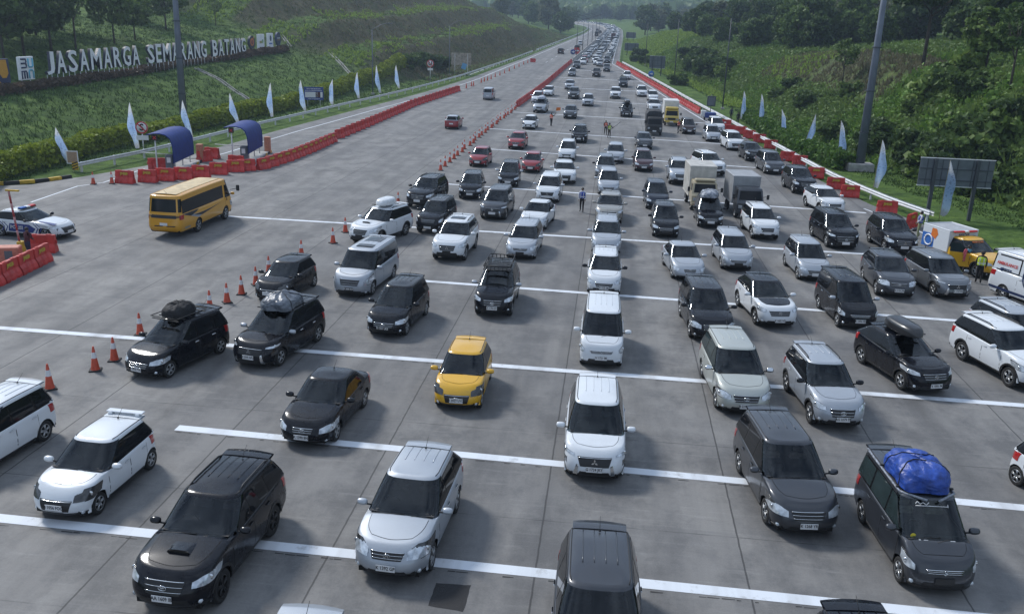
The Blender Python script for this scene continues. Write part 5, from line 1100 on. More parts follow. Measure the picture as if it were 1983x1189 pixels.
mb = MB(); mb.box((-.5, 0, .82), (1.0, .06, .78), 0, bev=.03); mb.build('door_panel', PAINT['yellow'], dr); mb = MB(); mb.prism([(0, 1.2), (-1.0, 1.2), (-1.0, 1.68), (-.55, 1.72)], .03, (0, .015, 0), (1, 0, 0), (0, 0, 1)); mb.build('window', M_glass2, dr)
# ------------------------------------------------------------------ lorries
M_cbox = mat('weathered cargo box', (.42, .41, .38), .55, var=.18, scale=2.5); M_gbox = mat('grey aluminium cargo box', (.30, .31, .325), .5, .2, .15, 2); M_wbox = mat('white cargo box', (.56, .57, .57), .5, var=.1, scale=2); M_canvas = mat('dark grey canvas', (.035, .037, .042), .85, var=.4, scale=5, bump=.5)
def lorry(px, ang, cabm, boxm, label, canvas=False, bh=2.0, bl=3.1, top=None, cabname='light lorry', visor=None):
    q = G(*px, .4); h = R(ang-90); cx_, cy_ = q[0]-cos(h)*2.45, q[1]-sin(h)*2.45
    t = empty('lorry', (cx_, cy_, float(zroad(cy_))), h); tag(t, label, 'lorry'); W_ = 1.78; X0 = 2.5
    prof = [(X0, .48), (X0+.02, 1.12), (X0-.10, 1.28), (X0-.34, 1.96), (X0-.46, 2.06), (X0-1.5, 2.08), (X0-1.55, .9), (X0-1.25, .9), (X0-1.12, .62), (X0-.42, .62), (X0-.36, .48)]
    n = 9; P = []
    for k, y in enumerate(np.linspace(-1, 1, n)):
        e = abs(y)**6*.06; P.append([(x-(e if x > X0-.5 else 0), y*W_/2*(1-.10*sst(1.2, 2.0, z)), z-abs(y)**8*.03) for x, z in prof])
    P = np.array(P); mb = MB(); mb.grid(np.concatenate([P, P[:, :1]], 1), 0, False, flip=True); m_ = len(prof)
    for e, fl in ((0, False), (n-1, True)): mb.add(P[e], [list(range(m_))[::(-1 if fl else 1)]], 0)
    cab = mb.build('cab', cabm, t)
    def cp(y, z, o=.012): 
        xs = np.interp(z, [.48, 1.12, 1.28, 1.96], [X0, X0+.02, X0-.1, X0-.34]); return (xs+o-abs(y)**6*.06, y*W_/2*(1-.10*float(sst(1.2, 2.0, z))), z)
    mb = MB(); patch(mb, np.array([[cp(y, z) for z in np.linspace(1.33, 1.90, 4)] for y in np.linspace(-.86, .86, 9)]), .008, 0, .01, outc=(1, 0, .3)); ws_ = mb.build('windscreen', M_glass, cab)
    mb = MB(); patch(mb, np.array([[cp(y, z) for z in np.linspace(.78, 1.05, 3)] for y in np.linspace(-.55, .55, 7)]), .006, 0, .01, outc=(1, 0, 0)); mb.build('grille', M_grille, cab)
    for sg in (-1, 1):
        mb = MB(); patch(mb, np.array([[cp(sg*y, z) for z in np.linspace(.78, .98, 3)] for y in np.linspace(.62, .9, 4)]), .012, 0, .01, outc=(1, 0, 0)); mb.build('headlight', M_lamp, cab)
        mb = MB(); y = sg*W_/2; mb.prism([(X0-.36, 1.3), (X0-.98, 1.3), (X0-.98, 1.88), (X0-.55, 1.88)], sg*.006*-1, (0, sg*(W_/2-.03), 0), (1, 0, 0), (0, 0, 1)); mb.build('window', M_glass, cab)
        mb = MB(); mb.tube([(X0-.3, sg*.84, 1.5), (X0-.1, sg*1.1, 1.62), (X0-.1, sg*1.12, 1.4)], .015, 5, 0); mb.box((X0-.1, sg*1.13, 1.56), (.06, .17, .32), 0, bev=.02); mb.build('mirror', M_trim, cab)
    mb = MB(); mb.box((X0+.03, 0, .56), (.10, W_*.98, .2), 0, bev=.03); mb.build('bumper', cabm if cabname else M_trim, t); mb = MB(); mb.box((X0+.09, 0, .56), (.014, .42, .14)); mb.build('number_plate', M_pw, t)
    mb = MB(); mb.box((-.1, 0, .62), (4.6, .8, .2), 0); mb.build('chassis', M_under, t)
    bx0 = X0-1.62; wB = 1.85; mb = MB()
    if canvas:
        mb.box((bx0-bl/2, 0, .98), (bl, wB, .5), 0, bev=.02); b = mb.build('cargo_bed', cabm, t); P = []
        for u in np.linspace(0, 1, 9):
            sag = .04*abs(sin(u*pi*4)); P.append([(bx0-bl*u, y, z) for y, z in ((-wB/2-.02, 1.1), (-wB/2-.02, .95+bh-.35-sag), (-wB/2+.25, .95+bh-.05-sag), (0, .95+bh+.03-sag), (wB/2-.25, .95+bh-.05-sag), (wB/2+.02, .95+bh-.35-sag), (wB/2+.02, 1.1))])
        P = np.array(P); mb = MB(); mb.grid(P, 0, False, flip=True)
        for e in (0, -1): mb.add(P[e], [[0, 1, 2, 3, 4, 5, 6]], 0)
        mb.build('canvas_cover', M_canvas, b)
    else:
        mb.box((bx0-bl/2, 0, .80+bh/2), (bl, wB, bh), 0, bev=.03); b = mb.build('cargo_box', boxm, t)
        for zz in (.85, .8+bh-.05):
            for sg in (-1, 1): mb = MB(); mb.box((bx0-bl/2, sg*(wB/2+.012), zz), (bl+.01, .03, .08), 0); mb.build('edge_trim', boxm, b)
        for k in range(5): mb = MB(); mb.box((bx0+.006, 0, 1.9+(bh-1.2)*k/5), (.02, wB*.96, .02), 0); mb.build('front_rib', boxm, b)
    if visor: mb = MB(); mb.box((X0-.5, 0, 2.17), (.5, W_*.8, .16), 0, bev=.05); mb.build('wind_visor', visor, cab)
    if top: mb = MB(); mb.box((X0-.75, 0, 2.22), (1.0, W_*.92, .34), 0, bev=.12); mb.build('cab_top', top, cab)
    for x in (X0-.78, -1.2):
        for sg in (-1, 1):
            mb = MB(); mb.lathe([(.22, -.1), (.34, -.11), (.38, -.07), (.38, .07), (.34, .11), (.22, .1)], 20, 0, 'y', (x, sg*(W_/2-.14), .38)); wh = mb.build('wheel', M_tyre, t); mb = MB(); mb.lathe([(0, sg*.05), (.12, sg*.07), (.2, sg*.05), (.225, sg*.085)], 16, 0, 'y', (x, sg*(W_/2-.14), .38)); mb.build('rim', M_rim, wh)
    return t
lorry((1300, 239), 1, PAINT['tyellow'], M_wbox, 'yellow fronted lorry with a tall white box body', top=PAINT['tyellow'], bh=2.3, bl=3.6)
lorry((1267, 257), 1, M_trim, M_canvas, 'black lorry with a dark grey canvas canopy', canvas=True, bh=1.75)
lorry((1363, 400), 3, PAINT['cream'], M_cbox, 'cream lorry with a weathered box and wind visor, behind the loaded black people carrier', visor=PAINT['cream'], bh=2.15)
lorry((1451, 415), 5, PAINT['dgrey'], M_gbox, 'dark fronted lorry with a plain grey aluminium box', bh=1.9, bl=2.9)
# ------------------------------------------------------------------ the jam beyond the plaza
def far_mesh(T):
    c, parts = car_parts(T); V, F, K, SM = [], [], [], []; o = 0
    for nm, me, keys, par, lv in parts:
        if lv > 1 or nm in ('mirror', 'rim', 'fog_light'): continue
        v = np.zeros(len(me.vertices)*3); me.vertices.foreach_get('co', v); V.append(v.reshape(-1, 3))
        for p in me.polygons: F.append([i+o for i in p.vertices]); K.append(keys[p.material_index]); SM.append(p.use_smooth)
        o += len(me.vertices)
    ks = sorted(set(K)); m = bpy.data.meshes.new('car'); m.from_pydata(np.concatenate(V).tolist(), [], F); m.polygons.foreach_set('material_index', [ks.index(k) for k in K]); m.polygons.foreach_set('use_smooth', SM)
    for k in ks: m.materials.append(KEYS.get(k, M_trim))
    return m, ks
FM = {T: far_mesh(T) for T in ('avanza', 'hatch', 'bigsuv', 'xpander', 'innova', 'pickup', 'hiace')}
ORD = ['first', 'second', 'third', 'fourth', 'fifth', 'sixth', 'seventh', 'eighth', 'ninth', 'tenth', 'eleventh', 'twelfth', 'thirteenth', 'fourteenth', 'fifteenth', 'sixteenth', 'seventeenth', 'eighteenth', 'nineteenth']
def ordw(n):
    if n <= 19: return ORD[n-1]
    t, u = divmod(n, 10); T_ = ['twent', 'thirt', 'fort', 'fift', 'sixt', 'sevent', 'eight', 'ninet'][t-2]; return T_+'ieth' if u == 0 else T_+'y-'+ORD[u-1]
KN = dict(avanza='people carrier', hatch='hatchback', bigsuv='off-road car', xpander='people carrier', innova='people carrier', pickup='pickup', hiace='van'); CN = dict(white='white', silver='silver', grey='grey', dgrey='dark grey', black='black', red='red', navy='dark blue', maroon='maroon', beige='beige')
def far_car(T, col, x, y, head, label, group):
    m, ks = FM[T]; o = link('car', m); o.location = (x, y, float(zroad(y))); o.rotation_euler = (0, grade(y) if sin(head) < 0 else -grade(y), head)
    for i, k in enumerate(ks):
        if k in ('paint', 'roof', 'hood', 'mirror', 'handle'): s = o.material_slots[i]; s.link = 'OBJECT'; s.material = PAINT[col]
    tag(o, label, 'van' if T == 'hiace' else 'pickup' if T == 'pickup' else 'car', group); return o
r2 = random.Random(23)
for fr, start, ln in ((.17, 254, 'median lane'), (.50, 246, 'middle lane'), (.83, 256, 'guard rail lane')):
    y = start; n = 0
    while y < 788:
        n += 1; T = r2.choices(['avanza', 'hatch', 'bigsuv', 'xpander', 'innova', 'pickup', 'hiace'], [6, 3, 3, 3, 3, .5, .7])[0]; col = r2.choices(['white', 'silver', 'grey', 'dgrey', 'black', 'red', 'beige'], [9, 5, 1.2, 1.3, 2.0, .5, .6])[0]
        if fr == .50 and 372 < y < 384: y += 9; continue
        x = MED(y)+1.2+(RAIL_R(y)-2.2-MED(y)-1.2)*fr+r2.uniform(-.35, .35); x2 = MED(y+4)+1.2+(RAIL_R(y+4)-2.2-MED(y+4)-1.2)*fr
        far_car(T, col, x, y, atan2(-4, x+0-x2 if abs(x2-x) > .5 else 0.), '%s %s, %s back in the %s of the far jam' % (CN[col], KN[T], ordw(n), ln), 'cars in the far jam')
        y += r2.uniform(6.2, 9.5)+(2 if r2.random() < .15 else 0)
q = G(1187, 79); t_ = lorry((1187, 79), 0, PAINT['maroon'], mat('dark red cargo box', (.09, .03, .035), .6), 'dark red lorry standing high above the cars of the far jam', bh=2.4, bl=4.2)
# ------------------------------------------------------------------ roadside furniture
M_galv = mat('galvanised steel', (.58, .60, .62), .5, .15, .12, 3); M_pole = mat('grey blue painted steel', (.115, .135, .175), .5, .1, .15, 1.2); M_poled = mat('dark painted steel', (.05, .058, .07), .5, .2)
M_red = mat('sun bleached red plastic', (.44, .030, .024), .5, var=.3, scale=1.7); M_redd = mat('old red plastic', (.30, .03, .03), .6, var=.3, scale=3); M_conc2 = mat('cast concrete', (.30, .295, .285), .85, var=.25, scale=2.5, bump=.4)
M_cone = mat('orange red cone plastic', (.46, .06, .025), .5, var=.2, scale=9); M_refl = mat('white reflective band', (.62, .63, .65), .4, var=.1); M_black = mat('black rubber', (.015, .015, .016), .8); M_yel = mat('road yellow paint', (.48, .30, .02), .6, var=.25, scale=5); M_ylet = mat('yellow stencil', (.45, .33, .03), .6)
M_sgnb = mat('sign blue', (.02, .05, .22), .45); M_sgnw = mat('sign white', (.62, .63, .64), .5, var=.06); M_sgnr = mat('sign red', (.45, .02, .025), .45); M_back = mat('sign back grey', (.115, .135, .155), .55, .3, .15, 2); M_roofb = mat('blue roof sheet', (.008, .028, .165), .6, 0, .2, 3, spec=.25)
def zg(x, y): return float(terrain(np.array([x]), np.array([y]))[0])
# guard rails: W beam on posts
def rail(name, pts, label, post_step, double=False, ends=True, npost=100, h=.62):
    pts = np.array(pts, float); d = np.concatenate([[0], np.cumsum(np.hypot(*np.diff(pts, axis=0).T))]); t = empty(name, (pts[0, 0], pts[0, 1], 0)); o = np.array([pts[0, 0], pts[0, 1], 0]); tag(t, label, 'guard rail')
    def at(s): return np.array([np.interp(s, d, pts[:, 0]), np.interp(s, d, pts[:, 1])])
    S = np.arange(0, d[-1], 2.); prof = [(0, -.16), (.05, -.12), (.05, -.06), (0, -.02), (0, .02), (.05, .06), (.05, .12), (0, .16)]
    for off in ((.10, -.18) if double else (.10,)):
        P = []
        for s in S:
            p = at(s); q = at(min(s+1, d[-1]))-at(max(s-1, 0)); q /= np.linalg.norm(q)+1e-9; nrm = np.array([q[1], -q[0]]); zz = float(zroad(p[1]))+h
            P.append([(*(p+nrm*(off+a*(1 if off > 0 else -1)))-o[:2], zz+b) for a, b in prof])
        P = np.array(P); mb = MB(); mb.grid(P, 0, False); mb.build('beam', M_galv, t)
    for k, s in enumerate(np.arange(0.5, d[-1], post_step)[:npost]):
        p = at(s); mb = MB(); mb.box((p[0]-o[0], p[1]-o[1], float(zroad(p[1]))+h/2+.05), (.12, .16, h+.2)); mb.build('post', M_galv, t)
    return t
yl1 = np.concatenate([np.arange(65.5, 100, 4), np.arange(100, 300, 8)])
t = rail('guard_rail', [(RAIL_L(y), y) for y in yl1], 'long galvanised guard rail along the left shoulder, below the flags', 4.)
q = (RAIL_L(65.5), 65.5); mb = MB(); mb.box((0, -.2, .55), (.5, .06, .62), 0, bev=.03); ep = mb.build('end_plate', M_yel, t)
for k in (-1, 0, 1): mb = MB(); mb.prism([(-.24, .30+.2*k+.15), (.24, .48+.2*k+.15), (.24, .57+.2*k+.15), (-.24, .39+.2*k+.15)], .006, (0, -.233, 0), (1, 0, 0), (0, 0, 1)); mb.build('black_stripe', M_black, ep)
rail('guard_rail', [(RAIL_L(y), y) for y in np.arange(301, 790, 8)], 'far guard rail at the foot of the left hill, running to the bend', 6., npost=90)
rail('guard_rail', [(RAIL_R(y), y) for y in np.concatenate([np.arange(64, 252, 5.), [252]])], 'galvanised guard rail behind the red barriers on the right, below the flags', 4., double=True)
rail('guard_rail', [(RAIL_R(y)-.9, y) for y in np.arange(254, 790, 8)], 'far guard rail beside the jam, running to the bend on the right', 6., npost=90)
# concrete median beyond the plaza
P = []
for y in np.arange(256, 792, 5.):
    x = float(MED(y)); z = float(zroad(y)); P.append([(x+a, y, z+b) for a, b in ((-.4, 0), (-.36, .25), (-.14, .4), (-.11, .95), (.11, .95), (.14, .4), (.36, .25), (.4, 0))])
mb = MB(); mb.grid(np.array(P), 0, False, flip=False); mb.add(P[0], [list(range(8))]); tag(mb.build('median_barrier', M_conc2), 'long concrete median wall between the two carriageways', 'barrier')
# striped kerb at the left edge
kt = empty('striped_kerb', (-45, 58, 0)); tag(kt, 'black and yellow striped kerb at the left edge of the plaza', 'kerb')
kp = np.array([(-62, 56.2), (-52, 57.3), (-45, 58.2), (-42.4, 59.2), (-40.6, 61.0), (-39.7, 63.2)]); kd = np.concatenate([[0], np.cumsum(np.hypot(*np.diff(kp, axis=0).T))])
for k, s in enumerate(np.arange(0, kd[-1], 1.)):
    a = np.array([np.interp(s, kd, kp[:, 0]), np.interp(s, kd, kp[:, 1])]); b = np.array([np.interp(s+.99, kd, kp[:, 0]), np.interp(s+.99, kd, kp[:, 1])]); dv = b-a; mb = MB(); mb.box(((a+b)[0]/2+45, (a+b)[1]/2+.12-58, .1), (np.hypot(*dv), .28, .26), 0, rz=atan2(dv[1], dv[0]), bev=.03); mb.build('kerb_stone', M_yel if k % 2 else M_black, kt)
# ---- plastic barriers
def barrier_mesh(lo=False):
    # jersey profile with a waist, notched foot and forklift slots
    prof = [(.26, 0), (.26, .12), (.20, .30), (.105, .46), (.09, .86), (.075, .92)]; n = 15; L_ = 1.36; P = []
    for i in range(n):
        u = -1+2*i/(n-1); x = u*L_/2; row = []
        for w, z in prof:
            cut = .0
            if z < .5 and i in (4, 5, 9, 10): cut = .06
            if z > .8 and abs(u) > .9: cut = 0
            row.append((x, w-cut, z))
        P.append(row)
    P = np.array(P); ring = np.concatenate([P, mirror(P)[:, ::-1]], 1); mb = MB(); mb.grid(ring, 0, False, flip=True)
    m = ring.shape[1]; mb.add(ring[0], [list(range(m))], 0); mb.add(ring[-1], [list(range(m-1, -1, -1))], 0); mb.add(ring[:, [0, m-1]].reshape(-1, 3), [[2*i, 2*i+1, 2*i+3, 2*i+2] for i in range(n-1)], 0)
    for x in (-.36, .36): mb.box((x, 0, .93), (.22, .10, .03), 0)
    for e in (-1, 1): mb.box((e*(L_/2+.03), 0, .55), (.06, .08, .16), 0)
    return mb.mesh('barrier', [M_red])
ME_BAR = barrier_mesh(); ME_TXT = text_mesh('JMSB', .24, .002, .012, 1.15); ME_TXT.materials.append(M_ylet)
def barrier(x, y, rz, label, group, txt=False, m=None):
    o = link('plastic_barrier', ME_BAR); o.location = (x, y, float(zroad(y))); o.rotation_euler = (rnd.uniform(-.01, .01), 0, rz+rnd.uniform(-.05, .05)); tag(o, label, 'barrier', group)
    if m: s = o.material_slots[0]; s.link = 'OBJECT'; s.material = m
    if txt: q = link('lettering', ME_TXT, o); q.location = (0, -.105, .70); q.rotation_euler = (pi/2-.03, 0, 0)
    return o
def barrier_row(pts, step, label, group, txt_until=0, m=None, side=1, skew=0.):
    pts = np.array(pts, float); d = np.concatenate([[0], np.cumsum(np.hypot(*np.diff(pts, axis=0).T))]); n = 0
    for s in np.arange(0, d[-1], step):
        f = lambda s: np.array([np.interp(s, d, pts[:, 0]), np.interp(s, d, pts[:, 1])]); a, b = f(s), f(s+.6); dv = b-a
        barrier(a[0], a[1], atan2(dv[1], dv[0])+skew+(0 if side > 0 else pi), label, group, n < txt_until, m if m is None or n % 7 else None); n += 1
gp = lambda *pp: [tuple(G(*p)[:2]) for p in pp]
barrier_row(gp((478, 331), (510, 328), (560, 312), (600, 296), (646, 275)), 1.5, 'red plastic barrier in the near touching row left of the empty carriageway', 'near row of red barriers on the left', 14, side=1, skew=-.25)
barrier_row(gp((657, 268), (700, 250), (760, 224), (800, 206), (845, 191), (890, 176)), 2.1, 'red plastic barrier in the long slanting row between the carriageway and the ramp', 'slanting row of red barriers on the left', 0, side=1, skew=-.34)
for i, (px, a) in enumerate((((243, 355), 2), ((287, 353), 2), ((321, 350), 3), ((356, 348), 4), ((390, 344), 5), ((424, 338), 8), ((457, 333), 14))): q = G(*px); barrier(q[0], q[1], R(a), '%s red barrier from the left in the spaced row before the blue shelters' % ORD[i], 'spaced row of red barriers by the shelters', True)
for px, a, l in (((305, 329), 25, 'red barrier half hidden left of the first blue shelter'), ((396, 313), 60, 'red barrier behind the first blue shelter, turned edge on'), ((411, 307), -8, 'red barrier farthest behind the first blue shelter'), ((458, 323), -8, 'red barrier under the second blue shelter')): q = G(*px); barrier(q[0], q[1], R(a), l, None)
barrier_row([(MED(y)-.2, y) for y in np.arange(137, 254, 6.)], 1.72, 'red plastic barrier in the long row dividing the queue from the empty carriageway', 'median row of red barriers', 0, side=1)
barrier_row([(RAIL_R(y)-1.6, y) for y in (250, 225, 200, 175, 150, 137)], 1.75, 'red plastic barrier in the dense row along the far right guard rail', 'dense row of red barriers on the right', 0, side=-1)
for i, (px, a) in enumerate((((1386, 243), -35), ((1405, 246), -10), ((1412, 257), -10), ((1434, 260), -8), ((1450, 268), -8), ((1470, 276), -6), ((1492, 288), -6), ((1524, 312), -4), ((1548, 320), -4), ((1579, 345), -4), ((1617, 366), -3), ((1645, 382), -3), ((1716, 414), -3), ((1763, 440), 55))): q = G(*px); barrier(q[0], q[1], R(a), '%s spaced red barrier on the right, counted from the portable signal' % ORD[i], 'spaced red barriers on the right', i > 8)
barrier_row(gp((-14, 558), (30, 536), (72, 516), (99, 502)), 1.42, 'red barrier with yellow letters in the row before the man in dark red', 'barriers of the left booth', 9)
q = G(84, 488); barrier(q[0], q[1], R(10), 'red barrier closing the end of the left booth island', None)
q = G(1032, 121); barrier(q[0], q[1], 0, 'lone red barrier at the end of the left cone line', None)
# ---- cones
def cone_meshes():
    mb = MB(); mb.box((0, 0, .02), (.38, .38, .04), 0, bev=.01); base = mb.mesh('base', [M_black]); mb = MB(); mb.lathe([(.15, .04), (.135, .08), (.03, .75), (.02, .76), (0, .76)], 16, 0, 'z'); body = mb.mesh('traffic_cone', [M_cone]); mb = MB(); r_ = lambda z: .135-(.105)*(z-.08)/.67
    mb.lathe([(r_(.40)+.004, .40), (r_(.58)+.004, .58)], 16, 0, 'z'); band = mb.mesh('band', [M_refl]); return base, body, band
CB, CY, CW = cone_meshes()
def cone(x, y, label, group, s=1.):
    o = link('traffic_cone', CY); o.location = (x, y, float(zroad(y))); o.rotation_euler = (0, 0, rnd.uniform(0, 1)); o.scale = (s, s, s*1.12); tag(o, label, 'traffic cone', group)
    if y < 150: link('base', CB, o); link('band', CW, o)
for px, l in (((97, 753), 'orange cone behind the white car cut by the left edge'), ((185, 717), 'orange cone nearest the black car with the duffel bag'), ((222, 698), 'orange cone touching the nose of the black car with the duffel bag'), ((272, 648), 'orange cone hidden behind the black car with the duffel bag'), ((407, 601), 'orange cone right behind the duffel bag car'), ((440, 586), 'orange cone between the duffel bag car and the black hatchback'), ((468, 570), 'orange cone left of the black hatchback, second from its lamp'), ((496, 552), 'orange cone beside the black hatchback, nearest its lamp'), ((521, 530), 'orange cone hidden behind the bonnet of the black hatchback'), ((584, 497), 'orange cone hidden behind the roof of the black hatchback'), ((645, 471), 'orange cone standing alone left of the white off-road car with roof box'), ((669, 450), 'orange cone hidden by the white off-road car with roof box'), ((771, 397), 'orange cone standing alone behind the white roof box'), ((181, 357), 'orange cone left of the red barriers, nearest the striped rail end'), ((217, 356), 'orange cone touching the first red barrier with yellow letters')): q = G(*px); cone(q[0], q[1], l, None, 1.05)
for y in np.arange(75.5, 136, 2.35): cone(MED(y)+rnd.uniform(-.12, .12), y+rnd.uniform(-.3, .3), 'orange cone in the dense line leading up to the red median barriers', 'cone line of the median', 1.1)
for px in ((903, 172), (913, 168), (917, 167), (932, 161), (938, 159), (944, 157), (951, 154), (959, 150), (968, 147), (977, 143), (986, 139), (996, 134), (1005, 130), (1014, 126), (1022, 123)): q = G(*px); cone(q[0], q[1], 'small dark orange cone in the line continuing the left barriers', 'far left cone line', 1.1)
# ---- flags
M_flag = None
def m_flag():
    m, t, b = new_mat('printed flag cloth'); L = t.links; N = t.nodes.new; setin(b, Roughness=.8)
    at = N('ShaderNodeAttribute'); at.attribute_name = 'h'; r = N('ShaderNodeValToRGB'); e = r.color_ramp.elements; e[0].position = 0; e[0].color = (.33, .33, .36, 1); e[1].position = 1; e[1].color = (.74, .76, .80, 1)
    for p, c_ in ((.17, (.42, .44, .48)), (.24, (.48, .60, .76)), (.5, (.33, .49, .78)), (.74, (.45, .58, .80)), (.82, (.66, .69, .75))): q = e.new(p); q.color = (*c_, 1)
    L.new(at.outputs['Fac'], r.inputs[0]); tc = N('ShaderNodeTexCoord'); nz = N('ShaderNodeTexNoise'); nz.inputs['Scale'].default_value = 7.; nz.inputs['Detail'].default_value = 3; L.new(tc.outputs['Object'], nz.inputs[0])
    k = N('ShaderNodeMapRange'); k.inputs['From Min'].default_value = .56; k.inputs['From Max'].default_value = .66; k.inputs['To Max'].default_value = .6; L.new(nz.outputs['Fac'], k.inputs[0]); mx = N('ShaderNodeMix'); mx.data_type = 'RGBA'; L.new(k.outputs[0], mx.inputs['Factor']); L.new(r.outputs[0], mx.inputs['A']); mx.inputs['B'].default_value = (.16, .20, .36, 1); L.new(mx.outputs['Result'], b.inputs['Base Color']); tr = N('ShaderNodeBsdfTranslucent'); L.new(mx.outputs['Result'], tr.inputs['Color']); ms = N('ShaderNodeMixShader'); ms.inputs[0].default_value = .55; o = [n for n in t.nodes if n.type == 'OUTPUT_MATERIAL'][0]; L.new(b.outputs[0], ms.inputs[1]); L.new(tr.outputs[0], ms.inputs[2]); L.new(ms.outputs[0], o.inputs[0]); return m
M_flag = m_flag(); M_bam = mat('bamboo pole', (.30, .25, .14), .6)
def flag(base, top, width, side, label, group, seed):
    q = G(*base); r_ = ray(*top); tp = np.array([0, 0, CAM_H])+r_*q[1]; t = empty('feather_flag', tuple(q)); tag(t, label, 'flag', group); H_ = tp[2]-q[2]; dx = tp[0]-q[0]; rr = random.Random(seed)
    pos = lambda u: np.array([dx*u**1.25, .05*sin(3*u), H_*u]); mb = MB(); mb.tube([pos(u) for u in np.linspace(0, 1, 9)], [.025-.015*u for u in np.linspace(0, 1, 9)], 6, 0); mb.build('pole', M_bam, t)
    n, k = 26, 7; P = []; hh = []; ph = rr.uniform(0, 6)
    for i in range(n):
        u = .10+.90*i/(n-1); w = width*(1-max(0, (u-.5)/.5)**1.8)*(.45+.55*min(1, (u-.1)/.3)**.7)*(.9+.10*sin(u*13+ph)); p = pos(u); row = []
        for j in range(k):
            v = j/(k-1); row.append((p[0]+side*w*v*.8, p[1]-.55*w*v*.5+.10*w*sin(7*u+5*v+ph)*v, p[2]-.30*w*v*(1-u)-.0+.04*sin(9*v+u*4+ph)*v)); hh.append(u)
        P.append(row)
    mb = MB(); mb.grid(np.array(P), 0, True); o = mb.build('banner', M_flag, t); a = o.data.attributes.new('h', 'FLOAT', 'POINT'); a.data.foreach_set('value', hh)
FL = [((143, 321), (107, 246)), ((272, 296), (251, 199)), ((376, 275), (353, 194)), ((465, 244), (445, 181)), ((530, 233), (524, 161)), ((594, 221), (582, 155)), ((646, 208), (644, 153)), ((697, 196), (692, 140)), ((739, 186), (729, 127)), ((775, 176), (767, 126))]
for i, (b, tp) in enumerate(FL): flag(b, tp, .80, -1, '%s blue and white feather flag from the left, behind the left guard rail' % ORD[i], 'feather flags on the left', i)
FR = [((1432, 236), (1441, 176)), ((1467, 247), (1475, 182)), ((1512, 272), (1514, 211)), ((1553, 297), (1580, 221)), ((1620, 320), (1629, 234)), ((1690, 372), (1709, 272)), ((1818, 428), (1841, 310))]
for i, (b, tp) in enumerate(FR): flag(b, tp, .85 if i > 3 else .75, 1, '%s blue and white feather flag from the far end, behind the right guard rail' % ORD[i], 'feather flags on the right', 40+i)
# ---- high masts and street lamps
def mast(px, r0, label, plinth):
    q = G(*px); t = empty('high_mast', tuple(q)); tag(t, label, 'mast'); mb = MB(); mb.tube([(0, 0, .6), (0, 0, 10), (0, 0, 24)], [r0, r0*.74, r0*.4], 12, 0); mb.build('shaft', M_pole, t); mb = MB(); mb.box((0, 0, .35), plinth, 0, bev=.06); mb.build('plinth', M_conc2, t)
    for z in (3.5, 7.2, 11): mb = MB(); mb.lathe([(r0*1.02, z), (r0*1.06, z+.05), (r0*1.02, z+.1)], 12, 0, 'z'); mb.build('joint_ring', M_poled, t)
    mb = MB(); mb.tube([(r0+.04, -.1, 2.5), (r0*.8+.06, -.1, 12), (r0*.5+.05, -.1, 22)], .018, 5, 0)
    for z in np.arange(2.6, 22, .35): mb.box((r0*(1-z*.027)+.07, -.1, z), (.1, .02, .02))
    mb.build('ladder', M_poled, t); mb = MB(); mb.lathe([(.9, 23.6), (.95, 23.7), (.9, 23.8)], 14, 0, 'z'); mb.build('lamp_ring', M_poled, t)
    for k in range(6): a = k*pi/3; mb = MB(); mb.box((1.1*cos(a), 1.1*sin(a), 23.5), (.4, .3, .2), 0, rz=a, bev=.04); mb.build('floodlight', M_poled, t)
mast((357, 246), .40, 'tall steel mast rising in front of the hillside letters', (1.6, 1.6, .7)); mast((1663, 331), .43, 'tall steel mast on a concrete block beside the right hedge', (2.3, 1.6, .75))
def street_lamp(x, y, h, arms, label, grp=None, m=None, z=None):
    t = empty('street_lamp', (x, y, float(zroad(y)) if z is None else z)); tag(t, label, 'street lamp', grp); m = m or M_galv; mb = MB(); mb.tube([(0, 0, 0), (0, 0, h*.9)], [.11, .06], 8, 0); mb.build('pole', m, t); mb = MB(); mb.box((0, 0, .15), (.5, .5, .3), 0, bev=.04); mb.build('base', M_conc2, t)
    for sg in arms:
        pts = [(sg*2.6*u, 0, h*.9+1.1*math.sin(u*pi/2)) for u in np.linspace(0, 1, 7)]; mb = MB(); mb.tube(pts, .045, 6, 0); mb.build('arm', m, t); mb = MB(); mb.box((sg*2.9, 0, h*.9+1.1), (.7, .26, .12), 0, bev=.04); mb.build('lamp_head', m, t)
q = G(722, 184); street_lamp(q[0], q[1], 11, (1,), 'slim street lamp behind the left flags, its arm over the road', m=M_pole); q = G(870, 147); street_lamp(q[0], q[1], 11, (1,), 'slim street lamp beside the old wooden board on the left', m=M_pole)
q = G(1399, 212); street_lamp(q[0], q[1], 15, (-1,), 'slim street lamp standing in the grass beside the portable signal', m=M_poled); q = G(1305, 163); street_lamp(q[0], q[1], 14, (-1,), 'slim street lamp rising from the bushes right of the far barriers', m=M_poled); q = G(1249, 128); street_lamp(q[0], q[1], 12, (-1,), 'slim street lamp before the bright green bank', m=M_poled)
for i, y in enumerate((268, 300, 332, 366, 402, 445)): street_lamp(float(MED(y))-.0, y, 11, (-1, 1), '%s double armed street lamp on the concrete median, counted from the plaza' % ORD[i], 'street lamps of the median', M_poled)
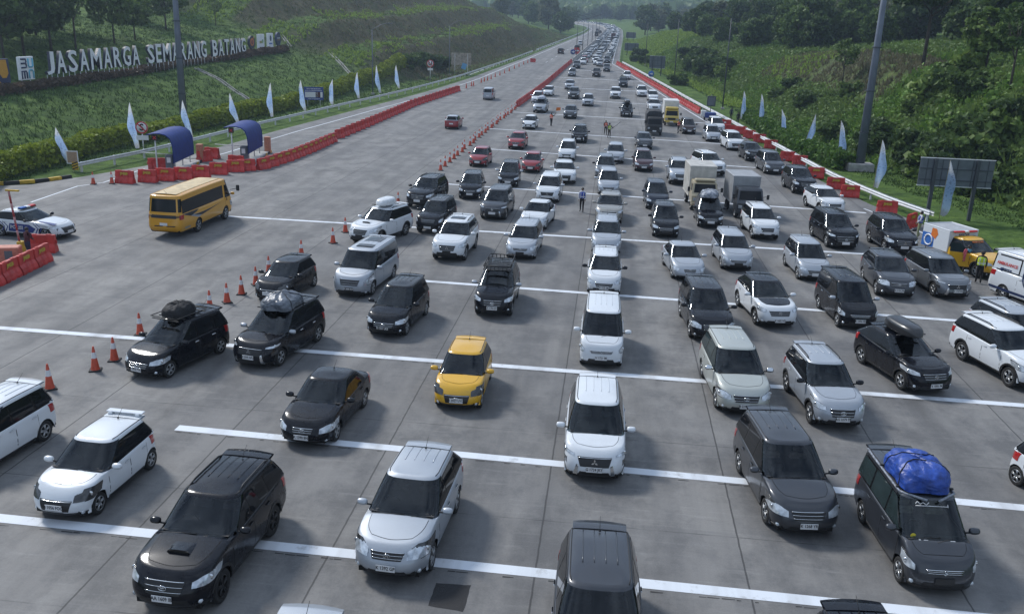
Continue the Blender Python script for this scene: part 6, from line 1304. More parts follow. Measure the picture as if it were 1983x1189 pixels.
# ---- toll lane shelters with a curved blue roof
def shelter(px, label):
    q = G(*px); t = empty('toll_shelter', (q[0], q[1], 0), R(8)); tag(t, label, 'shelter'); P = []
    arc = [(1.25, .75), (1.28, 1.6), (1.22, 2.2), (.98, 2.66), (.5, 2.92), (-.2, 3.02), (-.9, 3.0), (-1.7, 2.90)]
    arc = [((x-1.28)*.66+.5, z) for x, z in arc]
    for x, z in arc: P.append([(x, y, z) for y in np.linspace(-2.5, 2.5, 9)])
    mb = MB(); Pn = np.array(P); mb.grid(Pn, 0, True); Q = Pn.copy(); Q[..., 0] -= .05; Q[..., 2] -= .05; mb.grid(Q, 0, True, flip=True); rf = mb.build('curved_roof', M_roofb, t)
    for y in (-2.51, 2.51): mb = MB(); mb.tube([(x, y, z-.03) for x, z in arc], .045, 6, 0); mb.build('roof_rim', M_roofb, rf)
    mb = MB(); mb.box((.2, .4, .1), (1.5, 6.0, .2), 0, bev=.05); mb.build('island', M_conc2, t)
    for k in range(4): mb = MB(); mb.box((.2+(k % 2)*0, 3.5+k*.0-.0+.02, .10), (1.52, .1, .21), 0) if k == 0 else mb.box((.97, 1.0+k*.9, .11), (.04, .5, .21), 0); mb.build('island_stripe', M_yel if k % 2 else M_black, t)
    for x, y in ((.36, -1.9), (.36, 0.), (.36, 1.9)): mb = MB(); mb.tube([(x, y, .2), (x, y, 2.2)], .05, 6, 0); mb.build('post', M_galv, t)
    mb = MB(); mb.tube([(-.9, -2.3, 0), (-.9, -2.3, 2.5)], .06, 8, 0); mb.build('signal_post', M_galv, t); mb = MB(); mb.box((-.9, -2.35, 2.66), (.42, .16, .42), 0, bev=.02); sg_ = mb.build('lane_signal', M_black, t)
    for a in (45, -45): mb = MB(); mb.box((-.9, -2.435, 2.66), (.34, .01, .06), 0, ry=R(a)); mb.build('red_cross', M_sgnr, sg_)
    mb = MB(); mb.box((-.05, -1.75, .75), (.55, .6, 1.1), 0, bev=.04); cb = mb.build('cabinet', M_back, t); mb = MB(); mb.box((-.05, -2.06, .9), (.3, .02, .4)); mb.build('screen', M_sgnw, cb)
    mb = MB(); mb.box((.75, 3.4, .78), (.5, .5, 1.4), 0, bev=.04); mb.build('bollard_cabinet', mat('salmon cabinet', (.42, .17, .10), .6, var=.2), t)
    mb = MB(); mb.tube([(-.9, 1.0, .9), (-3.3, 1.0, 1.0)], .03, 6, 0); mb.build('boom', M_sgnw, t)
shelter((346, 325), 'toll lane shelter with a curved blue roof, the nearer one'); shelter((485, 307), 'toll lane shelter with a curved blue roof, the farther one')
# ---- signs
def board(base_pxs, z0, w, h, label, face, cat='sign', posts=2, post_m=None, lines=(), yaw=0, back=None, ph=None, frame=None, pr=.05):
    q = np.mean([G(*b) for b in base_pxs], 0); t = empty('sign_board', tuple(q), yaw); tag(t, label, cat)
    for k in range(posts):
        x = 0 if posts == 1 else (-w*.32 if k == 0 else w*.32); mb = MB(); mb.tube([(x, .05, 0), (x, .05, z0+h*.9)], pr, 8, 0); mb.build('post', post_m or M_galv, t)
    mb = MB(); mb.box((0, 0, z0+h/2), (w, .05, h), 0, bev=.01); pn = mb.build('panel', face, t)
    for (s, x, z, size, m) in lines:
        if s is None: mb = MB(); mb.box((x[0], -.03, z0+z), (x[1], .012, size)); mb.build('panel_field', m, pn)
        else: me = text_mesh(s, size, .001, .004); me.materials.append(m); o = link('lettering', me, pn); o.location = (x, -.04, z0+z); o.rotation_euler = (pi/2, 0, 0)
    return t, pn
board([(592, 212), (624, 206)], 1.0, 2.6, 1.75, 'blue tariff board with a white field behind the left flags', M_sgnb, lines=((None, (-.3, 1.7), .72, .72, M_sgnw), (None, (.55, .62), .72, .72, mat('dark red screen', (.06, .01, .012), .3)), (None, (1.03, .3), .72, .72, M_sgnw), ('DATA KECELAKAAN', 0, 1.5, .2, M_sgnw), ('JALAN TOL SEMARANG BATANG', 0, 1.26, .15, M_sgnw), ('UTAMAKAN KESELAMATAN', 0, .16, .13, M_sgnw)), yaw=R(18))
t, pn = board([(880, 148), (905, 142)], 1.9, 4.2, 2.5, 'weathered plywood board on white posts beside the left guard rail', mat('weathered plywood', (.30, .26, .21), .8, var=.4, scale=2), yaw=R(15), post_m=M_sgnw, pr=.09); mb = MB(); mb.box((.6, -.1, 1.7), (1.0, .03, 1.2), 0, ry=.3); mb.build('torn_poster', mat('torn blue poster', (.12, .32, .55), .6), pn)
M_signface = mat('salmon sign face', (.32, .22, .15), .7)
t, pn = board([(143, 331)], .55, .85, .95, 'small square sign with white frame at the guard rail end', M_signface, posts=1, yaw=R(8))
for a, b in (((0, 1.5), (.9, .07)), ((0, .57), (.9, .07))): mb = MB(); mb.box((0, -.03, a[1]), (b[0], .03, b[1])); mb.build('frame_bar', M_sgnw, pn)
for x in (-.42, .42): mb = MB(); mb.box((x, -.03, 1.03), (.07, .03, .9)); mb.build('frame_bar', M_sgnw, pn)
def round_sign(px, h, r_, label, glyph, plate, yaw=R(12)):
    q = G(*px); t = empty('road_sign', tuple(q), yaw); tag(t, label, 'road sign'); mb = MB(); mb.tube([(0, .04, 0), (0, .04, h)], .05, 8, 0); mb.build('post', M_galv, t)
    mb = MB(); mb.lathe([(0, -.02), (r_, -.02), (r_, .01), (0, .01)], 28, 0, 'y', (0, 0, h)); d = mb.build('disc', M_sgnw, t); mb = MB(); mb.lathe([(r_*.8, -.026), (r_*1.0, -.026)], 28, 0, 'y', (0, 0, h)); mb.build('red_ring', M_sgnr if glyph != 'N' else M_sgnr, d)
    if glyph == 'N':
        mb = MB(); mb.lathe([(0, -.027), (r_, -.027)], 28, 0, 'y', (0, 0, h)); mb.build('red_field', M_sgnr, d); mb = MB(); mb.box((0, -.034, h), (r_*1.4, .01, r_*.36)); mb.build('white_bar', M_sgnw, d)
    elif glyph: me = text_mesh(glyph, r_*1.5, .001, .03); me.materials.append(M_black); o = link('lettering', me, d); o.location = (0, -.036, h); o.rotation_euler = (pi/2, 0, 0); mb = MB(); mb.box((0, -.034, h), (r_*1.7, .008, r_*.2), 0, ry=R(45)); mb.build('slash', M_sgnr, d)
    if plate: mb = MB(); mb.box((0, 0, h-r_-.35), (1.0, .03, .4), 0, bev=.01); mb.build('sub_plate', M_sgnw, t)
round_sign((279, 303), 2.45, .52, 'round no stopping sign with a black S, behind the second left flag', 'S', True); round_sign((833, 161), 3.5, .68, 'round no turn sign on a post right of the left flags', 'U', True)
round_sign((1116, 112), 1.9, .95, 'red no entry disc where the concrete median starts', 'N', False, 0)
q = G(1109, 113); t = empty('arrow_sign', tuple(q)); tag(t, 'small blue arrow sign left of the red no entry disc', 'road sign'); mb = MB(); mb.tube([(0, .04, 0), (0, .04, 1.6)], .05, 6, 0); mb.build('post', M_galv, t); mb = MB(); mb.lathe([(0, -.02), (.75, -.02), (.75, .01)], 20, 0, 'y', (0, 0, 1.7)); d_ = mb.build('disc', M_sgnb, t); mb = MB(); mb.prism([(-.4, -.1), (.1, -.1), (.1, -.35), (.5, 0), (.1, .35), (.1, .1), (-.4, .1)], .01, (0, -.03, 1.7), (1, 0, 0), (0, 0, 1)); mb.build('arrow', M_sgnw, d_)
q = G(1260, 158); t = empty('arrow_sign', tuple(q)); tag(t, 'round blue sign on a short post behind the right guard rail', 'road sign'); mb = MB(); mb.tube([(0, .04, 0), (0, .04, 1.6)], .05, 6, 0); mb.build('post', M_galv, t); mb = MB(); mb.lathe([(0, -.02), (.62, -.02), (.62, .01)], 20, 0, 'y', (0, 0, 1.5)); d_ = mb.build('disc', M_bluef, t); mb = MB(); mb.prism([(-.3, -.08), (.1, -.08), (.1, -.28), (.4, 0), (.1, .28), (.1, .08), (-.3, .08)], .01, (0, -.03, 1.5), (1, 0, 0), (0, 0, 1)); mb.build('arrow', M_sgnw, d_)
def backboard(px, w, h, z0, label):
    q = G(*px); t = empty('sign_board', (q[0], q[1], zg(q[0], q[1]))); tag(t, label, 'sign'); mb = MB(); mb.box((0, 0, z0+h/2), (w, .06, h), 0, bev=.01); pn = mb.build('panel', M_back, t)
    for x in (-w*.30, w*.27): mb = MB(); mb.box((x, -.16, (z0+h)/2), (.22, .2, z0+h)); mb.build('post', M_poled, t)
    for zz in (.22, .62): mb = MB(); mb.box((0, -.05, z0+h*zz), (w*.98, .05, .06)); mb.build('stiffener', M_poled, pn)
    for xx in np.linspace(-.4, .42, 5): mb = MB(); mb.box((w*xx, -.045, z0+h/2), (.05, .03, h*.98)); mb.build('stiffener', M_poled, pn)
    for zz in (0, h): mb = MB(); mb.box((0, -.02, z0+zz), (w+.04, .1, .05)); mb.build('panel_edge', M_galv, pn)
backboard((1835, 425), 4.9, 1.9, 2.3, 'grey back of a wide direction board on two dark posts, right of the tall mast'); backboard((1271, 147), 3.5, 2.7, 1.6, 'grey back of a direction board among the bushes right of the far barriers'); backboard((1222, 108), 4.4, 2.3, 1.4, 'grey back of a direction board nearest the jam, below the green bank'); backboard((1221, 81), 4.2, 2.4, 1.4, 'faint back of the farthest direction board beside the jam')
# portable signal trailer
q = G(1374, 234); t = empty('portable_signal', tuple(q)); tag(t, 'portable message board on a dark trailer at the right guard rail', 'message board'); mb = MB(); mb.box((0, 0, 2.6), (1.15, .25, 1.35), 0, bev=.03); bd = mb.build('cabinet', M_poled, t); mb = MB(); mb.box((0, -.13, 2.6), (.9, .02, 1.1)); mb.build('screen', M_back, bd)
mb = MB(); mb.tube([(0, .1, 1.0), (0, .1, 3.5)], .05, 6, 0); mb.build('pole', M_poled, t); mb = MB(); mb.box((0, 0, .75), (1.5, 1.4, .7), 0, bev=.05); mb.build('trailer', M_sgnb, t); mb = MB(); mb.box((-.9, -.1, .95), (.7, .7, .8), 0, bev=.04); mb.build('battery_box', M_sgnw, t)
for x in (-.7, .7): mb = MB(); mb.lathe([(.1, -.09), (.28, -.1), (.3, 0), (.28, .1), (.1, .09)], 16, 0, 'x', (x, .2, .3)); mb.build('wheel', M_tyre, t)
# left booth island: cabinet and striped height bar
q = G(20, 520); t = empty('booth_cabinet', tuple(q), R(20)); tag(t, 'orange and salmon cabinet behind the barriers at the left edge', 'cabinet'); mb = MB(); mb.box((0, 0, .55), (1.1, .7, 1.1), 0, bev=.04); c1 = mb.build('body', mat('salmon painted steel', (.42, .15, .10), .6, var=.2), t); mb = MB(); mb.box((.1, -.36, .75), (.35, .02, .4)); mb.build('screen', M_back, c1)
mb = MB(); mb.box((-.75, -.1, .45), (.5, .6, .9), 0, bev=.03); mb.build('red_hood', M_redf, t)
q = G(44, 497); r_ = ray(16, 368); tp = np.array([0, 0, CAM_H])+r_*q[1]; t = empty('boom_pole', tuple(q)); tag(t, 'raised red and white boom arm at the left edge', 'barrier arm'); dv = np.array([tp[0]-q[0], 0, tp[2]-q[2]])
for k in range(10): mb = MB(); mb.tube([dv*k/10, dv*(k+1)/10], .05, 6, 0); mb.build('band', M_redd if k % 2 == 0 else mat('faded pink paint', (.42, .2, .2), .6) if k == 1 else bpy.data.materials['faded pink paint'], t)
mb = MB(); mb.box((0, 0, .4), (.3, .3, .8), 0, bev=.03); mb.build('base', M_yel, t); mb = MB(); mb.box((dv[0]+.2, 0, dv[2]-.02), (.7, .1, .08), 0); mb.build('tip', M_yel, t)
# ---- hillside sign
SX = -60.; sa, sb = at_x(88, 146, SX), at_x(476, 103, SX); y0s, y1s = sa[1], sb[1]
M_face = mat('letter face white', (.74, .76, .79), .5, var=.08, scale=2); M_side = mat('letter side navy', (.012, .016, .035), .5)
def zs(y): return float(np.interp(y, [y0s, y1s], [sa[2], sb[2]]))
st = empty('hillside_sign', (SX, y0s, 0)); tag(st, 'huge white letters reading JASAMARGA SEMARANG BATANG on the grassy hillside', 'sign')
full = 'JASAMARGA SEMARANG BATANG'; wd = {' ': .75, 'M': 1.25, 'J': .8, 'E': .85, 'T': .92}; tot = sum(wd.get(ch, 1.) for ch in full); cur = 0
for ch in full:
    w = wd.get(ch, 1.); yc = y0s+(y1s-y0s)*(cur+w/2)/tot; cur += w
    if ch == ' ': continue
    me = text_mesh(ch, 3.35, .16, .06, align='CENTER'); xs_ = [v.co.x for v in me.vertices]; ys_ = [v.co.y for v in me.vertices]; wl = max(xs_)-min(xs_); hl = max(ys_)-min(ys_); tw = (y1s-y0s)/tot*w*.80; x0_, yb = min(xs_), min(ys_)
    for v in me.vertices: v.co.x = (v.co.x-x0_-wl/2)*tw/wl; v.co.y = (v.co.y-yb)*2.35/hl
    me.materials.append(M_face); me.materials.append(M_side)
    for p in me.polygons: p.material_index = 0 if p.normal.z > .5 else 1
    o = link('letter', me, st); o.location = (0, yc-y0s, zs(yc)); o.rotation_euler = (pi/2, 0, pi/2)
    mb = MB(); g = zg(SX, yc); mb.tube([(-.1, -tw*.3, g-.3-zs(yc)), (-.1, -tw*.3, .2)], .04, 5, 0); lp = mb.build('leg', M_galv, st); lp.location = (0, yc-y0s, zs(yc)); mb = MB(); mb.tube([(-.1, tw*.3, g-.3-zs(yc)), (-.1, tw*.3, .2)], .04, 5, 0); lp = mb.build('leg', M_galv, st); lp.location = (0, yc-y0s, zs(yc))
def logo(px0, px1, label, kind):
    a, b = at_x(*px0, SX), at_x(*px1, SX); y, w, h = (a[1]+b[1])/2, abs(b[1]-a[1]), abs(a[2]-b[2]); z = min(a[2], b[2])+h/2; t = empty('logo_panel', (SX, y, z), 0); tag(t, label, 'logo sign')
    def fp(poly, m, dep=.02, nm='emblem_mark'): mb = MB(); mb.prism([(p[0]*w, p[1]*h) for p in poly], dep, (.15, 0, 0), (0, 1, 0), (0, 0, 1)); return mb.build(nm, m, pn)
    circ = lambda cx_, cz_, rx, rz, a0=0, a1=360, n=24: [(cx_+rx*cos(R(a0+(a1-a0)*i/n)), cz_+rz*sin(R(a0+(a1-a0)*i/n))) for i in range(n+(0 if a1-a0 == 360 else 1))]
    mb = MB()
    if kind in ('o', 'n'): mb.prism([(p[0]*w, p[1]*h) for p in circ(0, 0, .5, .5)], .30, (-.15, 0, 0), (0, 1, 0), (0, 0, 1)); pn = mb.build('panel', M_side if kind == 'o' else M_navy, t)
    else: mb.box((0, 0, 0), (.3, w, h), 0, bev=.03); pn = mb.build('panel', {'b': M_face, 'p': M_navy, 'w': M_face, 'w2': M_face}[kind], t)
    for yy in (-.3, .3): mb = MB(); mb.tube([(-.1, yy*w, -h/2+.1), (-.1, yy*w, zg(SX, y)-z-.3)], .05, 6, 0); mb.build('leg', M_galv, t)
    if kind == 'b':
        def bar(pts, m): mb = MB(); mb.tube([(.17, p[0]*w, p[1]*h) for p in pts], .09, 6, 0); mb.build('emblem_mark', m, pn)
        lb_ = mat('logo light blue', (.12, .42, .58), .5)
        bar([(-.40, .40), (-.08, .40), (-.05, .3), (-.08, .22), (-.40, .22)], M_navy); bar([(-.08, .22), (-.05, .12), (-.08, .04), (-.40, .04)], M_navy)
        bar([(-.40, -.44), (-.40, -.12), (-.10, -.12), (-.06, -.18), (-.06, -.44)], M_navy); bar([(-.23, -.12), (-.23, -.44)], M_navy)
        bar([(.10, .42), (.10, .10), (.16, .05), (.34, .05), (.40, .10), (.40, .42)], lb_); bar([(.10, -.44), (.10, -.14), (.16, -.08), (.34, -.08), (.40, -.14), (.40, -.44)], lb_)
    elif kind == 'p':
        yl_ = mat('logo amber', (.55, .27, .02), .5); fp([(-.02, .46), (.36, .46), (.42, -.1), (.3, -.28), (.12, -.28), (0, -.1)], yl_); fp(circ(-.32, .0, .18, .28), yl_); fp([(-.5, -.34), (-.1, -.34), (.05, -.5), (-.5, -.5)], yl_)
    elif kind == 'o': oo = mat('logo orange', (.5, .15, .03), .5); fp(circ(0, .02, .30, .30), oo); fp(circ(0, .0, .15, .17), M_side, .03); fp([(-.05, -.1), (.03, -.1), (.03, .12), (-.05, .12)], M_sgnr, .04); fp([(.02, .22), (.28, .42), (.3, .3)], oo, .03)
    elif kind == 'w': fp([(-.3, .05), (.1, .05), (.1, -.12), (-.3, -.12)], mat('logo olive', (.30, .30, .10), .5)); fp(circ(.2, .02, .13, .13), mat('logo green', (.2, .35, .2), .5))
    elif kind == 'w2': fp(circ(0, .14, .18, .2), M_navy); fp([(-.3, -.18), (.3, -.18), (.3, -.28), (-.3, -.28)], M_bluef)
    elif kind == 'n': fp([(-.3, .1), (.3, .1), (.3, .03), (-.3, .03)], M_sgnw); fp([(-.3, -.05), (.3, -.05), (.3, -.1), (-.3, -.1)], mat('logo tan', (.35, .22, .08), .5))
logo((-28, 116), (19, 161), 'navy panel with amber letters cut by the left edge, beside the white letters', 'p'); logo((33, 111), (66, 154), 'white panel of stacked navy and light blue letters, left of the big white letters', 'b')
logo((480, 70), (493, 95), 'dark round emblem with an orange ring at the end of the big letters', 'o'); logo((498, 67), (511, 95), 'white panel with an olive mark right of the orange ring emblem', 'w'); logo((517, 65), (528, 92), 'white panel with a navy badge between the olive mark and the navy disc', 'w2'); logo((533, 63), (543, 89), 'navy oval emblem at the far right end of the hillside sign', 'n')
# concrete drains down the slopes
for px0, px1, l in (((380, 135), (498, 206), 'concrete drain down the grass slope below the middle of the letters'), ((640, 105), (700, 165), 'concrete drain down the slope behind the far left flags'), ((545, 70), (562, 92), 'short concrete drain beside the navy oval emblem')):
    a, b = None, None
    def hit(px):
        r_ = ray(*px); ts = np.arange(40, 330, .5); pz = CAM_H+r_[2]*ts; gz_ = terrain(r_[0]*ts, ts); k = int(np.argmax(pz <= gz_)); return np.array([r_[0]*ts[k], ts[k]])
    a, b = hit(px0), hit(px1); P = []
    for u in np.linspace(0, 1, 26):
        p = a+(b-a)*u; dv = (b-a)/np.linalg.norm(b-a); nr = np.array([-dv[1], dv[0]]); z = zg(*p)+.12; P.append([(*(p+nr*o_), z+h_) for o_, h_ in ((-.32, -.3), (-.30, .05), (-.2, .06), (-.17, -.2), (.17, -.2), (.2, .06), (.30, .05), (.32, -.3))])
    mb = MB(); mb.grid(np.array(P), 0, False, flip=True); tag(mb.build('drain_channel', M_conc2), l, 'drain')
# ------------------------------------------------------------------ vegetation
def leafmat(name, c1, c2, trans=.3, rough=.6):
    m, t, b = new_mat(name); L = t.links; N = t.nodes.new; t.nodes.remove(b); o = [n for n in t.nodes if n.type == 'OUTPUT_MATERIAL'][0]
    oi = N('ShaderNodeObjectInfo'); tc = N('ShaderNodeTexCoord'); nz = N('ShaderNodeTexNoise'); nz.inputs['Scale'].default_value = .9; nz.inputs['Detail'].default_value = 4; L.new(tc.outputs['Object'], nz.inputs[0])
    geo = N('ShaderNodeNewGeometry'); ad = N('ShaderNodeMath'); ad.operation = 'MULTIPLY_ADD'; ad.inputs[1].default_value = .45; L.new(geo.outputs['Random Per Island'], ad.inputs[0]); a2 = N('ShaderNodeMath'); a2.operation = 'MULTIPLY_ADD'; a2.inputs[1].default_value = .9; a2.inputs[2].default_value = -.3; L.new(nz.outputs['Fac'], a2.inputs[0]); L.new(a2.outputs[0], ad.inputs[2])
    a3 = N('ShaderNodeMath'); a3.operation = 'MULTIPLY_ADD'; a3.inputs[1].default_value = .5; L.new(oi.outputs['Random'], a3.inputs[0]); L.new(ad.outputs[0], a3.inputs[2])
    r = N('ShaderNodeValToRGB'); e = r.color_ramp.elements; e[0].position = .15; e[0].color = (*c1, 1); e[1].position = 1.; e[1].color = (*c2, 1); L.new(a3.outputs[0], r.inputs[0])
    d = N('ShaderNodeBsdfPrincipled'); setin(d, Roughness=rough, Specular_IOR_Level=.25); tr = N('ShaderNodeBsdfTranslucent'); L.new(r.outputs[0], d.inputs['Base Color']); L.new(r.outputs[0], tr.inputs['Color']); mx = N('ShaderNodeMixShader'); mx.inputs[0].default_value = trans; L.new(d.outputs[0], mx.inputs[1]); L.new(tr.outputs[0], mx.inputs[2]); L.new(mx.outputs[0], o.inputs[0]); return m
LM_dark = leafmat('dark tree leaves', (.020, .042, .014), (.095, .15, .04)); LM_mid = leafmat('green tree leaves', (.032, .068, .018), (.145, .215, .055)); LM_grey = leafmat('dusty olive leaves', (.055, .075, .04), (.20, .22, .115)); LM_light = leafmat('light green leaves', (.05, .095, .018), (.19, .27, .065))
LM_hedge = leafmat('yellow green hedge leaves', (.05, .09, .010), (.27, .33, .03)); LM_box = leafmat('green hedge leaves', (.036, .085, .013), (.15, .26, .045)); LM_brown = leafmat('reddish brown hedge leaves', (.04, .03, .02), (.13, .09, .06)); LM_grass = leafmat('grass blades', (.024, .048, .011), (.066, .115, .027), .3); LM_dry = leafmat('dry grass blades', (.07, .065, .035), (.19, .175, .10), .3)
M_bark = mat('bark', (.055, .045, .036), .95, var=.4, scale=4, bump=.8)
def cards(Pc, size, NR_, up=0., tall=1.):
    # leaf quads at points Pc with random orientation
    n = len(Pc); a = NR_.normal(size=(n, 3)); a[:, 2] = a[:, 2]*(1-up)+up*.3; a /= np.linalg.norm(a, axis=1)[:, None]; b = NR_.normal(size=(n, 3)); b -= a*(a*b).sum(1)[:, None]; b /= np.linalg.norm(b, axis=1)[:, None]
    s = np.broadcast_to(size, n)*NR_.uniform(.6, 1.4, n); A = a*s[:, None]*.5; B = b*s[:, None]*.5*tall
    V = np.stack([Pc-A-B*.6, Pc+A*.9-B, Pc+A+B*.7, Pc-A*.8+B], 1).reshape(-1, 3); F = np.arange(4*n).reshape(n, 4); return V, F
def crown_points(NR_, nb, R3, cz, leaves, br, flat=0., hollow=.55):
    # blobs spread through an ellipsoid shell, leaves round each blob
    P = []
    for k in range(nb):
        d = NR_.normal(size=3); d /= np.linalg.norm(d); r = NR_.uniform(hollow, 1.)**.7; c = d*r*np.array(R3); c[2] = max(c[2], -R3[2]*.75)+cz; rr = br*NR_.uniform(.6, 1.25)
        q = NR_.normal(size=(leaves, 3)); q /= np.linalg.norm(q, axis=1)[:, None]; q *= (NR_.uniform(0.25, 1, leaves)**.5)[:, None]*rr; q[:, 2] *= (.62-flat*.3); P.append(c+q)
    return np.concatenate(P)
def tree_proto(seed, h, R3, trunk, leaf, lm, nb=34, leaves=62, br=1.0, flat=0., lean=0.):
    g = np.random.default_rng(seed); cz = h-R3[2]*.95; V, F = cards(crown_points(g, nb, R3, cz, leaves, br, flat), leaf, g); cm = big_mesh('crown', V, F, lm)
    mb = MB(); top = np.array([lean, 0, cz+R3[2]*.2]); mb.tube([np.array([0, 0, -.6]), np.array([lean*.3, .05, cz*.4]), top], [trunk, trunk*.75, trunk*.3], 8, 0)
    for k in range(6):
        a = g.uniform(0, 2*pi); z0 = g.uniform(.45, .9)*cz; p0 = np.array([lean*z0/cz*.8, 0, z0]); p2 = np.array([cos(a)*R3[0]*.65, sin(a)*R3[1]*.65, cz+g.uniform(-.3, .4)*R3[2]]); mb.tube([p0, (p0+p2)/2+np.array([0, 0, -.2]), p2], [trunk*.42, trunk*.3, trunk*.1], 6, 0)
    return cm, mb.mesh('trunk', [M_bark])
PROTO = {}
for k, (nm, a) in enumerate(dict(
    round1=(9., (3.5, 3.4, 3.5), .17, .40, LM_dark), round2=(8., (2.9, 3.0, 2.9), .15, .38, LM_mid), airy=(10., (2.6, 2.5, 3.0), .16, .36, LM_mid),
    forest1=(12.5, (4.2, 4.0, 5.8), .28, .62, LM_dark), forest2=(11.5, (3.6, 3.8, 5.5), .26, .60, LM_mid), forest3=(13., (4.4, 4.2, 6.0), .3, .66, LM_grey), forest4=(9.5, (3.4, 3.5, 4.4), .24, .58, LM_dark),
    umbrella=(10., (5.2, 4.6, 1.6), .26, .46, LM_dark), column=(17., (3.2, 3.2, 7.0), .3, .7, LM_dark), pale=(9.5, (3.4, 3.4, 3.2), .2, .55, LM_light)).items()):
    PROTO[nm] = tree_proto(100+k, *a, nb=64 if nm.startswith('forest') or nm == 'column' else 18 if nm == 'airy' else 46, leaves=52 if nm != 'airy' else 46, br=1.5 if nm.startswith('forest') or nm == 'column' else 1.05, flat=1. if nm == 'umbrella' else 0)
def tree(nm, x, y, s, label, group=None, cat='tree', sink=0., name='tree'):
    t = empty(name, (x, y, zg(x, y)-sink), rnd.uniform(0, 6.3)); t.scale = (s*rnd.uniform(.9, 1.1), s*rnd.uniform(.9, 1.1), s); tag(t, label, cat, group); cm, tm = PROTO[nm]; link('crown', cm, t); link('trunk', tm, t); return t
def hit(px, lim=1500.):
    r_ = ray(*px); ts = np.concatenate([np.arange(30, 330, .5), np.arange(330, lim, 3.)]); pz = CAM_H+r_[2]*ts; gz_ = terrain(r_[0]*ts, ts); m = pz <= gz_; k = int(np.argmax(m)) if m.any() else len(ts)-1; return np.array([r_[0]*ts[k], ts[k]])
# left hillside trees behind the letters
for px, nm, s, l in (((8, 118), 'round1', 1.0, 'dark tree at the top left corner, cut by the left edge'), ((47, 108), 'round1', 1.05, 'dark round tree behind the stacked letters panel'), ((100, 100), 'round1', 1.0, 'dark round tree behind the J and A of the hillside letters'), ((147, 97), 'airy', 1.0, 'airy tree with a forked trunk behind the letters S and A'), ((222, 86), 'round2', 1.0, 'slim tree behind the letters R and G'), ((262, 79), 'round2', .8, 'small round tree behind the first A of the second word'), ((322, 60), 'round1', .95, 'dark tree just left of the tall left mast'), ((418, 50), 'airy', .5, 'thin sapling alone on the lawn above the letters'), ((120, 60), 'round1', 1.1, 'dark tree higher on the lawn, second row behind the letters'), ((250, 38), 'round2', 1.0, 'dark tree at the top edge, higher on the left lawn'), ((15, 75), 'round1', 1.15, 'dense dark tree behind the one at the left edge'), ((70, 70), 'round1', 1.1, 'dense dark tree in the second row, above the stacked letters panel'), ((335, 18), 'round2', .9, 'dark tree near the top edge beside the tall left mast')):
    p = hit(px); tree(nm, p[0], p[1], s, l)
for px, nm, s, l in (((1005, 30), 'forest4', 1.5, 'big dark tree on the far crest of the left hill'), ((985, 12), 'forest4', 1.0, 'smaller dark tree left of the big one on the far crest'), ((960, 6), 'forest1', .8, 'dark tree at the top edge on the left hill crest'), ((1030, 48), 'forest2', 1.0, 'dark tree below the crest, left of the pale leafy one'), ((1062, 58), 'forest3', 1.25, 'pale leafy tree at the end of the left hill'), ((1085, 66), 'forest2', .9, 'green tree at the roadside end of the left hill'), ((1048, 42), 'forest1', 1.0, 'dark tree on the end slope of the left hill'), ((1100, 62), 'forest4', .8, 'low dark tree beside the far left guard rail')):
    p = hit(px); tree(nm, p[0], p[1], s, l)
# right side: single trees one can tell apart
for px, nm, s, l in (((1286, 56), 'column', .85, 'tall narrow tree alone on the bright green bank'), ((1787, 128), 'umbrella', 1.0, 'flat topped umbrella tree right of the tall mast'), ((1630, 170), 'airy', .62, 'thin sparse tree on the brown dry slope'), ((1955, 178), 'airy', .75, 'half bare tree at the right edge above the slope'), ((1905, 150), 'pale', .7, 'pale broad leaved clump near the right edge'), ((1395, 165), 'pale', .42, 'low bright shrub tree before the dark bushes')):
    p = hit(px); tree(nm, p[0], p[1], s, l)
# the forest on the right hill
g = np.random.default_rng(5); kinds = ['forest1', 'forest2', 'forest3', 'forest4', 'forest1', 'forest4']; LBL = dict(forest1='dark broad tree in the wood on the right hill', forest2='mid green tree in the wood on the right hill', forest3='dusty olive tree in the wood on the right hill', forest4='smaller dark tree in the wood on the right hill'); nT = 0; pts = []
while nT < 265:
    y = g.uniform(88, 420); dr = g.uniform(19 if y < 150 else 13, 110) if g.uniform() < .8 else g.uniform(24, 60); x = float(FOOT_R(y))+dr
    if y > 240 and dr < 15: continue
    if 96 < y < 178 and dr < 24: continue
    ok = all((x-a)**2+(y-b)**2 > 12 for a, b in pts)
    if not ok or x > 40+y*.62: continue
    pts.append((x, y)); k = kinds[g.integers(0, 6)]; tree(k, x, y, g.uniform(.62, 1.0)*(1 if y < 260 else .9), LBL[k], 'wood on the right hill', sink=.5); nT += 1
for k in range(46):                                          # roadside trees towards the bend
    y = g.uniform(425, 800); sd = g.uniform() < .65; x = float(FOOT_R(y))+g.uniform(5, 60) if sd else float(FOOT_L(y))-g.uniform(4, 50); q = kinds[g.integers(0, 6)]; tree(q, x, y, g.uniform(.8, 1.2), 'hazy tree beside the far road on the %s' % ('right' if sd else 'left'), 'hazy trees beside the far road on the '+('right' if sd else 'left'))
for k in range(40):                                          # trees closing the view behind the bend
    x = g.uniform(-120, 60); y = float(np.interp(x, [-120, 60], [850, 790]))+g.uniform(5, 60); q = kinds[g.integers(0, 6)]; tree(q, x, y, g.uniform(.8, 1.25), 'hazy tree in the belt behind the road bend', 'hazy trees behind the road bend')
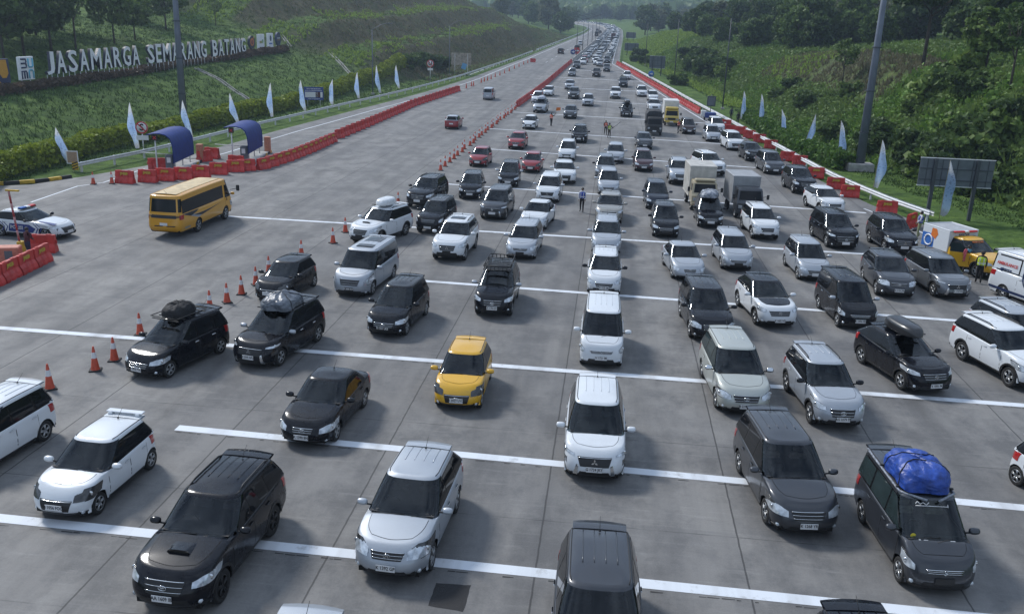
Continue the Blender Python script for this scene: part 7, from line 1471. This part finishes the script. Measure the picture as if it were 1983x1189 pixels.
# dark bushes
PROTO['bush'] = tree_proto(300, 2.6, (2.0, 1.9, 1.5), .08, .42, LM_dark, 22, 60, .8); PROTO['bush2'] = tree_proto(301, 2.2, (1.7, 1.8, 1.2), .07, .40, LM_mid, 20, 60, .75); PROTO['reed'] = tree_proto(302, 2.8, (1.3, 1.3, 1.5), .05, .5, LM_light, 16, 50, .7)
for i, (px, s) in enumerate((((1345, 140), 1.5), ((1372, 148), 1.7), ((1395, 150), 1.5), ((1335, 118), 1.3), ((1360, 128), 1.5), ((1225, 100), .9), ((1238, 112), 1.1), ((1250, 125), .9), ((1312, 165), .9), ((1230, 120), .8))): p = hit(px); tree('bush', p[0], p[1], s, '%s dark bush in the clump right of the far barriers, counted outwards' % ORD[i], 'dark bushes beyond the far right barriers', 'bush', .2, 'bush')
for i in range(54):
    px = (rnd.uniform(1690, 1990), rnd.uniform(300, 400)) if i < 26 else (rnd.uniform(1440, 1983), rnd.uniform(150, 320)); p = hit(px)
    if p[0] < FOOT_R(p[1])+1.5 or (p[0]-23.5)**2+(p[1]-88.8)**2 < 20: continue
    k = rnd.choice(['bush', 'bush2', 'bush', 'reed']); tree(k, p[0], p[1], rnd.uniform(.6, 1.1), {'bush': 'dark bush growing on the right hand slope', 'bush2': 'mid green bush growing on the right hand slope', 'reed': 'light green reedy bush growing on the right hand slope'}[k], 'bushes on the right slope', 'bush', .2, 'bush')
for i, px in enumerate(((800, 152), (822, 147), (846, 143), (862, 141))): p = G(*px); tree('bush', p[0]-.8, p[1], .95, '%s dark shrub in the row right of the yellow green hedge' % ORD[i], 'dark shrubs beside the left guard rail', 'bush', .1, 'bush')
# hedges
def hedge(path, w, h, leaf, n_per_m, lm, label, seed, on_terrain=True, name='hedge'):
    g = np.random.default_rng(seed); path = np.array(path, float); d = np.concatenate([[0], np.cumsum(np.hypot(*np.diff(path, axis=0).T))]); n = int(d[-1]*n_per_m); s = g.uniform(0, d[-1], n); x = np.interp(s, d, path[:, 0]); y = np.interp(s, d, path[:, 1]); hh = h*(.72+.5*fbm(s/2.3, s*0+seed, seed)); u = g.uniform(-1, 1, n); v = g.uniform(0, 1, n)**.6; lim = np.sqrt(np.maximum(0, 1-(v*.93)**4)); ox = u*lim*w/2*(1+.3*(fbm(s/1.9, s*0+3, seed+1)-.5))
    dx = np.gradient(path[:, 0])[np.clip(np.searchsorted(d, s)-1, 0, len(path)-1)]; dy = np.gradient(path[:, 1])[np.clip(np.searchsorted(d, s)-1, 0, len(path)-1)]; l = np.hypot(dx, dy); nx_, ny_ = -dy/l, dx/l; X, Y = x+nx_*ox, y+ny_*ox; Z = (terrain(X, Y) if on_terrain else zroad(Y))+v*hh+.05; V, F = cards(np.stack([X, Y, Z], 1), leaf, g); o0 = np.array([path[0, 0], path[0, 1], 0])
    me = big_mesh('hedge', V-o0, F, lm); o = link(name, me); o.location = o0; return tag(o, label, 'hedge')
hp = [G(*p)[:2]+np.array([-.6, .3]) for p in ((-40, 372), (0, 350), (60, 333), (120, 316), (200, 292), (330, 266), (430, 240), (560, 213), (640, 192), (700, 175), (785, 153))]
hedge(hp, 2.2, 1.75, .22, 330, LM_hedge, 'long yellow green hedge along the foot of the left slope', 3)
hedge([G(*p)[:2]+np.array([.6, .3]) for p in ((1436, 230), (1470, 252), (1510, 276), (1560, 303), (1600, 321), (1622, 331))], 2.6, 1.5, .30, 260, LM_box, 'clipped green hedge behind the right hand flags', 4)
hedge([hit(p) for p in ((-20, 188), (60, 176), (130, 165), (200, 155), (270, 145), (330, 133), (400, 122), (470, 112), (555, 98))], 1.4, .75, .24, 150, LM_brown, 'low reddish brown hedge in front of the hillside letters', 6)
# grass on the slopes, dry grass, and rank growth: nobody could count these
def scatter(name, xs, ys, h, w, lm, per, seed, leafy=False):
    g = np.random.default_rng(seed); n = len(xs); X = np.repeat(xs, per)+g.normal(0, .16 if not leafy else .55, n*per); Y = np.repeat(ys, per)+g.normal(0, .16 if not leafy else .55, n*per); Z = terrain(X, Y); m = len(X); H_ = np.repeat(np.broadcast_to(h, n)*g.uniform(.6, 1.35, n), per)*g.uniform(.7, 1.2, m)
    if leafy: V, F = cards(np.stack([X, Y, Z+H_*g.uniform(.1, 1., m)], 1), w, g, .2)
    else:
        a = g.uniform(0, 2*pi, m); W_ = np.broadcast_to(w, m)*g.uniform(.6, 1.3, m); ux, uy = np.cos(a)*W_/2, np.sin(a)*W_/2; lx, ly = g.normal(0, .35, m)*H_, g.normal(0, .35, m)*H_; B = np.stack([X, Y, Z-.04], 1); U = np.stack([ux, uy, ux*0], 1); T = B+np.stack([lx, ly, H_], 1); V = np.stack([B-U, B+U, T+U*.25, T-U*.25], 1).reshape(-1, 3); F = np.arange(4*m).reshape(m, 4)
    me = big_mesh(name, V, F, lm); return tag(link(name, me), kind='stuff')
g = np.random.default_rng(77); n = 42000; y = 56+(g.uniform(0, 1, n)**1.5)*390; d_ = g.uniform(-3.5, 48, n)**1.; x = FOOT_L(y)-d_; keep = (x < RAIL_L(y)-.5); x, y = x[keep], y[keep]; dd_ = FOOT_L(y)-x; ledge = ((dd_ > 8.5)*(dd_ < 16)+(dd_ > 21)*(dd_ < 29)+(dd_ > 34)*(dd_ < 42)) > 0; dryf = (sst(160, 190, y)*g.uniform(0, 1, len(y)) > .42) & ~(ledge & (g.uniform(0, 1, len(y)) < .5)); lit = (y > 165) & ledge & ~dryf & (fbm(x/9., y/14., 61) > .43)
LM_bank = leafmat('bank grass with painted sun', (.07, .13, .02), (.26, .36, .07), .4); tag(scatter('grass', x[lit], y[lit], .36, .30, LM_bank, 5, 12), 'bright grass on the ledges of the terraced hill', None); dryf = dryf; tag(scatter('grass', x[~dryf], y[~dryf], .26, .11, LM_grass, 4, 1), 'uncut grass covering the left slope', None); tag(scatter('dry_grass', x[dryf], y[dryf], .42, .22, LM_dry, 3, 2), 'dry grass on the terraced left hill', None)  # bank and ledge blades carry sunlight in their brighter green
n = 9000; y = g.uniform(46, 260, n); x = RAIL_R(y)+g.uniform(.4, 1, n)**.8*(FOOT_R(y)-RAIL_R(y)+2); tag(scatter('verge_grass', x, y, .16, .12, LM_grass, 3, 3), 'mown grass of the right verge', None)
n = 21000; y = 45+g.uniform(0, 1, n)**1.2*230; d_ = 1+g.uniform(0, 1, n)**1.1*42; x = FOOT_R(y)+d_; br = (y > 112)*(y < 178)*(d_ < 18)*(d_ > 6); lum = fbm(x/7., y/7., 50)
a = (~br) & (lum > .50); b_ = (~br) & (lum <= .50); c_ = br & (g.uniform(0, 1, n) < .8)
tag(scatter('undergrowth', x[a], y[a], .8, .30, LM_box, 9, 4, True), 'bright broad leaved growth over the right slope', None); tag(scatter('undergrowth', x[b_], y[b_], .95, .33, LM_mid, 9, 5, True), 'darker rank growth over the right slope', None); tag(scatter('dry_grass', x[c_], y[c_], .5, .2, LM_dry, 6, 6), 'dry brown grass on the bare patch of the right hill', None); k_ = (~br) & (g.uniform(0, 1, n) < .35); tag(scatter('tall_grass', x[k_], y[k_], 1.0, .15, LM_light, 7, 8), 'tall pale grass on the right slope', None)
n = 19000; y = g.uniform(150, 430, n); x = FOOT_R(y)-3+g.uniform(0, 30, n); tag(scatter('bank_grass', x, y, .40, .5, LM_bank, 3, 9), 'grass on the bright green bank, sunlight put into its colour', None)
# far woodland on the ridges reads as one mass
g = np.random.default_rng(91); n = 5200; y = 830+g.uniform(0, 1, n)**1.3*1950; x = g.uniform(-.42, .38, n)*y; z = terrain(x, y); R_ = g.uniform(4.5, 8.5, n); tpl = np.array([(cos(a)*cos(b), sin(a)*cos(b), sin(b)) for b in (-.5, .25, .85) for a in np.linspace(0, 2*pi, 7)[:-1]]+[(0, 0, 1.)]); tf = [[i, (i+1) % 6, (i+1) % 6+6, i+6] for i in range(6)]+[[i+6, (i+1) % 6+6, (i+1) % 6+12, i+12] for i in range(6)]+[[i+12, (i+1) % 6+12, 18, 18] for i in range(6)]; tf = np.array([q for q in tf if q[2] != q[3]])
V = tpl[None]*R_[:, None, None]*g.uniform(.75, 1.25, (n, 19, 1))*np.array([1, 1, 1.15])+np.stack([x, y, z+R_*.75], 1)[:, None]; F = (tf[None]+np.arange(n)[:, None, None]*19).reshape(-1, 4); P3 = V.reshape(-1, 3)
pc = np.repeat(np.stack([x, y, z+R_*.8], 1), 14, 0); q = g.normal(size=pc.shape); q /= np.linalg.norm(q, axis=1)[:, None]; V2, F2 = cards(pc+q*np.repeat(R_, 14)[:, None]*.95, 3.2, g); tag(link('woodland', big_mesh('woodland', np.concatenate([P3, V2]), np.concatenate([F, F2+len(P3)]), LM_mid)), 'hazy woodland covering the far ridges', None, kind='stuff')
# ------------------------------------------------------------------ people
M_skin = mat('brown skin', (.20, .11, .07), .6, var=.1); M_hair = mat('black hair', (.010, .009, .009), .6)
CL = dict(black=mat('black cloth', (.012, .012, .015), .9), navy=mat('navy cloth', (.015, .02, .05), .9), dred=mat('dark red shirt', (.06, .012, .018), .85), white=mat('white shirt', (.5, .51, .53), .8), blue=mat('blue vest', (.02, .05, .3), .7), orange=mat('orange vest', (.75, .12, .04), .6), lime=mat('lime vest', (.45, .58, .03), .6), brown=mat('dark brown cloth', (.035, .03, .028), .9), olive=mat('pale olive cloth', (.22, .24, .13), .9), cyan=mat('light blue cloth', (.10, .30, .42), .85), pink=mat('pink cloth', (.6, .12, .15), .85))
def person(px, face, label, top, legs, vest=None, arms=None, stride=0., hat=None, h=1.68, lean=0., group=None, z=None, xy=None):
    """one continuous skinned body, clothing by region; vest, hair and cap are children. face: heading in degrees"""
    k = h/1.72; q = G(*px) if xy is None else np.array([*xy, 0]); t = empty('person', (q[0], q[1], float(zroad(q[1])) if z is None else z), R(face)); tag(t, label, 'person', group)
    V, E, RD, TG = [], [], [], []
    def v(x, y, z, r, tg): V.append((x*k, y*k, z*k)); RD.append(r*k); TG.append(tg); return len(V)-1
    def e(a, b): E.append((a, b))
    L = lean; pel = v(0, 0, .93, .125, 'legs'); w = v(L*.4, 0, 1.08, .115, 'top'); ch = v(L*.8, 0, 1.28, .135, 'top'); nk0 = v(L, 0, 1.43, .075, 'top'); nk = v(L*1.05, 0, 1.50, .052, 'skin'); hd = v(L*1.1+.01, 0, 1.58, .085, 'skin'); ht = v(L*1.12, 0, 1.68, .078, 'skin'); ns = v(L*1.1+.095, 0, 1.585, .018, 'skin')
    for a, b in ((pel, w), (w, ch), (ch, nk0), (nk0, nk), (nk, hd), (hd, ht), (hd, ns)): e(a, b)
    for sg in (1, -1):
        s_ = stride*sg; hp_ = v(0, sg*.095, .88, .098, 'legs'); kn = v(.05+s_*.5, sg*.10, .49, .066, 'legs'); an = v(s_*.95-(.05 if s_ < 0 else 0), sg*.105, .09+(.05 if s_ < -.05 else 0), .045, 'legs'); to = v(s_*.95+.15, sg*.125, .035+(.02 if s_ < -.05 else 0), .036, 'shoe'); e(pel, hp_); e(hp_, kn); e(kn, an); e(an, to)
        sh = v(L, sg*.185, 1.40, .064, 'top'); A = (arms or {}).get(sg, ((.02, .25, 1.13), (.10, .23, .90))); el = v(A[0][0]+L*.5, sg*A[0][1], A[0][2], .047, 'top'); wr = v(A[1][0]+L*.3, sg*A[1][1], A[1][2], .034, 'skin'); e(nk0, sh); e(sh, el); e(el, wr)
        dv = np.array([A[1][0]-A[0][0], sg*(A[1][1]-A[0][1]), A[1][2]-A[0][2]]); dv /= np.linalg.norm(dv); W_ = np.array([A[1][0]+L*.3, sg*A[1][1], A[1][2]]); pv = np.cross(dv, [0, sg*1., .2]); pv /= np.linalg.norm(pv)+1e-6; pm = W_+dv*.055; pl = v(*pm, .032, 'skin'); e(wr, pl)
        for f in range(4): o_ = pv*(f-1.5)*.021; a_ = v(*(pm+dv*.045+o_), .010, 'skin'); b_ = v(*(pm+dv*(.085-.006*abs(f-1.4))+o_+np.array([0, -sg*.014, 0])), .009, 'skin'); e(pl, a_); e(a_, b_)
        th = v(*(W_+dv*.05+pv*.045), .011, 'skin'); e(wr, th)
    me = bpy.data.meshes.new('body'); me.from_pydata(V, E, []); o = link('body', me, t); sk = o.modifiers.new('s', 'SKIN'); sk.use_smooth_shade = True; ss = o.modifiers.new('u', 'SUBSURF'); ss.levels = 1; ss.render_levels = 1
    for i, r in enumerate(RD): s = me.skin_vertices[0].data[i]; s.radius = (r, r*(1.25 if TG[i] == 'top' and abs(V[i][1]) < .01 else 1.)); s.use_root = (i == 0)
    bpy.context.view_layer.update(); ev = bpy.data.meshes.new_from_object(o.evaluated_get(bpy.context.evaluated_depsgraph_get())); o.modifiers.clear(); o.data = ev; ev.name = 'body'; ev.materials.clear(); keys = ['legs', 'top', 'skin', 'shoe']
    for m in (CL[legs], CL[top], M_skin, CL['black']): ev.materials.append(m)
    VA = np.array(V); segs = [(np.array(V[a]), np.array(V[b]), TG[b] if TG[b] != 'skin' or TG[a] == 'skin' else TG[a]) for a, b in E]
    for p in ev.polygons:
        c = np.array(p.center); best = None
        for a, b, tg in segs:
            d_ = b-a; u = np.clip(((c-a) @ d_)/(d_ @ d_+1e-9), 0, 1); q_ = np.linalg.norm(c-a-d_*u); 
            if best is None or q_ < best[0]: best = (q_, tg)
        p.material_index = keys.index(best[1]); p.use_smooth = True
    mb = MB(); P = []
    for i in range(9):
        a = i/8*pi*.62; P.append([((L*1.1+.0)*k+k*(.105*sin(a)*cos(b)-.012), k*.098*sin(a)*sin(b), k*(1.612+.115*cos(a))) for b in np.linspace(.55 if i > 4 else 0, 2*pi-(.55 if i > 4 else 0), 15)])
    mb.grid(np.array(P), 0, True); mb.build('hair', M_hair, t)
    for sg in (1, -1): mb = MB(); mb.lathe([(0, .007*k), (.011*k, 0)], 6, 0, 'x', ((L*1.1+.098)*k, sg*.032*k, 1.615*k)); mb.build('eye', CL['black'], t)
    mb = MB(); mb.box(((L*1.1+.092)*k, 0, 1.535*k), (.012*k, .045*k, .01*k)); mb.build('mouth', CL['dred'], t)
    if vest:
        P = []
        for z, rx, ry in ((1.0, .150, .205), (1.1, .140, .195), (1.26, .165, .215), (1.38, .13, .20), (1.43, .10, .13)): l = np.interp(z, [.93, 1.43], [0, L]); P.append([((l+rx*cos(b)), ry*sin(b), z) for b in np.linspace(0, 2*pi, 17)])
        mb = MB(); mb.grid(np.array(P)*k, 0, True); vo = mb.build('vest', CL[vest], t)
        for sg in (1, -1):
            for fx in (1, -1): mb = MB(); mb.grid(np.array([[(np.interp(z, [.93, 1.43], [0, L])+fx*rx*1.04, sg*y_, z) for y_ in (.075, .11)] for z, rx in ((1.0, .142), (1.1, .132), (1.26, .156), (1.38, .124))])*k, 0, False); mb.build('reflective_strip', M_refl, vo)
        mb = MB(); mb.grid(np.array([[(np.interp(1.1, [.93, 1.43], [0, L])+.144*cos(b), .199*sin(b), z) for b in np.linspace(0, 2*pi, 17)] for z in (1.08, 1.13)])*k, 0, False); mb.build('reflective_strip', M_refl, vo)
    if hat: mb = MB(); mb.lathe([(.112*k, 1.64*k), (.108*k, 1.70*k), (.07*k, 1.745*k), (0, 1.76*k)], 14, 0, 'z', (L*1.1*k, 0, 0)); mb.box(((L*1.1+.13)*k, 0, 1.645*k), (.11*k, .14*k, .012*k), 0, bev=.004); mb.build('cap', CL[hat], t)
    return t
up_arm = {1: ((.12, .34, 1.30), (.34, .42, 1.52))}; fold = {1: ((.08, .25, 1.14), (.28, .10, 1.10)), -1: ((.08, .25, 1.14), (.28, .10, 1.06))}
pf = person((1067, 245), 60, 'marshal in an orange vest holding a small orange flag', 'black', 'black', 'orange', {-1: ((.10, .33, 1.30), (.22, .44, 1.55))}, .06)
q = pf.location; t = empty('signal_flag', (q.x+.48, q.y+.22, q.z+1.50)); tag(t, 'small orange flag raised by the marshal', 'flag'); mb = MB(); mb.tube([(-.02, 0, -.05), (.10, 0, .75)], .014, 6, 0); mb.build('stick', M_bam, t); mb = MB(); mb.grid(np.array([[(.04+.55*u, .05*sin(6*u), .38+.38*v+.06*u) for v in np.linspace(0, 1, 4)] for u in np.linspace(0, 1, 7)]), 0, True); mb.build('cloth', mat('orange flag cloth', (.65, .17, .03), .8), t)
person((1172, 262), -70, 'marshal in an orange vest standing behind the police officer in lime', 'black', 'brown', 'orange', fold, .08); pp = person((1179, 268), -60, 'police officer in a lime vest holding a long stick, in the middle of the plaza', 'brown', 'brown', 'lime', {1: ((.20, .28, 1.20), (.40, .36, 1.32))}, .05, 'brown')
q = pp.location; o = MB().tube([(-.5, 0, -.5), (.75, .1, .55)], .025, 6, 0).build('long_stick', M_poled); o.location = (q.x+.45, q.y-.1, q.z+1.30); tag(o, 'long dark stick held by the police officer', 'stick')
person((1126, 411), -95, 'man in a white shirt and blue vest walking between the queues', 'white', 'black', 'blue', None, .12); person((1313, 259), -170, 'marshal in an orange vest facing the dark brown grey car', 'black', 'black', 'orange', {1: ((.18, .26, 1.22), (.40, .2, 1.28))}, .03)
person((1415, 233), 90, 'man in dark clothes behind the guard rail, left of two', 'navy', 'black', None, None, .03); person((1428, 242), 100, 'man in dark clothes behind the guard rail, right of two beside a flag', 'black', 'black', None, None, .04)
person((1777, 461), 180, 'man in a blue and white vest standing between the barriers and the rescue pickup', 'white', 'olive', 'blue', {1: ((.1, .26, 1.16), (.26, .2, 1.02))}, .06, h=1.72); person((1816, 492), 40, 'worker in blue leaning into the open door of the rescue pickup', 'blue', 'navy', None, {1: ((.35, .2, 1.2), (.6, .15, 1.1)), -1: ((.35, .2, 1.2), (.6, .15, 1.05))}, .08, lean=.28)
person((1868, 530), -60, 'woman in light blue carrying a small child beside the rescue pickup', 'cyan', 'brown', None, {1: ((.12, .26, 1.12), (.30, .12, 1.14)), -1: ((.12, .26, 1.12), (.30, .12, 1.06))}, .06, h=1.58)
q = G(1868, 530); person((1866, 531), 120, 'small child in pink carried by the woman in light blue', 'pink', 'pink', None, None, 0., h=.82, xy=(q[0]-.28, q[1]-.32), z=.72)
person((1893, 549), 70, 'police officer in a lime vest walking past the front of the rescue pickup', 'brown', 'black', 'lime', None, .10, 'brown', h=1.72); person((57, 505), 75, 'man in a dark red shirt standing behind the left barriers', 'dred', 'navy', None, fold, .10, None, h=1.70, lean=.06)
# driver's arm resting in the window of the minivan with the blue load
# ------------------------------------------------------------------ haze: the humid air that fades the far hills
HZ = 0.00040
if HZ:
    m = bpy.data.materials.new('humid air'); m.use_nodes = True; t = m.node_tree; t.nodes.clear(); o = t.nodes.new('ShaderNodeOutputMaterial'); v_ = t.nodes.new('ShaderNodeVolumePrincipled'); v_.inputs['Density'].default_value = HZ; v_.inputs['Color'].default_value = (.62, .79, 1.0, 1); v_.inputs['Anisotropy'].default_value = .5; t.links.new(v_.outputs[0], o.inputs['Volume'])
    mb = MB(); mb.box((0, 2980, 146), (5400, 6080, 310)); tag(mb.build('haze', m), kind='stuff')
